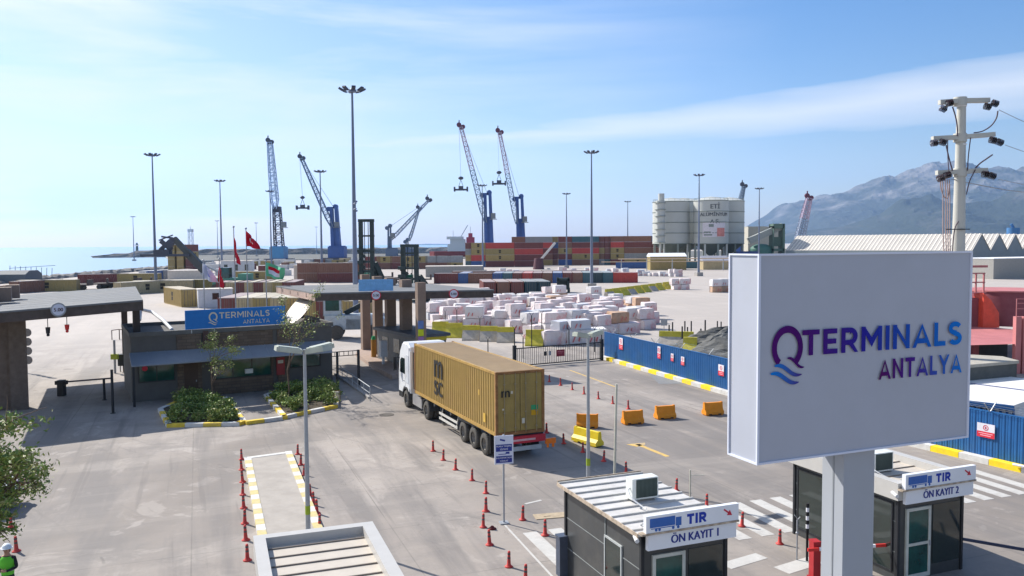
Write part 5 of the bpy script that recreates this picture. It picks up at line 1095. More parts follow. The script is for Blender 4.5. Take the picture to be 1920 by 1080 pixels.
# big wall of stacked containers: columns side by side along a line, each 4-5 high
wallA=Vector(((873-960)/F*355,355,0)); rndc=random.Random(33)
pal=['maroon','olive','brown','maroon','maroon','olive','brown','red','teal','brown','olive','mustard','maroon','brown','blue','olive','grey']
def wallrow(xpx0,xpx1,yd0,yd1,tiers,tag_,seed,pat,group):
    rr=random.Random(seed); a=Vector(((xpx0-960)/F*yd0,yd0,0)); b=Vector(((xpx1-960)/F*yd1,yd1,0)); d=(b-a).normalized(); an=math.atan2(d.y,d.x); Ln=(b-a).length
    x=0; k=0
    while x<Ln-1:
        kind=pat[k%len(pat)]; w_={'s':12.19,'h':6.06,'e':2.44}[kind]
        for tr_ in range(tiers):
            c=a+d*(x+w_/2); col=rr.choice(pal)
            if kind=='e': o=cont(c+up_(tr_*2.6)+Vector((-d.y,d.x,0))*3.0,an+R(90),col,6.06,'',group)
            else: o=cont(c+up_(tr_*2.6),an,col,w_,'',group)
            o['label']='%s container, column %s from left, %s tier of the %s'%(col,ORD[k],ORD[tr_],tag_)
        x+=w_+.12; k+=1
wallrow(873,1010,352,352,4,'left quay stack',5,'ehsssehs','container stack on the quay, left part')
wallrow(960,1236,372,372,5,'right quay stack',8,'hsehseehshes','container stack on the quay, right part')
wallrow(1155,1362,318,312,1,'olive row before the silos',9,'sshs','low container row before the silos')
# low row in mid-yard
a=Vector(((815-960)/F*207,207,0)); b=Vector(((1093-960)/F*205,205,0)); d=(b-a).normalized(); an=math.atan2(d.y,d.x); x=0
for k,(col,w_) in enumerate([('maroon',6.06),('blue',2.44),('brown',6.06),('blue',2.44),('teal',2.44),('maroon',2.44),('red',2.44),('maroon',2.44),('brown',2.44),('blue',2.44),('maroon',2.44),('brown',2.44),('teal',2.44),('dark teal',2.44),('teal',2.44),('maroon',0),('red',6.06)]):
    if not w_: continue
    c=a+d*(x+w_/2); 
    o=cont(c+(Vector((-d.y,d.x,0))*4.9 if w_<3 else Vector((0,0,0))),an+(R(90) if w_<3 else 0),col,12.19 if w_<3 else 6.06,'%s container, %s from left in the low mid-yard row'%(col,ORD[k]),'low container row in the middle of the yard'); x+=w_+.06
for k in range(3): cont(Vector((14+k*0-12*k,222,0)),an,['maroon','maroon','brown'][k],12.19,'%s container, %s from right behind the low mid-yard row'%(['maroon','maroon','brown'][k],ORD[k]),'second low container row')
# nearer maroon / teal group right of the canopy
for k,(x,y,col) in enumerate([(912,557,'maroon'),(938,555,'brown'),(964,553,'maroon')]): cont(Vector(((x-960)/F*158,164,0)),R(96),col,12.19,'%s container, %s from left beside the right canopy end'%(col,ORD[k]),'containers beside the right canopy')
for k,(x,y,col) in enumerate([(990,552,'dark teal'),(1015,550,'dark teal')]): cont(Vector(((x-960)/F*158,164,0)),R(96),col,12.19,'dark teal container, %s from left above the marble pile'%ORD[k],'containers beside the right canopy')
# left yard
t=cont(G(340,576)+Vector((-2.2,5.4,0)),R(125),'mustard',12.19,'tan mustard container with visible end doors behind the guardhouse roof','containers in the left yard',(1,1.15,1.12))
for k,(x,y,col,an_,l) in enumerate([(250,531,'olive',8,'long olive container near the shore under the tall mast'),(262,551,'tan',60,'tan container end right of the left canopy'),(300,549,'tan',12,'long tan container row member behind the mustard container'),(345,547,'olive',12,'olive container row member behind the mustard container'),
   (285,523,'white',80,'white container beside the blue one near the shore'),(302,523,'blue',80,'blue container near the shore'),(317,522,'grey',80,'pale grey container right of the blue one'),(331,521,'brown',80,'brown container right of the grey one near the shore'),
   (82,547,'olive',10,'olive container behind the left canopy'),(60,548,'brown',75,'brown container end left of the olive one'),(188,532,'maroon',20,'small maroon container seen beyond the left canopy'),
   (480,526,'olive',5,'olive brown container right of the white workshop cabins'),(600,530,'brown',3,'brown container, lower left, before the blue jib crane'),(638,530,'maroon',3,'maroon container, lower right, before the blue jib crane')]):
    cont(G(x,y)+Vector((0,2,0)),R(an_),col,12.19,l,'containers in the left yard')
cont(G(600,530)+Vector((0,2,2.6)),R(3),'brown',12.19,'brown container, upper left, before the blue jib crane','containers in the left yard'); cont(G(638,530)+Vector((0,2,2.6)),R(3),'brown',12.19,'brown container, upper right, before the blue jib crane','containers in the left yard')
k=0
for x,col in zip((412,430,447,465,482,500,518,536),('maroon','tan','maroon','tan','maroon','tan','olive','maroon')):
    cont(G(x,553)+Vector((0,6,0)),R(90+6),col,12.19,'%s container, %s from left in the upper row behind the flags'%(col,ORD[k]),'upper container row behind the flags',(1,1.05,1)); k+=1
k=0
for x,col in zip((418,451,484,517,548),('maroon','tan','olive','tan','mustard')):
    cont(G(x,593)+Vector((0,6.5,0)),R(90+4),col,12.19,'%s container, %s from left in the lower row behind the flags'%(col,ORD[k]),'lower container row behind the flags',(1,1.02,1)); k+=1
for k,(x,col) in enumerate([(575,'mustard'),(601,'maroon'),(628,'mustard'),(652,'mustard')]): cont(G(x,603)+Vector((0,8,0)),R(92),col,12.19,'%s container, %s from left under the right canopy'%(col,ORD[k]),'containers seen under the right canopy')
# stack under the reach stacker boom
for k in range(4):
    for j in range(3): cont(Vector(((322-960)/F*300+j*3.2+1.2,300,k*2.6)),R(90),['olive','mustard','maroon'][j] if (k+j)%4 else 'olive',6.06,'%s tier container, %s from left, in the stack under the dark boom'%(ORD[k],ORD[j]),'container stack by the shore')
k=0
for x in range(700,870,22):
    for tr_ in range(2): cont(Vector(((x-960)/F*330,330,tr_*2.6)),R(0),rndc.choice(['maroon','maroon','brown','olive'] if x<780 else ['olive','tan','brown','grey']),6.06 if x%3 else 4.6,'%s tier far container, %s from left, behind the tall black masts'%(ORD[tr_],ORD[k]),'far container row behind the black masts')
    k+=1
for k,x in enumerate(range(400,700,20)):
    cont(Vector(((x-960)/F*430+rndc.uniform(-2,2),430+rndc.uniform(-25,25),0)),R(rndc.uniform(-8,8)),rndc.choice(['white','white','grey','brown','tan']),6.06,'%s small far container from left before the breakwater'%ORD[k],'far mixed containers before the breakwater')
# scattered yard goods that fill the far yard
rq=random.Random(51)
for k in range(34):
    x=rq.uniform(395,700); yd=rq.uniform(255,420); o=cont(Vector(((x-960)/F*yd,yd,0)),R(rq.uniform(-15,15)+(90 if k%3==0 else 0)),rq.choice(['white','grey','tan','olive','brown','white','maroon']),6.06,'','loose containers and store boxes in the far left yard',(rq.uniform(.5,1),1,rq.uniform(.7,1)),'store_box'); o['category']='store box'
    o['label']='small far store box, %s of the loose ones scattered before the breakwater'%ORD[k]
for k,(x,y) in enumerate([(120,545),(150,543),(215,541),(236,540),(700,528),(735,530),(770,533)]):
    t=thing('flat_trailer','%s empty dark flat trailer from left in the far yard'%ORD[k],'trailer',G(x,y)+Vector((0,2,0)),R(rq.uniform(0,25)),'empty flat trailers'); mb=MB(); mb.bb(-5,5,-1.2,1.2,1.0,1.3); mb.bb(4.6,5,-1.2,1.2,1.3,2.4); mb.build('deck',cdk,t)
    for sx_ in(-4,-2.8,3): mb=MB(); mb.cyl((sx_,-1.2,.5),(sx_,1.2,.5),.5,n=14); mb.build('wheel',tyre,t)
# white site cabins and sheds
def cabin(p,rz,L_,W_,h,label,wallc,roofc,name='site_cabin',win_=True,pitch=0):
    t=thing(name,label,'cabin',p,rz); mb=MB(); mb.bb(-L_/2,L_/2,-W_/2,W_/2,0,h); mb.build('wall',wallc,t)
    mb=MB(); 
    if pitch: mb.ext([(-W_/2-.3,h),(-W_/2-.3,h+.1),(0,h+pitch),(W_/2+.3,h+.1),(W_/2+.3,h)],-L_/2-.2,L_/2+.2)
    else: mb.bb(-L_/2-.1,L_/2+.1,-W_/2-.1,W_/2+.1,h,h+.12)
    mb.build('roof',roofc,t)
    if win_:
        n=max(1,int(L_/3))
        for k in range(n): x=-L_/2+(k+.5)*L_/n; mb=MB(); mb.bb(x-.5,x+.5,-W_/2-.03,-W_/2,h*.45,h*.8); mb.build('window',glass,t)
    return t
palew=mat('cabin_white',(.55,.56,.58),rough=.6,var=.08); cream_=mat('cabin_cream',(.55,.50,.44),rough=.7,var=.1)
cabin(G(397,577)+Vector((0,1.5,0)),R(25),5.2,2.6,2.9,'white site cabin with door beside the red flag foot',palew,paint('cabin_roof',(222,214,204)))
cabin(G(440,522)+Vector((0,3,0)),R(8),9,5,5.2,'large white workshop cabin behind the first red flag',palew,paint('cabin_roof',(222,214,204)))
cabin(G(568,530)+Vector((0,4,0)),R(3),5.5,6,4.5,'cream flat-roofed store left of the brown containers',cream_,paint('cabin_roof',(222,214,204)),win_=False)
cabin(G(350,524)+Vector((0,3,0)),R(5),11,7,2.6,'low store with bright flat roof beyond the tan containers',cream_,paint('cabin_roof',(222,214,204)),win_=False)
cabin(G(850,520)+Vector((0,5,0)),R(2),17,6,3.2,'long grey flat-roofed shed left of the quay stack',mat('shed_grey',(.30,.29,.27)),paint('cabin_roof',(222,214,204)),win_=False)
cabin(Vector(((1250-960)/F*300,300,0)),R(0),13,7,4.8,'olive shed with white lean-to roof at the silo foot',CC['olive'],white,win_=False,pitch=1.3)
cabin(Vector(((1338-960)/F*300,300,0)),R(0),9,7,3.2,'low pavilion with grey hipped roof between the silo and billboard',CC['tan'],paint('grey_roof',(150,150,160)),win_=False,pitch=1.8)
for k,(x,y,s_) in enumerate([(30,490+60,3),]): pass
def pipe_bridge():
    t=thing('pipe_rack','long pale pipe rack crossing before the silos','pipe rack',Vector(((1160-960)/F*290,290,0)))
    mb=MB(); mb.beam((0,0,4.2),(40,0,4.2),.5,.35); mb.beam((-6,0,3.2),(40,0,3.2),.35,.25); mb.build('pipe',paint('pipe_cream',(206,180,150)),t)
    for k in range(5): mb=MB(); mb.beam((k*9+1,0,0),(k*9+1,0,4.1),.3); mb.build('support',galv,t)
pipe_bridge()
# ---------------- floodlight masts ----------------
mastc=paint('mast_grey',(112,122,142),rough=.5,metal=.2,var=.08)
mast_first=[None]
def mast(px,ytop,label,h=30,r=.32):
    # height is the port's standard; distance follows from it
    hor=540-F*math.tan(PI_)+(px-960)*math.tan(-RO)*-1*-1
    d=(h-H)*F/(hor-ytop) if False else None
    lo,hi=40,900
    for _ in range(50):
        m_=(lo+hi)/2
        if PY(px,ytop,m_).z<h: lo=m_
        else: hi=m_
    p=PY(px,ytop,lo); p.z=0
    if mast_first[0] is None:
        t=thing('floodlight_mast',label,'light mast',p,0,'tall floodlight masts'); mb=MB(); mb.cyl((0,0,0),(0,0,29.2),.36,.13,12); mb.build('mast',mastc,t)
        mb=MB(); mb.bb(-.95,.95,-.95,.95,0,1.1); mb.build('foundation',conc,t)
        mb=MB(); mb.cyl((0,0,29.2),(0,0,29.45),.55,.5,12); mb.cyl((0,0,29.45),(0,0,29.9),.3,.05,10)
        n=24; 
        for k in range(n):
            a,b=2*math.pi*k/n,2*math.pi*(k+1)/n; mb.beam((1.0*math.cos(a),1.0*math.sin(a),29.35),(1.0*math.cos(b),1.0*math.sin(b),29.35),.07)
        mb.build('head_frame',mastc,t)
        for k in range(8):
            a=2*math.pi*k/8+.2; M=Matrix.Translation((1.35*math.cos(a),1.35*math.sin(a),29.5))@Matrix.Rotation(a,4,'Z')@Matrix.Rotation(R(-28),4,'Y'); e=MB(); e.box((0,0,0),(.75,.5,.2),0,0,M); e.beam((.9*math.cos(a),.9*math.sin(a),29.35),(1.2*math.cos(a),1.2*math.sin(a),29.4),.06); e.build('floodlight',paint('flood_dark',(62,66,82)),t)
        mast_first[0]=t; return t,lo
    s=h/30; o=dup(mast_first[0],p,random.uniform(0,3),label,(1,1,s)); return o,lo
for px,yt,l in [(1109,281,'tall mast on a concrete block between marble pile and far diagonal barriers'),(660,161,'tallest mast in the picture, rising behind the right canopy'),(285,286,'mast rising behind the mustard container near the shore'),(412,336,'mast between the white flag and the first red flag'),(600,318,'mast crossing the jib of the second crane from left'),(1311,325,'mast standing in front of the white silos'),(1424,351,'mast right of the silos, just left of the leaning lattice crane'),(1062,361,'thin mast behind the quay stack left of the tall concrete-block mast'),(1177,376,'thin distant mast right of the tall concrete-block mast'),(249,405,'short distant mast on the shore left of the breakwater light'),(407,413,'far mast just left of the first flag pole'),(480,417,'faint far mast right of the second red flag'),(593,434,'faintest far mast left of the second blue crane'),(506,356,'mast beside the leftmost lattice crane'),(904,345,'mast with wide head before the third blue crane')]:
    mast(px,yt,l)
p=PY(668,400,104); t=MB(); 
for k,(dx,dz,an_) in enumerate([(-.45,15,0),(.5,15.3,.4),(-.4,14.3,2),(.5,14.1,1)]): t.cyl((dx*.2,0,dz-.1),(dx*1.3,-.1,dz),.05,n=6); t.cyl((dx*1.2,0,dz),(dx*1.9,-.3,dz+.15),.12,n=8)
mm=[o for o in bpy.data.objects if o.get('label','').startswith('tallest mast')][0]; t.build('camera_cluster',mastc,mm)
# lattice towers far away (two thick pale ones)
def lattice(mb,a,b,wa,wb,n,r=.12,mi=0,diag=True):
    a=Vector(a); b=Vector(b); d=(b-a).normalized(); x=d.cross(Vector((0,1,.001))).normalized(); y=d.cross(x).normalized()
    def ring(t):
        c=a.lerp(b,t); w_=(wa+(wb-wa)*t)/2; return [c+x*(i*w_)+y*(j*w_) for i,j in((-1,-1),(1,-1),(1,1),(-1,1))]
    prev=ring(0)
    for i in range(4): mb.beam(ring(0)[i],ring(1)[i],r*2.0,None,mi)
    for k in range(1,n+1):
        cur=ring(k/n)
        for i in range(4):
            j=(i+1)%4; mb.beam(cur[i],cur[j],r,None,mi)
            if diag:
                if k%2: mb.beam(prev[i],cur[j],r,None,mi)
                else: mb.beam(prev[j],cur[i],r,None,mi)
        prev=cur
for px,yt,l in((357,425,'pale lattice beacon tower beyond the boom machine'),):
    t=MB(); p=PY(px,yt,520); hh=p.z; lattice(t,(0,0,0),(0,0,hh*.85),3,2.2,10,.14); t.bb(-1.4,1.4,-1.4,1.4,hh*.85,hh*.93); t.cyl((0,0,hh*.93),(0,0,hh),.2); tag(t.build('beacon_tower',paint('beacon_pale',(196,204,210)),None,(p.x,p.y,0)),l,'tower')
# ---------------- harbour cranes ----------------
cblue=mat('crane_blue',(.045,.10,.30),rough=.5,var=.1,scale=.4); cblue2=mat('crane_light_blue',(.07,.24,.46),rough=.5,var=.1,scale=.4); csteel=paint('crane_lattice',(110,128,150),rough=.5); cdark=mat('crane_dark',(.06,.065,.09),rough=.6)
def crane(yd,label,tower,jib,head,spread=None,lattice_tower=False,base=None,col=None,cabpx=None,jw=2.0,redtop=True,jibcol=None,group='harbour cranes'):
    # tower: (x_bottom,y_bottom,x_top,y_top,width m) read at distance yd
    col=col or cblue; jibcol=jibcol or csteel
    B=PY(tower[0],tower[1],yd); T=PY(tower[2],tower[3],yd); t=thing('harbour_crane',label,'crane',(B.x,yd,0),0,group); o=Vector((B.x,yd,0))
    bz=PY(base[0],base[1],yd).z if base else 9
    t1=MB()
    if lattice_tower: lattice(t1,(0,0,bz),T-o,tower[4],tower[4]*.8,9,.28); t1.bb(T.x-o.x-tower[4]/2,T.x-o.x+tower[4]/2,-1.5,1.5,T.z-3,T.z)
    else:
        w_=tower[4]; tp=T-o; c=lambda z,k=0: (tp.x*(z/tp.z))
        for sx_ in(-1,1):
            t1.add([(c(bz)+sx_*w_*.5,-w_*.45,bz),(c(bz)+sx_*w_*.14,-w_*.45,bz),(c(bz)+sx_*w_*.14,w_*.45,bz),(c(bz)+sx_*w_*.5,w_*.45,bz)]+[(tp.x+sx_*w_*.42,-w_*.35,tp.z),(tp.x+sx_*w_*.10,-w_*.35,tp.z),(tp.x+sx_*w_*.10,w_*.35,tp.z),(tp.x+sx_*w_*.42,w_*.35,tp.z)],[(0,1,2,3) if sx_<0 else (3,2,1,0),(7,6,5,4) if sx_<0 else (4,5,6,7)]+([(0,4,5,1),(1,5,6,2),(2,6,7,3),(3,7,4,0)] if sx_<0 else [(1,5,4,0),(2,6,5,1),(3,7,6,2),(0,4,7,3)]))
        for z0,z1 in((bz,bz+(tp.z-bz)*.55),(tp.z-(tp.z-bz)*.04,tp.z)): t1.bb(c((z0+z1)/2)-w_*.42,c((z0+z1)/2)+w_*.42,-w_*.3,w_*.3,z0,z1)
        t1.cyl((tp.x-w_*.55,-w_*.3,tp.z-1.2),(tp.x-w_*.55,w_*.3,tp.z-1.2),1.3,n=12); t1.cyl((tp.x+w_*.2,-w_*.3,tp.z+.2),(tp.x+w_*.2,w_*.3,tp.z+.2),1.3,n=12)
    t1.build('tower',col if not lattice_tower else cdark,t)
    if base:
        e=MB(); x0=PY(base[2],500,yd).x-o.x; x1=PY(base[3],500,yd).x-o.x; e.bb(x0,x1,-4,5,2.6,bz); e.bb(x0+.5,x1-.5,-3,4,bz,bz+.4); e.build('machinery_house',cblue2 if lattice_tower else col,t)
    else: e=MB(); e.bb(-4,4,-4,5,2.6,9); e.build('machinery_house',col,t)
    e=MB(); e.bb(-7,7,-5,5,1.4,2.6)
    for sx_ in(-6,-2,2,6):
        for sy in(-4.6,4.6): e.cyl((sx_,sy-.4,.8),(sx_,sy+.4,.8),.8,n=12)
    e.build('undercarriage',cdark,t)
    J0=PY(*jib[:2],yd)-o; J1=PY(*jib[2:4],yd)-o; J0.y-=2; J1.y-=3
    e=MB(); m1=J0.lerp(J1,.15); m2=J0.lerp(J1,.55); lattice(e,J0,m1,jw*.5,jw*1.15,2,.2); lattice(e,m1,m2,jw*1.15,jw,8,.2); e.build('jib',jibcol,t)
    e=MB(); lattice(e,m2,J1,jw,jw*.7,9,.2); e.build('jib_end',paint('jib_pinkish',(168,150,168)) if redtop else jibcol,t)
    e=MB(); hd=J1+Vector((-1.0,0,1.2)); e.cyl(hd+Vector((0,-.5,0)),hd+Vector((0,.5,0)),1.25,n=14); e.cyl(J1+Vector((1.1,-.5,.2)),J1+Vector((1.1,.5,.2)),1.1,n=14); e.beam(J1+Vector((-1,0,-.8)),J1+Vector((1.2,0,-.8)),.8); e.beam(hd,hd+Vector((.1,0,2.4)),.5); e.build('jib_head',mat('jib_head_red',(.12,.035,.06),rough=.6) if redtop else cdark,t)
    tp=T-o; e=MB(); e.beam(tp+Vector((0,0,-.5)),J1,.12); e.beam(tp+Vector((0,.8,-.5)),J1,.12); e.build('luffing_rope',csteel,t)
    if cabpx: 
        c=PY(*cabpx,yd)-o; e=MB(); e.bb(c.x-1.2,c.x+1.2,-3.5,-.8,c.z-1.4,c.z+1.4); e.bb(c.x-1.9,c.x+1.9,-3.8,-.6,c.z-1.9,c.z-1.6); e.build('cab',paint('crane_cab',(120,126,130)),t)
    if spread:
        sp_=PY(*spread,yd)-o; sp_.y=J1.y; e=MB()
        for dy in(-.5,.5): e.beam((J1.x-1,J1.y+dy,J1.z),(sp_.x,J1.y+dy,sp_.z+7.2),.09)
        e.build('hoist_rope',paint('rope_pale',(170,190,208)),t)
        e=MB(); z=sp_.z; e.bb(sp_.x-3.6,sp_.x+3.6,J1.y-.5,J1.y+.5,z,z+.9); e.bb(sp_.x-1.2,sp_.x+1.2,J1.y-.8,J1.y+.8,z+.5,z+2.3)
        for s_ in(-1,1): e.bb(sp_.x+s_*3.3-.4,sp_.x+s_*3.3+.4,J1.y-1.1,J1.y+1.1,z-.5,z+1.9); e.beam((sp_.x+s_*1.1,J1.y,z+2.2),(sp_.x,J1.y,z+5.6),.22)
        e.ball((sp_.x,J1.y,z+6.4),1.4,.7,.9,10); e.build('spreader',cdark,t)
    return t
crane(450,'leftmost crane with grey lattice tower on a light blue house, jib nearly upright',(524,480,519,388,4.4),(518,392,509,268),None,lattice_tower=True,base=(520,463,510,536),cabpx=(534,421),jw=3.2,redtop=False,jibcol=paint('jib_pale_blue',(150,172,200)))
crane(470,'dark blue crane left of the tallest mast with spreader hanging at left',(632,480,626,388,5.2),(625,428,568,298),None,spread=(570,392),base=(634,462,618,648),cabpx=(633,421),redtop=False,jw=2.2)
crane(430,'dark blue crane with the highest pinkish jib, left of the near pair',(918,480,914,362,4.9),(911,418,865,240),None,spread=(865,358),cabpx=(925,405),jw=2.3)
crane(440,'dark blue crane with pinkish jib, right of the near pair',(978,480,974,369,4.8),(969,420,937,250),None,spread=(936,347),cabpx=(984,411),jw=2.2)
crane(520,'small slim grey crane with boom slanting up to the right',(731,480,730,424,2.6),(734,450,805,376),None,base=(730,466,725,745),col=paint('slim_crane_grey',(92,108,130)),cabpx=(737,441),redtop=False,jw=1.6)
crane(560,'faint small crane behind the right black mast frame',(765,480,763,450,2.2),(768,452,787,392),None,base=(766,468,755,776),col=paint('slim_crane_grey',(92,108,130)),redtop=False,jw=1.4)
crane(480,'dark-headed crane whose jib rises behind the right silo',(1384,480,1380,420,4),(1382,400,1392,350),None,base=(1380,462,1370,1400),redtop=False,jw=2.2)
crane(420,'pale lattice crane leaning right between silos and warehouse roof',(1496,480,1497,455,4.5),(1494,458,1513,372),None,base=(1496,462,1482,1510),redtop=True,jw=3.4,jibcol=paint('jib_grey2',(140,150,170)),col=csteel)
# ---------------- ship, breakwater light ----------------
p=PY(860,470,620); t=thing('cargo_ship','white and red cargo ship superstructure moored behind the containers','ship',(p.x,620,0))
mb=MB(); mb.prism([(-22,0),(-18,-5),(24,-5),(28,0),(24,5),(-18,5)],-1.2,4.5); mb.build('hull',mat('hull_red',(.25,.05,.05),rough=.6),t)
mb=MB(); mb.bb(-8,6,-5,5,4.5,10); mb.bb(-6,5,-5,5,10,13.5); mb.bb(-8.5,3.5,-6,6,13.5,15.5); mb.build('superstructure',paint('ship_white',(206,212,216)),t)
mb=MB(); mb.bb(6,12,-3,3,4.5,15); mb.bb(7.5,10.5,-1.5,1.5,15,18); mb.build('funnel',paint('funnel_red',(176,70,90)),t)
mb=MB(); mb.beam((1,0,14),(7,0,24),.5); mb.beam((-4,0,15),(-4,0,20),.3); mb.beam((9,0,18),(9,0,23),.25); mb.build('ship_mast',paint('ship_mast',(150,160,172)),t)
p=PY(257,470,850); mb=MB(); mb.cyl((0,0,0),(0,0,PY(257,461,850).z),1.6,1.2,12); z=PY(257,460,850).z; mb.cyl((0,0,z),(0,0,z+.6),2,n=12); mb.cyl((0,0,z+.6),(0,0,z+2.6),1,.8,10)
tag(mb.build('harbour_light',paint('light_dark',(92,110,112)),None,(p.x,850,0)),'small dark harbour light tower on the breakwater end','lighthouse')
# steel jetty frame near the left shore
p=PY(20,512,250); t=MB()
for k in range(9): t.beam((k*1.6,0,0),(k*1.6+.2,0,4.2-.1*k),.12)
t.beam((0,0,3.4),(14,0,4.2),.14); tag(t.build('pier_frame',paint('frame_pale',(120,136,142)),None,(PY(18,512,250).x,250,0)),'pale open steel frame standing by the sea at far left','frame')
p=G(12,532)+Vector((0,6,0)); mb=MB(); mb.ext([(-4,0),(-4,2.4),(-2,3.4),(2,3.4),(4,2.4),(4,0)],-5,4); tag(mb.build('shore_shed',paint('dark_shed',(92,98,104)),None,p),'dark round-roofed shed by the sea at the left edge','shed')
# ---------------- machines in the yard ----------------
mg=mat('machine_green_black',(.03,.045,.045),rough=.6,var=.2); mgr=mat('machine_green',(.03,.22,.13),rough=.5)
def mastframe(px0,px1,ytop,yd,label,cross,body=True):
    a=PY(px0,ytop,yd); b=PY(px1,ytop,yd); t=thing('container_handler',label,'container handler',((a.x+b.x)/2,yd,0),0,'container handlers'); w_=b.x-a.x; h=a.z
    for s_ in(-1,1): mb=MB(); mb.bb(s_*w_*.36-w_*.12,s_*w_*.36+w_*.12,-.5,.5,1,h); mb.build('mast_beam',mg,t)
    for z,tk in cross: mb=MB(); mb.bb(-w_*.5,w_*.5,-.6,.55,z*h-tk,z*h); mb.build('cross_beam',mg,t)
    for z in(.34,.48,.62): mb=MB(); mb.bb(-w_*.62,-w_*.2,-1.2,.2,z*h-.55,z*h); mb.beam((-w_*.5,-.3,z*h-.5),(-w_*.1,-.1,z*h-1.4),.5); mb.build('carriage_plate',mg,t)
    for s_ in(-.12,.12): mb=MB(); mb.beam((s_*w_,0,2),(s_*w_,0,h-.5),.12); mb.build('lift_chain',mg,t)
    mb=MB(); mb.beam((w_*.45,.6,h*.45),(w_*1.25,2.5,h*.06),.9,.9); mb.beam((w_*.45,.6,h*.36),(w_*.9,2.5,h*.06),.5); mb.build('mast_brace',mg,t)
    mb=MB(); mb.bb(-1.6,2.6,.8,7,1,2.6); mb.bb(-1.4,.2,1.2,3.2,2.6,4.6); mb.build('chassis',mgr,t)
    for s_ in(-1.7,2.7):
        for y in(1.5,6): mb=MB(); mb.cyl((s_-.35,y,.85),(s_+.35,y,.85),.85,n=18); mb.build('wheel',tyre,t)
    return t
mastframe(672,701,411,150,'tall black twin mast of a container handler behind the right canopy',((1,.5),(.80,.3),(.62,.5),(.48,.4),(.36,.5)))
mastframe(751,785,458,140,'lower black mast frame of a handler right of the tall twin mast',((1,.5),(.86,.3),(.6,.3),(.42,.4)))
# dark boom machine on the left
t=thing('reach_stacker','reach stacker with long dark boom raised before the shore container stack','reach stacker',G(392,553)+Vector((0,10,0)),0,'container handlers'); o=t.location.copy(); yd=o.y
a=PY(388,512,yd)-o; b=PY(326,447,yd)-o
mb=MB(); mb.beam(a,a.lerp(b,.62),1.3,1.5); mb.beam(a.lerp(b,.55),b,.95,1.1); mb.build('boom',mat('boom_dark',(.07,.075,.075),rough=.6),t)
mb=MB(); c=b+Vector((-1.4,0,-1.4)); mb.beam(b,c+Vector((.2,0,-.6)),1.0,1.2); mb.beam(c+Vector((-1.4,0,.9)),c+Vector((.9,0,-1.1)),.5,.9); mb.beam(c+Vector((.6,0,.9)),c+Vector((-1.6,0,-1.1)),.35,.8); mb.beam(c+Vector((-1.8,0,1.0)),b+Vector((-.2,0,.7)),.25); mb.bb(c.x-2.6,c.x+.6,-1,1,c.z-1.9,c.z-1.0); mb.beam(b,c+Vector((-1.2,0,1.8)),.35); mb.bb(c.x-5.4,c.x+5.0,-1.1,1.1,c.z-2.4,c.z-1.9); mb.build('spreader',cdark,t)
mb=MB(); mb.bb(-2.2,5.2,-2,2,1.1,3.0); mb.bb(3.2,5.2,-2.0,2.0,3.0,3.9); mb.build('chassis',mat('body_green',(.10,.28,.20),rough=.5),t)
mb=MB(); mb.bb(-.8,1,-1.2,.9,3.0,5.2); mb.build('cab',greenglass,t); mb=MB(); mb.beam((1,0,3),a.lerp(b,.35),.4); mb.beam((-2,-1,2.4),(a.x-1,-1,a.z),.3); mb.build('lift_cylinder',galv,t)
for x in(-1.5,4): mb=MB(); mb.cyl((x,-2.3,.9),(x,-1.4,.9),.9,n=18); mb.build('wheel',tyre,t); mb=MB(); mb.cyl((x,1.4,.9),(x,2.3,.9),.9,n=18); mb.build('wheel',tyre,t)
# white yard tractor under the right canopy
p=G(640,634); t=thing('yard_tractor','pale blue-white yard machine parked beyond the guardhouse corner','yard vehicle',p,R(8)); pw=mat('pale_machine',(.42,.47,.50),rough=.45,dirt=((.3,.28,.24),.4))
mb=MB(); mb.bb(-1.6,4.2,-1.3,1.3,1.0,2.5); mb.bb(.6,4.6,-1.3,1.3,1.0,2.1); mb.build('body',pw,t)
mb=MB(); mb.bb(-1.7,.1,-1.1,1.1,2.5,4.3); mb.bb(-1.8,.2,-1.2,1.2,4.3,4.45); cb=mb.build('cab',pw,t); mb=MB(); mb.bb(-1.5,-.1,-1.12,-1.1,3.0,4.1); mb.bb(.1,.12,-.9,.9,3.0,4.1); mb.build('window',greenglass,cb)
mb=MB(); mb.beam((.4,0,2.6),(5.5,.5,5.2),.5); mb.beam((.4,.6,2.4),(4.5,.5,5.0),.25); mb.build('lift_arm',mg,t)
for x in(-.4,3.4):
    for s_ in(-1,1): mb=MB(); mb.cyl((x,s_*1.35-.25,.75),(x,s_*1.35+.25,.75),.75,n=22); mb.build('wheel',tyre,t); 
# small forklift by the mast
p=G(1056,549); t=thing('forklift','dark forklift with open mast left of the concrete-block mast','forklift',p,R(0))
for x in(-1.1,1.0): mb=MB(); mb.bb(x-.15,x+.25,-.3,.3,0,3.1); mb.build('mast_beam',mg,t)
mb=MB(); mb.bb(-1.2,1.3,-.3,.3,2.4,2.8); mb.bb(-1,1.1,.4,3,.6,1.9); mb.bb(-.8,.9,.5,2.2,1.9,2.9); mb.build('chassis',mg,t)
for x in(-1.1,1.2): mb=MB(); mb.cyl((x-.2,.9,.5),(x+.2,.9,.5),.5,n=14); mb.build('wheel',tyre,t)
# white loading boom behind (tilted) on the stack
a=PY(1013,488,330); b=PY(1041,455,330); t=MB(); t.beam((0,0,0),b-a,.9); tag(t.build('loading_boom',paint('boom_white',(206,200,196)),None,a),'slanting white loading boom before the quay container stack','boom')
t2=G(1010,505); mb=MB(); mb.cyl((0,0,0),(0,0,4.2),2.2,1.6,12); mb.beam((0,0,4),Vector(a)-Vector((t2.x,t2.y,0)),.6); tag(mb.build('loading_drum',mat('maroon_base',(.10,.04,.05)),None,Vector((t2.x,t2.y,0))),'dark maroon drum base under the slanting white boom','machine')
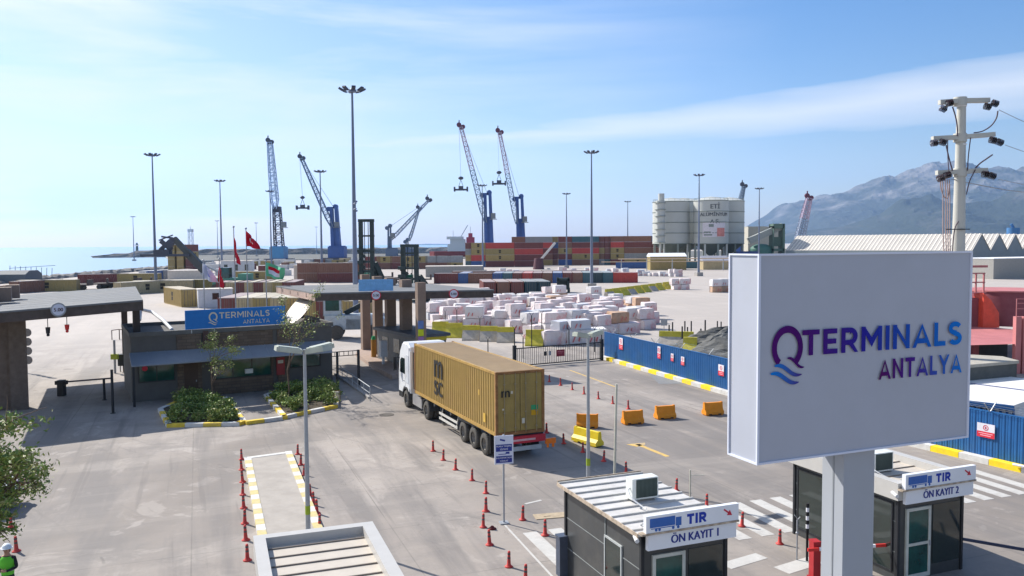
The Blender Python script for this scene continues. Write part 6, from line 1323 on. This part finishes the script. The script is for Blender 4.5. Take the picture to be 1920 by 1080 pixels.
# ---------------- silos ----------------
sw=mat('silo_white',(.47,.48,.45),rough=.6,var=.07,scale=.12,dirt=((.45,.50,.40),.5)); sb=paint('silo_band',(128,136,130),rough=.6)
YS=345
def silo(px0,px1,yd,label,ytop=376,cone=True,txt=False):
    a=PY(px0,400,yd).x; b=PY(px1,400,yd).x; r_=(b-a)/2; x=(a+b)/2; z0=PY(px0,457,yd).z; z1=PY(px0,ytop,yd).z
    t=thing('silo',label,'silo',(x,yd+r_,0),0,'white storage silos'); mb=MB(); mb.cyl((0,0,z0),(0,0,z1),r_,r_,48,caps=False); mb.lathe((0,0,0),[(r_+.12,z1),(r_*.5,z1+1.3),(.3,z1+1.8)],48); bd=mb.build('shell',sw,t)
    for k in range(5): mb=MB(); zz=z0+(z1-z0)*k/4.0*.995; mb.lathe((0,0,0),[(r_+.01,zz-.15),(r_+.14,zz-.15),(r_+.14,zz+.15),(r_+.01,zz+.15)],48); mb.build('ring_band',sb,bd)
    mb=MB(); mb.cyl((0,0,z0*.45),(0,0,z0),.8,r_*.97,32); mb.build('discharge_cone',mat('cone_grey',(.10,.125,.115),rough=.8),t)
    for k in range(8):
        a_=2*math.pi*k/8+.2; mb=MB(); mb.beam((r_*.95*math.cos(a_),r_*.95*math.sin(a_),0),(r_*.95*math.cos(a_),r_*.95*math.sin(a_),z0),.7); mb.build('leg',sw if k%2 else sb,t)
    n=20; mb=MB()
    for k in range(n):
        a_,b_=2*math.pi*k/n,2*math.pi*(k+1)/n; mb.beam((r_*.97*math.cos(a_),r_*.97*math.sin(a_),z1+1),(r_*.97*math.cos(b_),r_*.97*math.sin(b_),z1+1),.1); mb.beam((r_*.97*math.cos(a_),r_*.97*math.sin(a_),z1),(r_*.97*math.cos(a_),r_*.97*math.sin(a_),z1+1),.08)
    mb.build('railing',sb,t); return t,r_,z0,z1
silo(1255,1321,368,'rear white silo between the stair tower silo and the lettered silo',377)
silo(1345,1403,360,'rightmost white silo behind the lettered one',376)
silo(1230,1300,350,'leftmost white silo beside the stair tower',377)
t,r_,z0,z1=silo(1308,1374,345,'front white silo with dark lettering and a small banner',375)
# lettering wraps on the shell
def wraptext(mb,txt,zc,h,a0=-90,r=1,wid=None):
    q=MB(); q.text(txt,(0,0,0),(1,0,0),(0,0,1),h,wid=None,bold=.03,align='CENTER',lift=0)
    mb.add([( (r+.12)*math.sin(v[0]/r), -(r+.12)*math.cos(v[0]/r), zc+v[2]) for v in q.v],q.f)
f=MB(); wraptext(f,'ETİ',z1-3.6,1.9,r=r_); f.build('lettering',mat('silo_letter',(.10,.11,.12)),t)
f=MB(); wraptext(f,'ALÜMİNYUM',z1-6.7,1.5,r=r_); f.build('lettering',MATS['silo_letter'],t)
f=MB(); wraptext(f,'A.Ş.',z1-9.7,1.6,r=r_); f.build('lettering',MATS['silo_letter'],t)
def patch(mb,xa,xb,za,zb,r,mi=0,e=.14):
    n=8; vv=[]
    for k in range(n+1): x=xa+(xb-xa)*k/n; vv+= [((r+e)*math.sin(x/r),-(r+e)*math.cos(x/r),za),((r+e)*math.sin(x/r),-(r+e)*math.cos(x/r),zb)]
    mb.add(vv,[(2*k,2*k+2,2*k+3,2*k+1) for k in range(n)],mi)
f=MB(); patch(f,-5.2,4.8,z0+2.8,z0+8.8,r_); bn=f.build('banner',paint('banner_pale',(206,200,206)),t)
f=MB(); patch(f,.8,4.4,z0+3.0,z0+6.6,r_,0,.18); f.build('banner_panel',paint('banner_salmon',(196,128,120),var=.3,scale=.4),bn); f=MB(); patch(f,-4.6,-1.2,z0+3.4,z0+4.0,r_,0,.18); patch(f,-4.6,-1.8,z0+4.6,z0+5.1,r_,0,.18); patch(f,-2.6,-.6,z0+7.0,z0+8.2,r_,0,.18); f.build('banner_print',sb,bn)
# stair tower
a=PY(1240,375,348); t=thing('stair_tower','slim white round stair tower at the left silo edge','tower',(PY(1238,400,346).x,346,0)); z1=PY(1238,363,346).z; z2=PY(1238,455,346).z
mb=MB(); mb.cyl((0,0,z2),(0,0,z1-3),1.9,n=20); mb.cyl((0.4,0,z1-3),(.4,0,z1),1.3,n=16); mb.build('shaft',sw,t)
for k in range(7): mb=MB(); mb.lathe((0,0,z2+k*(z1-z2-4)/6),[(1.9,0),(2.4,0),(2.4,.2),(1.9,.2)],20); mb.build('landing_ring',sb,t)
mb=MB(); mb.beam((0,0,0),(0,0,z2),.8); mb.build('leg',sw,t)
# conveyor & tower right of silos
yd=350; a=PY(1404,452,yd); b=PY(1466,424,yd); o=Vector((a.x,yd,0)); t=thing('conveyor','inclined grey conveyor gallery rising to a green transfer tower','conveyor',o)
mb=MB(); mb.beam(a-o,b-o,3,2.6); mb.build('gallery',mat('gallery_grey',(.30,.32,.30),rough=.7),t)
mb=MB(); x=b.x-o.x; mb.bb(x-4.5,x-4.2,-3,3,0,b.z); mb.bb(x-.5,x+.4,-3,3,0,b.z+1); mb.bb(x-4.5,x,-3,3,b.z-1,b.z+1); mb.bb(x-4.5,x,-3,3,6,7); mb.bb(x-4.2,x-.5,-1,1,8,12); mb.build('transfer_tower',mat('tower_green',(.10,.16,.13),rough=.7),t)
mb=MB(); mb.cyl((6,2,1),(6,2,6.5),5,5,20); mb.ball((6,2,6.5),5,5,2.6,14); mb.build('green_hopper',mat('hopper_green',(.07,.17,.14),rough=.6),t)
mb=MB(); mb.bb(-6,3,-4,-2,3,6); mb.bb(-3,5,1,4,2,5); mb.build('blue_unit',mat('unit_blue',(.04,.07,.2),rough=.6),t)
cabin(Vector((PY(1435,470,380).x,384,0)),0,16,8,PY(1430,425,380).z,'beige shed behind the conveyor gallery',mat('beige_shed',(.42,.40,.34)),paint('beige_roof',(190,186,170)),win_=False)
# ---------------- saw-tooth warehouse ----------------
ang=math.atan2(.73,-.68); rdv=Vector((-.68,.73,0)); bv=Vector((14.2,13.2,0)); P0=Vector(((1823-960)/F*292,292,0)); 
wt=thing('warehouse','long grey warehouse with a row of pale corrugated gabled roofs','warehouse',P0); hw=PY(1823,470,292).z; hp=PY(1842.6,438,299).z
wall_=mat('warehouse_wall',(.20,.235,.25),rough=.7,var=.08,scale=.1); 
def roofmat():
    m=mat('warehouse_roof',(.52,.49,.45),rough=.6,var=.08,scale=.15); n=m.node_tree.nodes; l=m.node_tree.links; wv=n.new('ShaderNodeTexWave'); wv.inputs['Scale'].default_value=.55; wv.bands_direction='X'
    tcn=n.new('ShaderNodeTexCoord'); mp_=n.new('ShaderNodeMapping'); mp_.inputs['Rotation'].default_value=(0,0,-ang); l.new(tcn.outputs['Object'],mp_.inputs[0]); l.new(mp_.outputs[0],wv.inputs[0])
    bs=n['Principled BSDF']; src=bs.inputs['Base Color'].links[0].from_socket; mx_=n.new('ShaderNodeMix'); mx_.data_type='RGBA'; mx_.blend_type='MULTIPLY'; mx_.inputs[0].default_value=.6
    cr=n.new('ShaderNodeValToRGB'); cr.color_ramp.elements[0].position=.35; cr.color_ramp.elements[0].color=(.6,.58,.55,1); cr.color_ramp.elements[1].position=.55; l.new(wv.outputs[0],cr.inputs[0]); l.new(src,mx_.inputs[6]); l.new(cr.outputs[0],mx_.inputs[7]); l.new(mx_.outputs[2],bs.inputs['Base Color']); return m
rfm=roofmat(); LL=72
for k in range(7):
    q=bv*k; a=q; b=q+bv; pk=(a+b)/2; e=rdv*LL
    mb=MB(); 
    A0,A1,PK=Vector((a.x,a.y,hw)),Vector((b.x,b.y,hw)),Vector((pk.x,pk.y,hp))
    mb.add([A0,PK,PK+e,A0+e],[(0,1,2,3)]); mb.add([PK,A1,A1+e,PK+e],[(0,1,2,3)]); mb.build('roof_bay',rfm,wt)
    mb=MB(); mb.add([Vector((a.x,a.y,0))+rdv*.3,Vector((b.x,b.y,0))+rdv*.3,A1+rdv*.3,PK+rdv*.3,A0+rdv*.3],[(0,1,2,3,4)]); mb.build('gable_wall',wall_,wt); mb=MB()
    for j in range(48):
        for s0_,s1_ in((A0,PK),(A1,PK)): o_=rdv*(j+.5)*LL/48+up_(.05); mb.beam(s0_+o_,s1_+o_,.42,.12)
    mb.build('roof_rib',paint('roof_rib_pale',(222,214,202)),wt); mb=MB(); mb.add([Vector((a.x,a.y,0))+e,Vector((b.x,b.y,0))+e,A1+e,PK+e,A0+e],[(4,3,2,1,0)]); mb.build('gable_wall',wall_,wt)
mb=MB(); mb.add([(0,0,0),tuple(rdv*LL),tuple(rdv*LL+up_(hw)),(0,0,hw)],[(0,1,2,3)]); mb.build('side_wall',wall_,wt)
cabin(Vector((PY(1890,500,215).x+12,222,0)),R(22),46,10,5.2,'pale flat-roofed depot with dark blue fascia before the warehouse',mat('depot_wall',(.30,.29,.27)),paint('depot_roof',(230,232,236)),win_=False)
p=PY(1900,430,420); mb=MB(); mb.cyl((0,0,PY(1900,440,420).z-10),(0,0,PY(1900,427,420).z),3,n=14); mb.beam((0,0,PY(1900,427,420).z),(-1.2,0,PY(1900,420,420).z),1); mb.cyl((0,0,0),(0,0,PY(1900,440,420).z-10),1.5,n=10); tag(mb.build('blue_vent',mat('vent_blue',(.05,.16,.35)),None,(p.x,420,0)),'blue roof vent standing beyond the warehouse peaks','vent')
# ---------------- red hopper plant ----------------
rr_=mat('plant_red',(.50,.10,.09),rough=.6,var=.15,scale=.7,dirt=((.55,.25,.22),.6)); rdk=mat('plant_maroon',(.24,.07,.085),rough=.65,var=.15,scale=.6,dirt=((.35,.14,.15),.5)); pinkr=mat('faded_pink_steel',(.46,.17,.17),rough=.7,var=.12,scale=.8)
YD=62; o=Vector((PY(1822,600,YD).x,YD,0)); t=thing('bulk_hopper','large red bulk cargo hopper with platform behind the blue fence','hopper',o)
def zz(y,yd=YD): return PY(1870,y,yd).z
dk=zz(640)
mb=MB(); mb.add([G(1790,648,dk)-o,G(1903,645,dk)-o,G(1903,618,dk)-o,G(1790,606,dk)-o,G(1790,648,dk-.35)-o,G(1903,645,dk-.35)-o,G(1903,618,dk-.35)-o,G(1790,606,dk-.35)-o],[(0,1,2,3),(7,6,5,4),(0,4,5,1),(1,5,6,2),(2,6,7,3),(3,7,4,0)]); mb.build('deck',pinkr,t)
bk=G(1860,612,dk)-o
mb=MB(); cx=bk.x+.2; cy=bk.y; tz=zz(548,YD+cy)
mb.cyl((cx+2.6,cy+2.6,dk),(cx+2.6,cy+2.6,tz),3.4,3.4,32); mb.build('drum',rdk,t); mb=MB(); mb.cyl((cx+2.6,cy+2.6,tz),(cx+2.6,cy+2.6,tz+.12),3.5,3.5,32); mb.build('drum_lid',pinkr,t)
mb=MB(); fx_=PY(1857,600,YD+cy-1).x-o.x; mb.add([(fx_-.62,cy-1,dk),(fx_+.75,cy-1.1,dk),(fx_+.8,cy-.9,dk+1.3),(fx_+.1,cy-.9,dk+2.4),(fx_-.6,cy-.9,tz),(fx_-.6,cy+.6,dk),(fx_+.9,cy+.6,dk),(fx_+.9,cy+.6,dk+1.3),(fx_+.1,cy+.6,dk+2.4),(fx_-.6,cy+.6,tz)],[(0,1,2,3,4),(9,8,7,6,5),(0,4,9,5),(4,3,8,9),(3,2,7,8),(2,1,6,7)]); mb.build('chute',mat('chute_bright_red',(.72,.09,.05),rough=.5,var=.1),t)
mb=MB(); mb.bb(-3.5,fx_-.62,cy-.2,cy+3,dk,tz-.5); mb.build('side_bin',rdk,t)
mb=MB(); pz=tz
for x in(5.0,5.7,6.4,7.1):
    mb.beam((x,cy,pz),(x,cy,pz+1.7),.12)
for z in(.9,1.7): mb.beam((3.8,cy,pz+z),(7.2,cy,pz+z),.11)
mb.beam((3.8,cy,pz+2.3),(7.6,cy+.4,pz+2.3),.2); mb.beam((5.9,cy,pz),(5.9,cy,pz+2.3),.16); mb.bb(3.8,7.2,cy-.3,cy+.8,pz-.06,pz+.02); mb.build('platform_railing',pinkr,t)
cxx=PY(1908,640,YD-1.5).x-o.x; 
for dx in(-.12,.42): mb=MB(); mb.bb(cxx+dx-.2,cxx+dx+.2,-1.8,-1.4,0,zz(590)); mb.build('column',pinkr,t)
for dx in(-4.5,-1.5): mb=MB(); mb.bb(cxx+dx-.2,cxx+dx+.2,1.2,1.6,0,dk-.36); mb.build('column',rdk,t)
mb=MB()
for x in(cxx-.2,cxx+.6): mb.beam((x,-1.6,zz(590)),(x,-1.6,zz(558)),.05)
for z in(558,566,576): mb.beam((cxx-.2,-1.6,zz(z)),(cxx+.6,-1.6,zz(z)),.05)
mb.build('cage_ladder',pinkr,t)
mb=MB(); mb.bb(-5,cxx+2,3,3.2,0,dk-.4); mb.build('back_screen',dark,t)
# hut and white-roofed shed behind the fence
def quadroof(name,label,pix,z,h2,wallm,roofm,slope=0):
    q=[G(x,y,z) for x,y in pix]; o=q[0].copy(); o.z=0; t=thing(name,label,'shed',o); l=[p-o for p in q]
    mb=MB(); mb.add([p for p in l]+[p-up_(.16) for p in l],[(0,1,2,3),(7,6,5,4),(0,4,5,1),(1,5,6,2),(2,6,7,3),(3,7,4,0)]); ro=mb.build('roof',roofm,t)
    c=sum(l,Vector())/4; k=[c+(p-c)*.95 for p in l]; mb=MB(); mb.prism([tuple(p[:2]) for p in k],0,z-.16); mb.build('wall',wallm,t); return t,l,k
quadroof('grey_shed','grey flat-roofed shed under the red hopper deck',[(1770,688),(1911,676),(1880,668),(1770,662)],3.4,0,mat('shed_dark',(.10,.105,.10),rough=.8),paint('shed_roof_olive',(168,162,150),rough=.8))
t,l,k=quadroof('white_roof_shed','white sheet-roofed shed with blue trim just behind the blue fence',[(1740,742),(1901,760),(2010,722),(1850,700)],2.55,0,mat('shed_wall_pale',(.66,.67,.68),rough=.7,var=.2,scale=1.5),mat('white_sheet_roof',(.74,.73,.70),rough=.6,var=.04,dirt=((.42,.36,.3),.5)))
mb=MB(); a,b=l[0],l[1]; n_=Vector((b-a).normalized()); mb.beam(a-up_(.12)+Vector((0,-.04,0)),b-up_(.12)+Vector((0,-.04,0)),.07,.22); mb.build('blue_trim',blued,t)
mb=MB()
for j in range(14): q=k[0].lerp(k[1],j/13); mb.beam((q.x,q.y-.05,.2),(q.x,q.y-.05,2.38),.07)
mb.build('frame_post',blued,t)
a=l[0].lerp(l[3],.55); b=l[1].lerp(l[2],.55); mb=MB(); mb.beam(a+up_(.02),b+up_(.02),.12,.03); mb.build('roof_joint',paint('joint_dark',(96,104,140)),t)
# ---------------- utility pole ----------------
YU=45; B=PY(1799,470,YU); Tt=PY(1803,188,YU); o=Vector((B.x,YU,0)); t=thing('utility_pole','tall pale steel power pole with three cross arms above the billboard','utility pole',o); pc=mat('pole_pale_steel',(.50,.49,.44),rough=.55,var=.06,scale=.8)
mb=MB(); tx=Tt.x-o.x; mb.cyl((-.05,0,0),(tx,0,Tt.z),.46,.22,24); mb.build('pole',pc,t)
def arm(yl,yr,xl,xr,ym,th=.24):
    a=PY(xl,yl,YU-.1)-o; b=PY(xr,yr,YU-.1)-o; c=PY(1802,ym,YU-.1)-o; mb=MB()
    for p,q in((a,c),(c,b)):
        d=(q-p).normalized(); mb.beam(p,q,.30,th)
    mb.cyl((c.x,c.y+.1,c.z-.25),(c.x,c.y+.1,c.z+.2),.34,.34,16); mb.build('cross_arm',pc,t); return a,b,c
arms=[arm(192,188,1761,1854,189),arm(260,252,1748,1864,257),arm(324,319,1756,1850,322)]
porc=mat('insulator_dark',(.03,.02,.028),rough=.15,spec=.9)
def ins(px,y,axis=(1,0,.1),n=4,sc=1):
    c=PY(px,y,YU-.4)-o; d=Vector(axis).normalized(); mb=MB()
    mb.cyl(c-d*.20*sc,c+d*.20*sc,.05,n=8,mi=1)
    for k in range(n): q=c+d*((k-(n-1)/2)*.09*sc); mb.cyl(q-d*.02,q+d*.025,.19*sc,.08*sc,16)
    mb.build('insulator',[porc,galv],t); return c
I=[ins(1781,193,(1,0,.2)),ins(1769,204,(1,0,-.4)),ins(1852,200,(1,0,-.2)),ins(1866,194,(1,0,-.3)),ins(1752,268),ins(1768,267,(1,0,-.3)),ins(1862,263,(1,0,-.2)),ins(1875,267,(1,0,-.4)),ins(1764,334,(1,0,.3)),ins(1777,328,(1,0,.3)),ins(1848,327,(1,0,-.1)),ins(1861,330,(1,0,-.3))]
cab_=mat('cable_purple_grey',(.10,.07,.09),rough=.5); cabp=mat('cable_pink_grey',(.42,.30,.27),rough=.6)
def cable(pix,r_=.035,m_=None,dy=-.3):
    pts=[PY(x,y,YU+dy)-o for x,y in pix]; sm=[]
    for i in range(len(pts)-1):
        p0=pts[max(i-1,0)]; p1=pts[i]; p2=pts[i+1]; p3=pts[min(i+2,len(pts)-1)]
        for k in range(5): q=k/5; sm.append(.5*((2*p1)+(p2-p0)*q+(2*p0-5*p1+4*p2-p3)*q*q+(3*p1-p0-3*p2+p3)*q**3))
    sm.append(pts[-1]); mb=MB(); mb.tube(sm,r_,6); mb.build('cable',m_ or cab_,t)
cable([(1786,200),(1792,220),(1795,240),(1795,255)]); cable([(1871,208),(1868,222),(1858,236),(1842,246),(1826,249)]); cable([(1774,272),(1779,295),(1786,320)]); cable([(1777,262),(1777,290),(1779,320)],.025)
cable([(1820,258),(1816,290),(1814,320)],.028); cable([(1861,290),(1848,299),(1838,306),(1829,315)],.04); cable([(1829,318),(1818,340),(1812,365)],.028)
cable([(1764,338),(1764,352),(1771,370),(1778,368),(1780,345)],.028,cabp)
for dx in(0,5,9,13): cable([(1767+dx,336),(1768+dx,370),(1768+dx,430),(1770+dx*.9,480),(1771+dx*.9,560)],.028,cabp)
cable([(1797,415),(1790,430),(1786,470),(1785,540)],.03,cab_)
mb=MB(); z=PY(1800,430,YU).z; mb.beam((PY(1768,430,YU).x-o.x,-.35,z),(PY(1812,430,YU).x-o.x,-.35,z),.05); mb.build('cable_bracket',dark,t)
for y in(199,271): c=PY(1803,y,YU)-o; mb=MB(); mb.cyl(c-up_(.03),c+up_(.03),.26,.26,16); mb.build('pole_band',white,t)
for (x,y),(x2,y2),rr in(((1873,206),(2050,262),.018),((1885,272),(2050,302),.018),((1785,336),(2040,362),.03),((1872,336),(2050,346),.018)): 
    a=PY(x,y,YU-.4)-o; b=PY(x2,y2,YU+12)-o; mb=MB(); mb.tube([a.lerp(b,k/8)-up_(.35*math.sin(math.pi*k/8)) for k in range(9)],rr,5); mb.build('power_line',galv,t)
# ---------------- flags ----------------
def cloth_mat(name,rgb): return mat(name,rgb,rough=.8,var=.08,scale=2,spec=.1)
fred=cloth_mat('flag_red',(.55,.015,.035)); fwhite=cloth_mat('flag_white',(.62,.64,.74)); fgreen=cloth_mat('flag_green',(.13,.46,.28))
def flag(pb,ptop,yd,label,verts,mats,nu=10,nv=8,deco=None,polec=galv):
    b=Vector(((pb-960)/F*yd,yd,0)); tp=PY(ptop[0],ptop[1],yd); t=thing('flag',label,'flag',b,0,'flags flying behind the blue sign'); mb=MB(); mb.cyl((0,0,0),tp-b,.07,.04,8); mb.ball(tp-b+up_(.08),.1); mb.build('pole',polec,t)
    # cloth: quad given by its four picture corners (hoist top, fly top, fly bottom, hoist bottom) with folds in depth
    q=[PY(x,y,yd)-b for x,y in verts]; vv=[]; fs=[]; mi=[]
    for i in range(nu+1):
        for j in range(nv+1):
            u_=i/nu; v_=j/nv; p=(q[0]*(1-u_)+q[1]*u_)*(1-v_)+(q[3]*(1-u_)+q[2]*u_)*v_; p=p+Vector((0,-.35*math.sin(u_*9+v_*3)*(.2+u_),.05*math.sin(u_*7))); vv.append(p)
    mb=MB()
    for i in range(nu):
        for j in range(nv):
            m_=deco(i/nu,j/nv) if deco else 0; mb.add([vv[i*(nv+1)+j],vv[i*(nv+1)+j+1],vv[(i+1)*(nv+1)+j+1],vv[(i+1)*(nv+1)+j]],[(0,1,2,3)],m_,True)
    mb.build('cloth',mats,t); return t
cres=lambda u,v: 1 if ((u-.42)**2+(v-.5)**2<.035 and (u-.48)**2+(v-.5)**2>.022) or ((u-.62)**2+(v-.5)**2<.006) else 0
FY=72
flag(441,(438,427),FY,'red crescent flag hanging narrow on the second tallest pole',[(438.5,436),(443,470),(449.5,499),(440,482)],[fred,white],18,14,cres)
flag(464,(461,430),FY,'red crescent flag blown out to the right on the tallest pole',[(461,432),(476,448),(487,467),(462,462)],[fred,white],22,16,cres)
flag(412,(411,487),FY,'small red flag drooping beside the white flag',[(411,497),(415,515),(418,543),(408.5,528)],[fred,white],18,14,cres)
flag(382,(381,490),FY,'white and pale blue flag blown right beside the small red one',[(380,494),(391,502),(407,530),(380,523)],[fwhite,cloth_mat('flag_blue',(.22,.26,.6))],16,12,lambda u,v: 1 if .35<u<.75 and .35<v<.6 else 0)
flag(499,(498,491),FY,'green flag with red and white bars right of the red flags',[(498,492),(535,503),(529,525),(499,518)],[fgreen,fred,fwhite],20,16,lambda u,v: 1 if .12<u<.8 and .2<v<.5 else (2 if .14<u<.76 and .5<=v<.78 else 0))
# white roof ducts behind guardhouse roof line, far left of the blue sign
p=G(268,577,4.6); t=MB(); pts=[G(262,600,4.22),G(264,580,4.8),G(285,585,4.8),G(305,600,4.6),G(322,618,4.22)]; o=pts[0].copy(); t.tube([q-o for q in pts],.12,8); tag(t.build('roof_duct',offw,None,o),'pale curved duct running over the guardhouse roof at left','duct')
# ---------------- big tree at the left edge ----------------
def big_tree(p,label):
    rnd=random.Random(77); t=thing('tree',label,'tree',p); tr=MB(); bark=MATS['bark_brown']; ends=[]
    def limb(a,d,ln,r_,lv):
        q=Vector(a); dd=Vector(d)
        for k in range(5):
            nq=q+dd*(ln/5); tr.cyl(q,nq,r_*(1-k*.14),r_*(1-(k+1)*.14),7,0,False); q=nq; dd=(dd+Vector((rnd.gauss(0,.13),rnd.gauss(0,.13),rnd.gauss(0,.06)-(.05 if lv<2 else 0)))).normalized()
            if lv>0 and k>=1:
                for _ in range(2 if lv>1 else 3):
                    nd=(dd*.6+Vector((rnd.gauss(0,.75),rnd.gauss(0,.75),rnd.uniform(-.35,.45)))).normalized(); limb(q,nd,ln*rnd.uniform(.4,.65),r_*.45,lv-1)
            if lv==0: ends.append(q.copy())
    limb((0,0,0),(0,0,1),4.2,.19,0); ends.clear()
    for a_ in range(6):
        an=a_*1.05+.3; limb((0,0,3.3+.18*a_),Vector((math.cos(an)*.75,math.sin(an)*.75,.55)).normalized(),1.9,.08,2)
    tr.build('trunk',bark,t); lf=MB(); rnd.shuffle(ends)
    for e in ends[:520]:
        leaves(lf,[e],rnd.randrange(22,42),.13,.065,[0,0,2,1,3],rnd)
    lf.build('crown',leafm,t); return t
big_tree(Vector((-12.9,18.2,0)),'leafy tree whose branches reach in at the left edge')
# ---------------- parked car at the left edge ----------------
p=G(-18,968); t=thing('parked_car','white car at the left edge with only its rear corner in view','car',p+Vector((-1.7,.6,0)),R(15))
def carbody(t):
    mb=MB(); pr=[(-2.1,.3),(-2.15,.75),(-1.3,.95),(-.7,1.4),(.9,1.45),(1.6,1.0),(2.05,.9),(2.1,.32)]; mb.ext(pr,-.85,.85,0,'y'); o=mb.build('body',cabm,t)
    bm=bmesh.new(); bm.from_mesh(o.data); bmesh.ops.bevel(bm,geom=list(bm.edges),offset=.07,segments=2,affect='EDGES'); bm.to_mesh(o.data); bm.free()
    for s_ in(-1,1):
        mb=MB(); mb.add([(-1.15,s_*.86,.98),(1.45,s_*.86,1.0),(.85,s_*.80,1.37),(-.62,s_*.80,1.33)],[(0,1,2,3) if s_<0 else (3,2,1,0)]); mb.build('side_window',glass,t)
        mb=MB(); mb.bb(2.06,2.13,s_*.65-.15,s_*.65+.15,.62,.85); mb.build('tail_light',redp,t)
        for x in(-1.3,1.3): mb=MB(); mb.cyl((x,s_*.78-.1,.32),(x,s_*.78+.1,.32),.32,n=20); mb.build('wheel',tyre,t)
    mb=MB(); mb.quad((1.58,-.68,1.03),(1.58,.68,1.03),(.95,.66,1.42),(.95,-.66,1.42)); mb.build('rear_window',glass,t)
carbody(t)
# ---------------- worker ----------------
def person(p,rz,label):
    t=thing('person',label,'person',p,rz)
    V=[];E_=[];RR=[]
    def v(x,y,z,r,par=None,r2=None):
        V.append((x,y,z)); RR.append((r,r2 or r)); i=len(V)-1
        if par is not None: E_.append((par,i))
        return i
    # faces -Y (towards the viewer's side)
    pel=v(0,0,.95,.15,None,.115); wa=v(0,0,1.10,.135,pel,.10); ch=v(0,-.005,1.30,.165,wa,.115); sh=v(0,0,1.42,.13,ch,.09); nk=v(0,0,1.50,.058,sh); hd=v(0,-.012,1.58,.07,nk); hd2=v(0,-.02,1.66,.088,hd,.098); hd3=v(0,-.01,1.73,.072,hd2,.085)
    for s in(-1,1):
        a=v(s*.17,0,1.42,.062,sh); e=v(s*.25,-.03,1.16,.045,a); w_=v(s*.06,-.24,1.12,.03,e); h_=v(s*-.03,-.245,1.14,.034,w_,.02)
        for k,(dz,ln) in enumerate(((.03,.07),(.01,.085),(-.01,.08),(-.028,.065))):
            f1=v(s*-.07,-.25,1.14+dz,.0095,h_); f2=v(s*(-.07-ln*.6),-.235,1.14+dz,.008,f1)
        th=v(s*-.03,-.25,1.18,.011,w_); v(s*-.05,-.25,1.215,.009,th)
        hp=v(s*.09,0,.90,.095,pel); kn=v(s*.11,-.01,.50,.062,hp); an=v(s*.12,.01,.10,.045,kn); ft=v(s*.13,-.13,.04,.04,an,.03)
    me=bpy.data.meshes.new('body'); me.from_pydata(V,E_,[]); o=bpy.data.objects.new('body',me); COL.objects.link(o); o.parent=t
    m_=o.modifiers.new('skin','SKIN'); sk=me.skin_vertices[0].data
    for i,r in enumerate(RR): sk[i].radius=r
    sk[0].use_root=True; o.modifiers.new('sub','SUBSURF').levels=1; o.modifiers['sub'].render_levels=1
    bpy.context.view_layer.update(); dg=bpy.context.evaluated_depsgraph_get(); nm=bpy.data.meshes.new_from_object(o.evaluated_get(dg)); o.modifiers.clear(); o.data=nm
    skin=mat('skin',(.42,.24,.16),rough=.6,var=.05); clo=mat('dark_clothes',(.025,.028,.035),rough=.85,var=.2)
    nm.materials.clear(); nm.materials.append(skin); nm.materials.append(clo)
    for f in nm.polygons:
        c=f.center; f.use_smooth=True; f.material_index=0 if (c.z>1.47) or (c.y<-.2 and 1.05<c.z<1.25 and abs(c.x)<.07) else 1
    ve=MB(); pr=[(.155,.97),(.175,1.12),(.20,1.30),(.195,1.40),(.12,1.47)]; n=20; vv=[]
    for r_,z in pr:
        for k in range(n): a=2*math.pi*k/n; vv.append((r_*math.cos(a),.8*r_*math.sin(a)-.005,z))
    ve.add(vv,[(i*n+k,i*n+(k+1)%n,(i+1)*n+(k+1)%n,(i+1)*n+k) for i in range(len(pr)-1) for k in range(n)],0,True); vo=ve.build('hi_vis_vest',mat('hi_vis_green',(.13,.55,.04),rough=.7),t)
    for z in(1.08,): s_=MB(); s_.add([(1.03*.175*math.cos(2*math.pi*k/n),1.03*.14*math.sin(2*math.pi*k/n)-.005,zz_) for zz_ in(z,z+.05) for k in range(n)],[(k,(k+1)%n,n+(k+1)%n,n+k) for k in range(n)]); s_.build('reflective_band',paint('reflect',(190,196,200)),vo)
    he=MB(); he.ball((0,-.012,1.70),.125,.14,.12,16,zmin=0); he.cyl((0,-.03,1.695),(0,-.03,1.71),.15,.15,20); he.build('helmet',mat('helmet_white',(.72,.75,.78),rough=.3),t)
    ha=MB(); ha.ball((0,.03,1.62),.088,.085,.09,10); ha.build('hair',mat('hair_dark',(.02,.015,.012)),t)
    fa=MB(); fa.ball((0,-.125,1.625),.014,.02,.025,8); 
    fa.build('nose',skin,t)
    for s in(-1,1): q=MB(); q.ball((s*.032,-.108,1.65),.012,.008,.008,8); q.build('eye',black,t); q=MB(); q.ball((s*.09,-.0,1.64),.014,.025,.03,8); q.build('ear',skin,t)
    q=MB(); q.bb(-.024,.024,-.118,-.106,1.588,1.597); q.build('mouth',mat('lips',(.3,.1,.09)),t)
    return t
pp=PY(13,1034,21.9); person(Vector((pp.x,21.9,0)),R(10),'worker in white helmet and green hi-vis vest with folded arms at the bottom left')
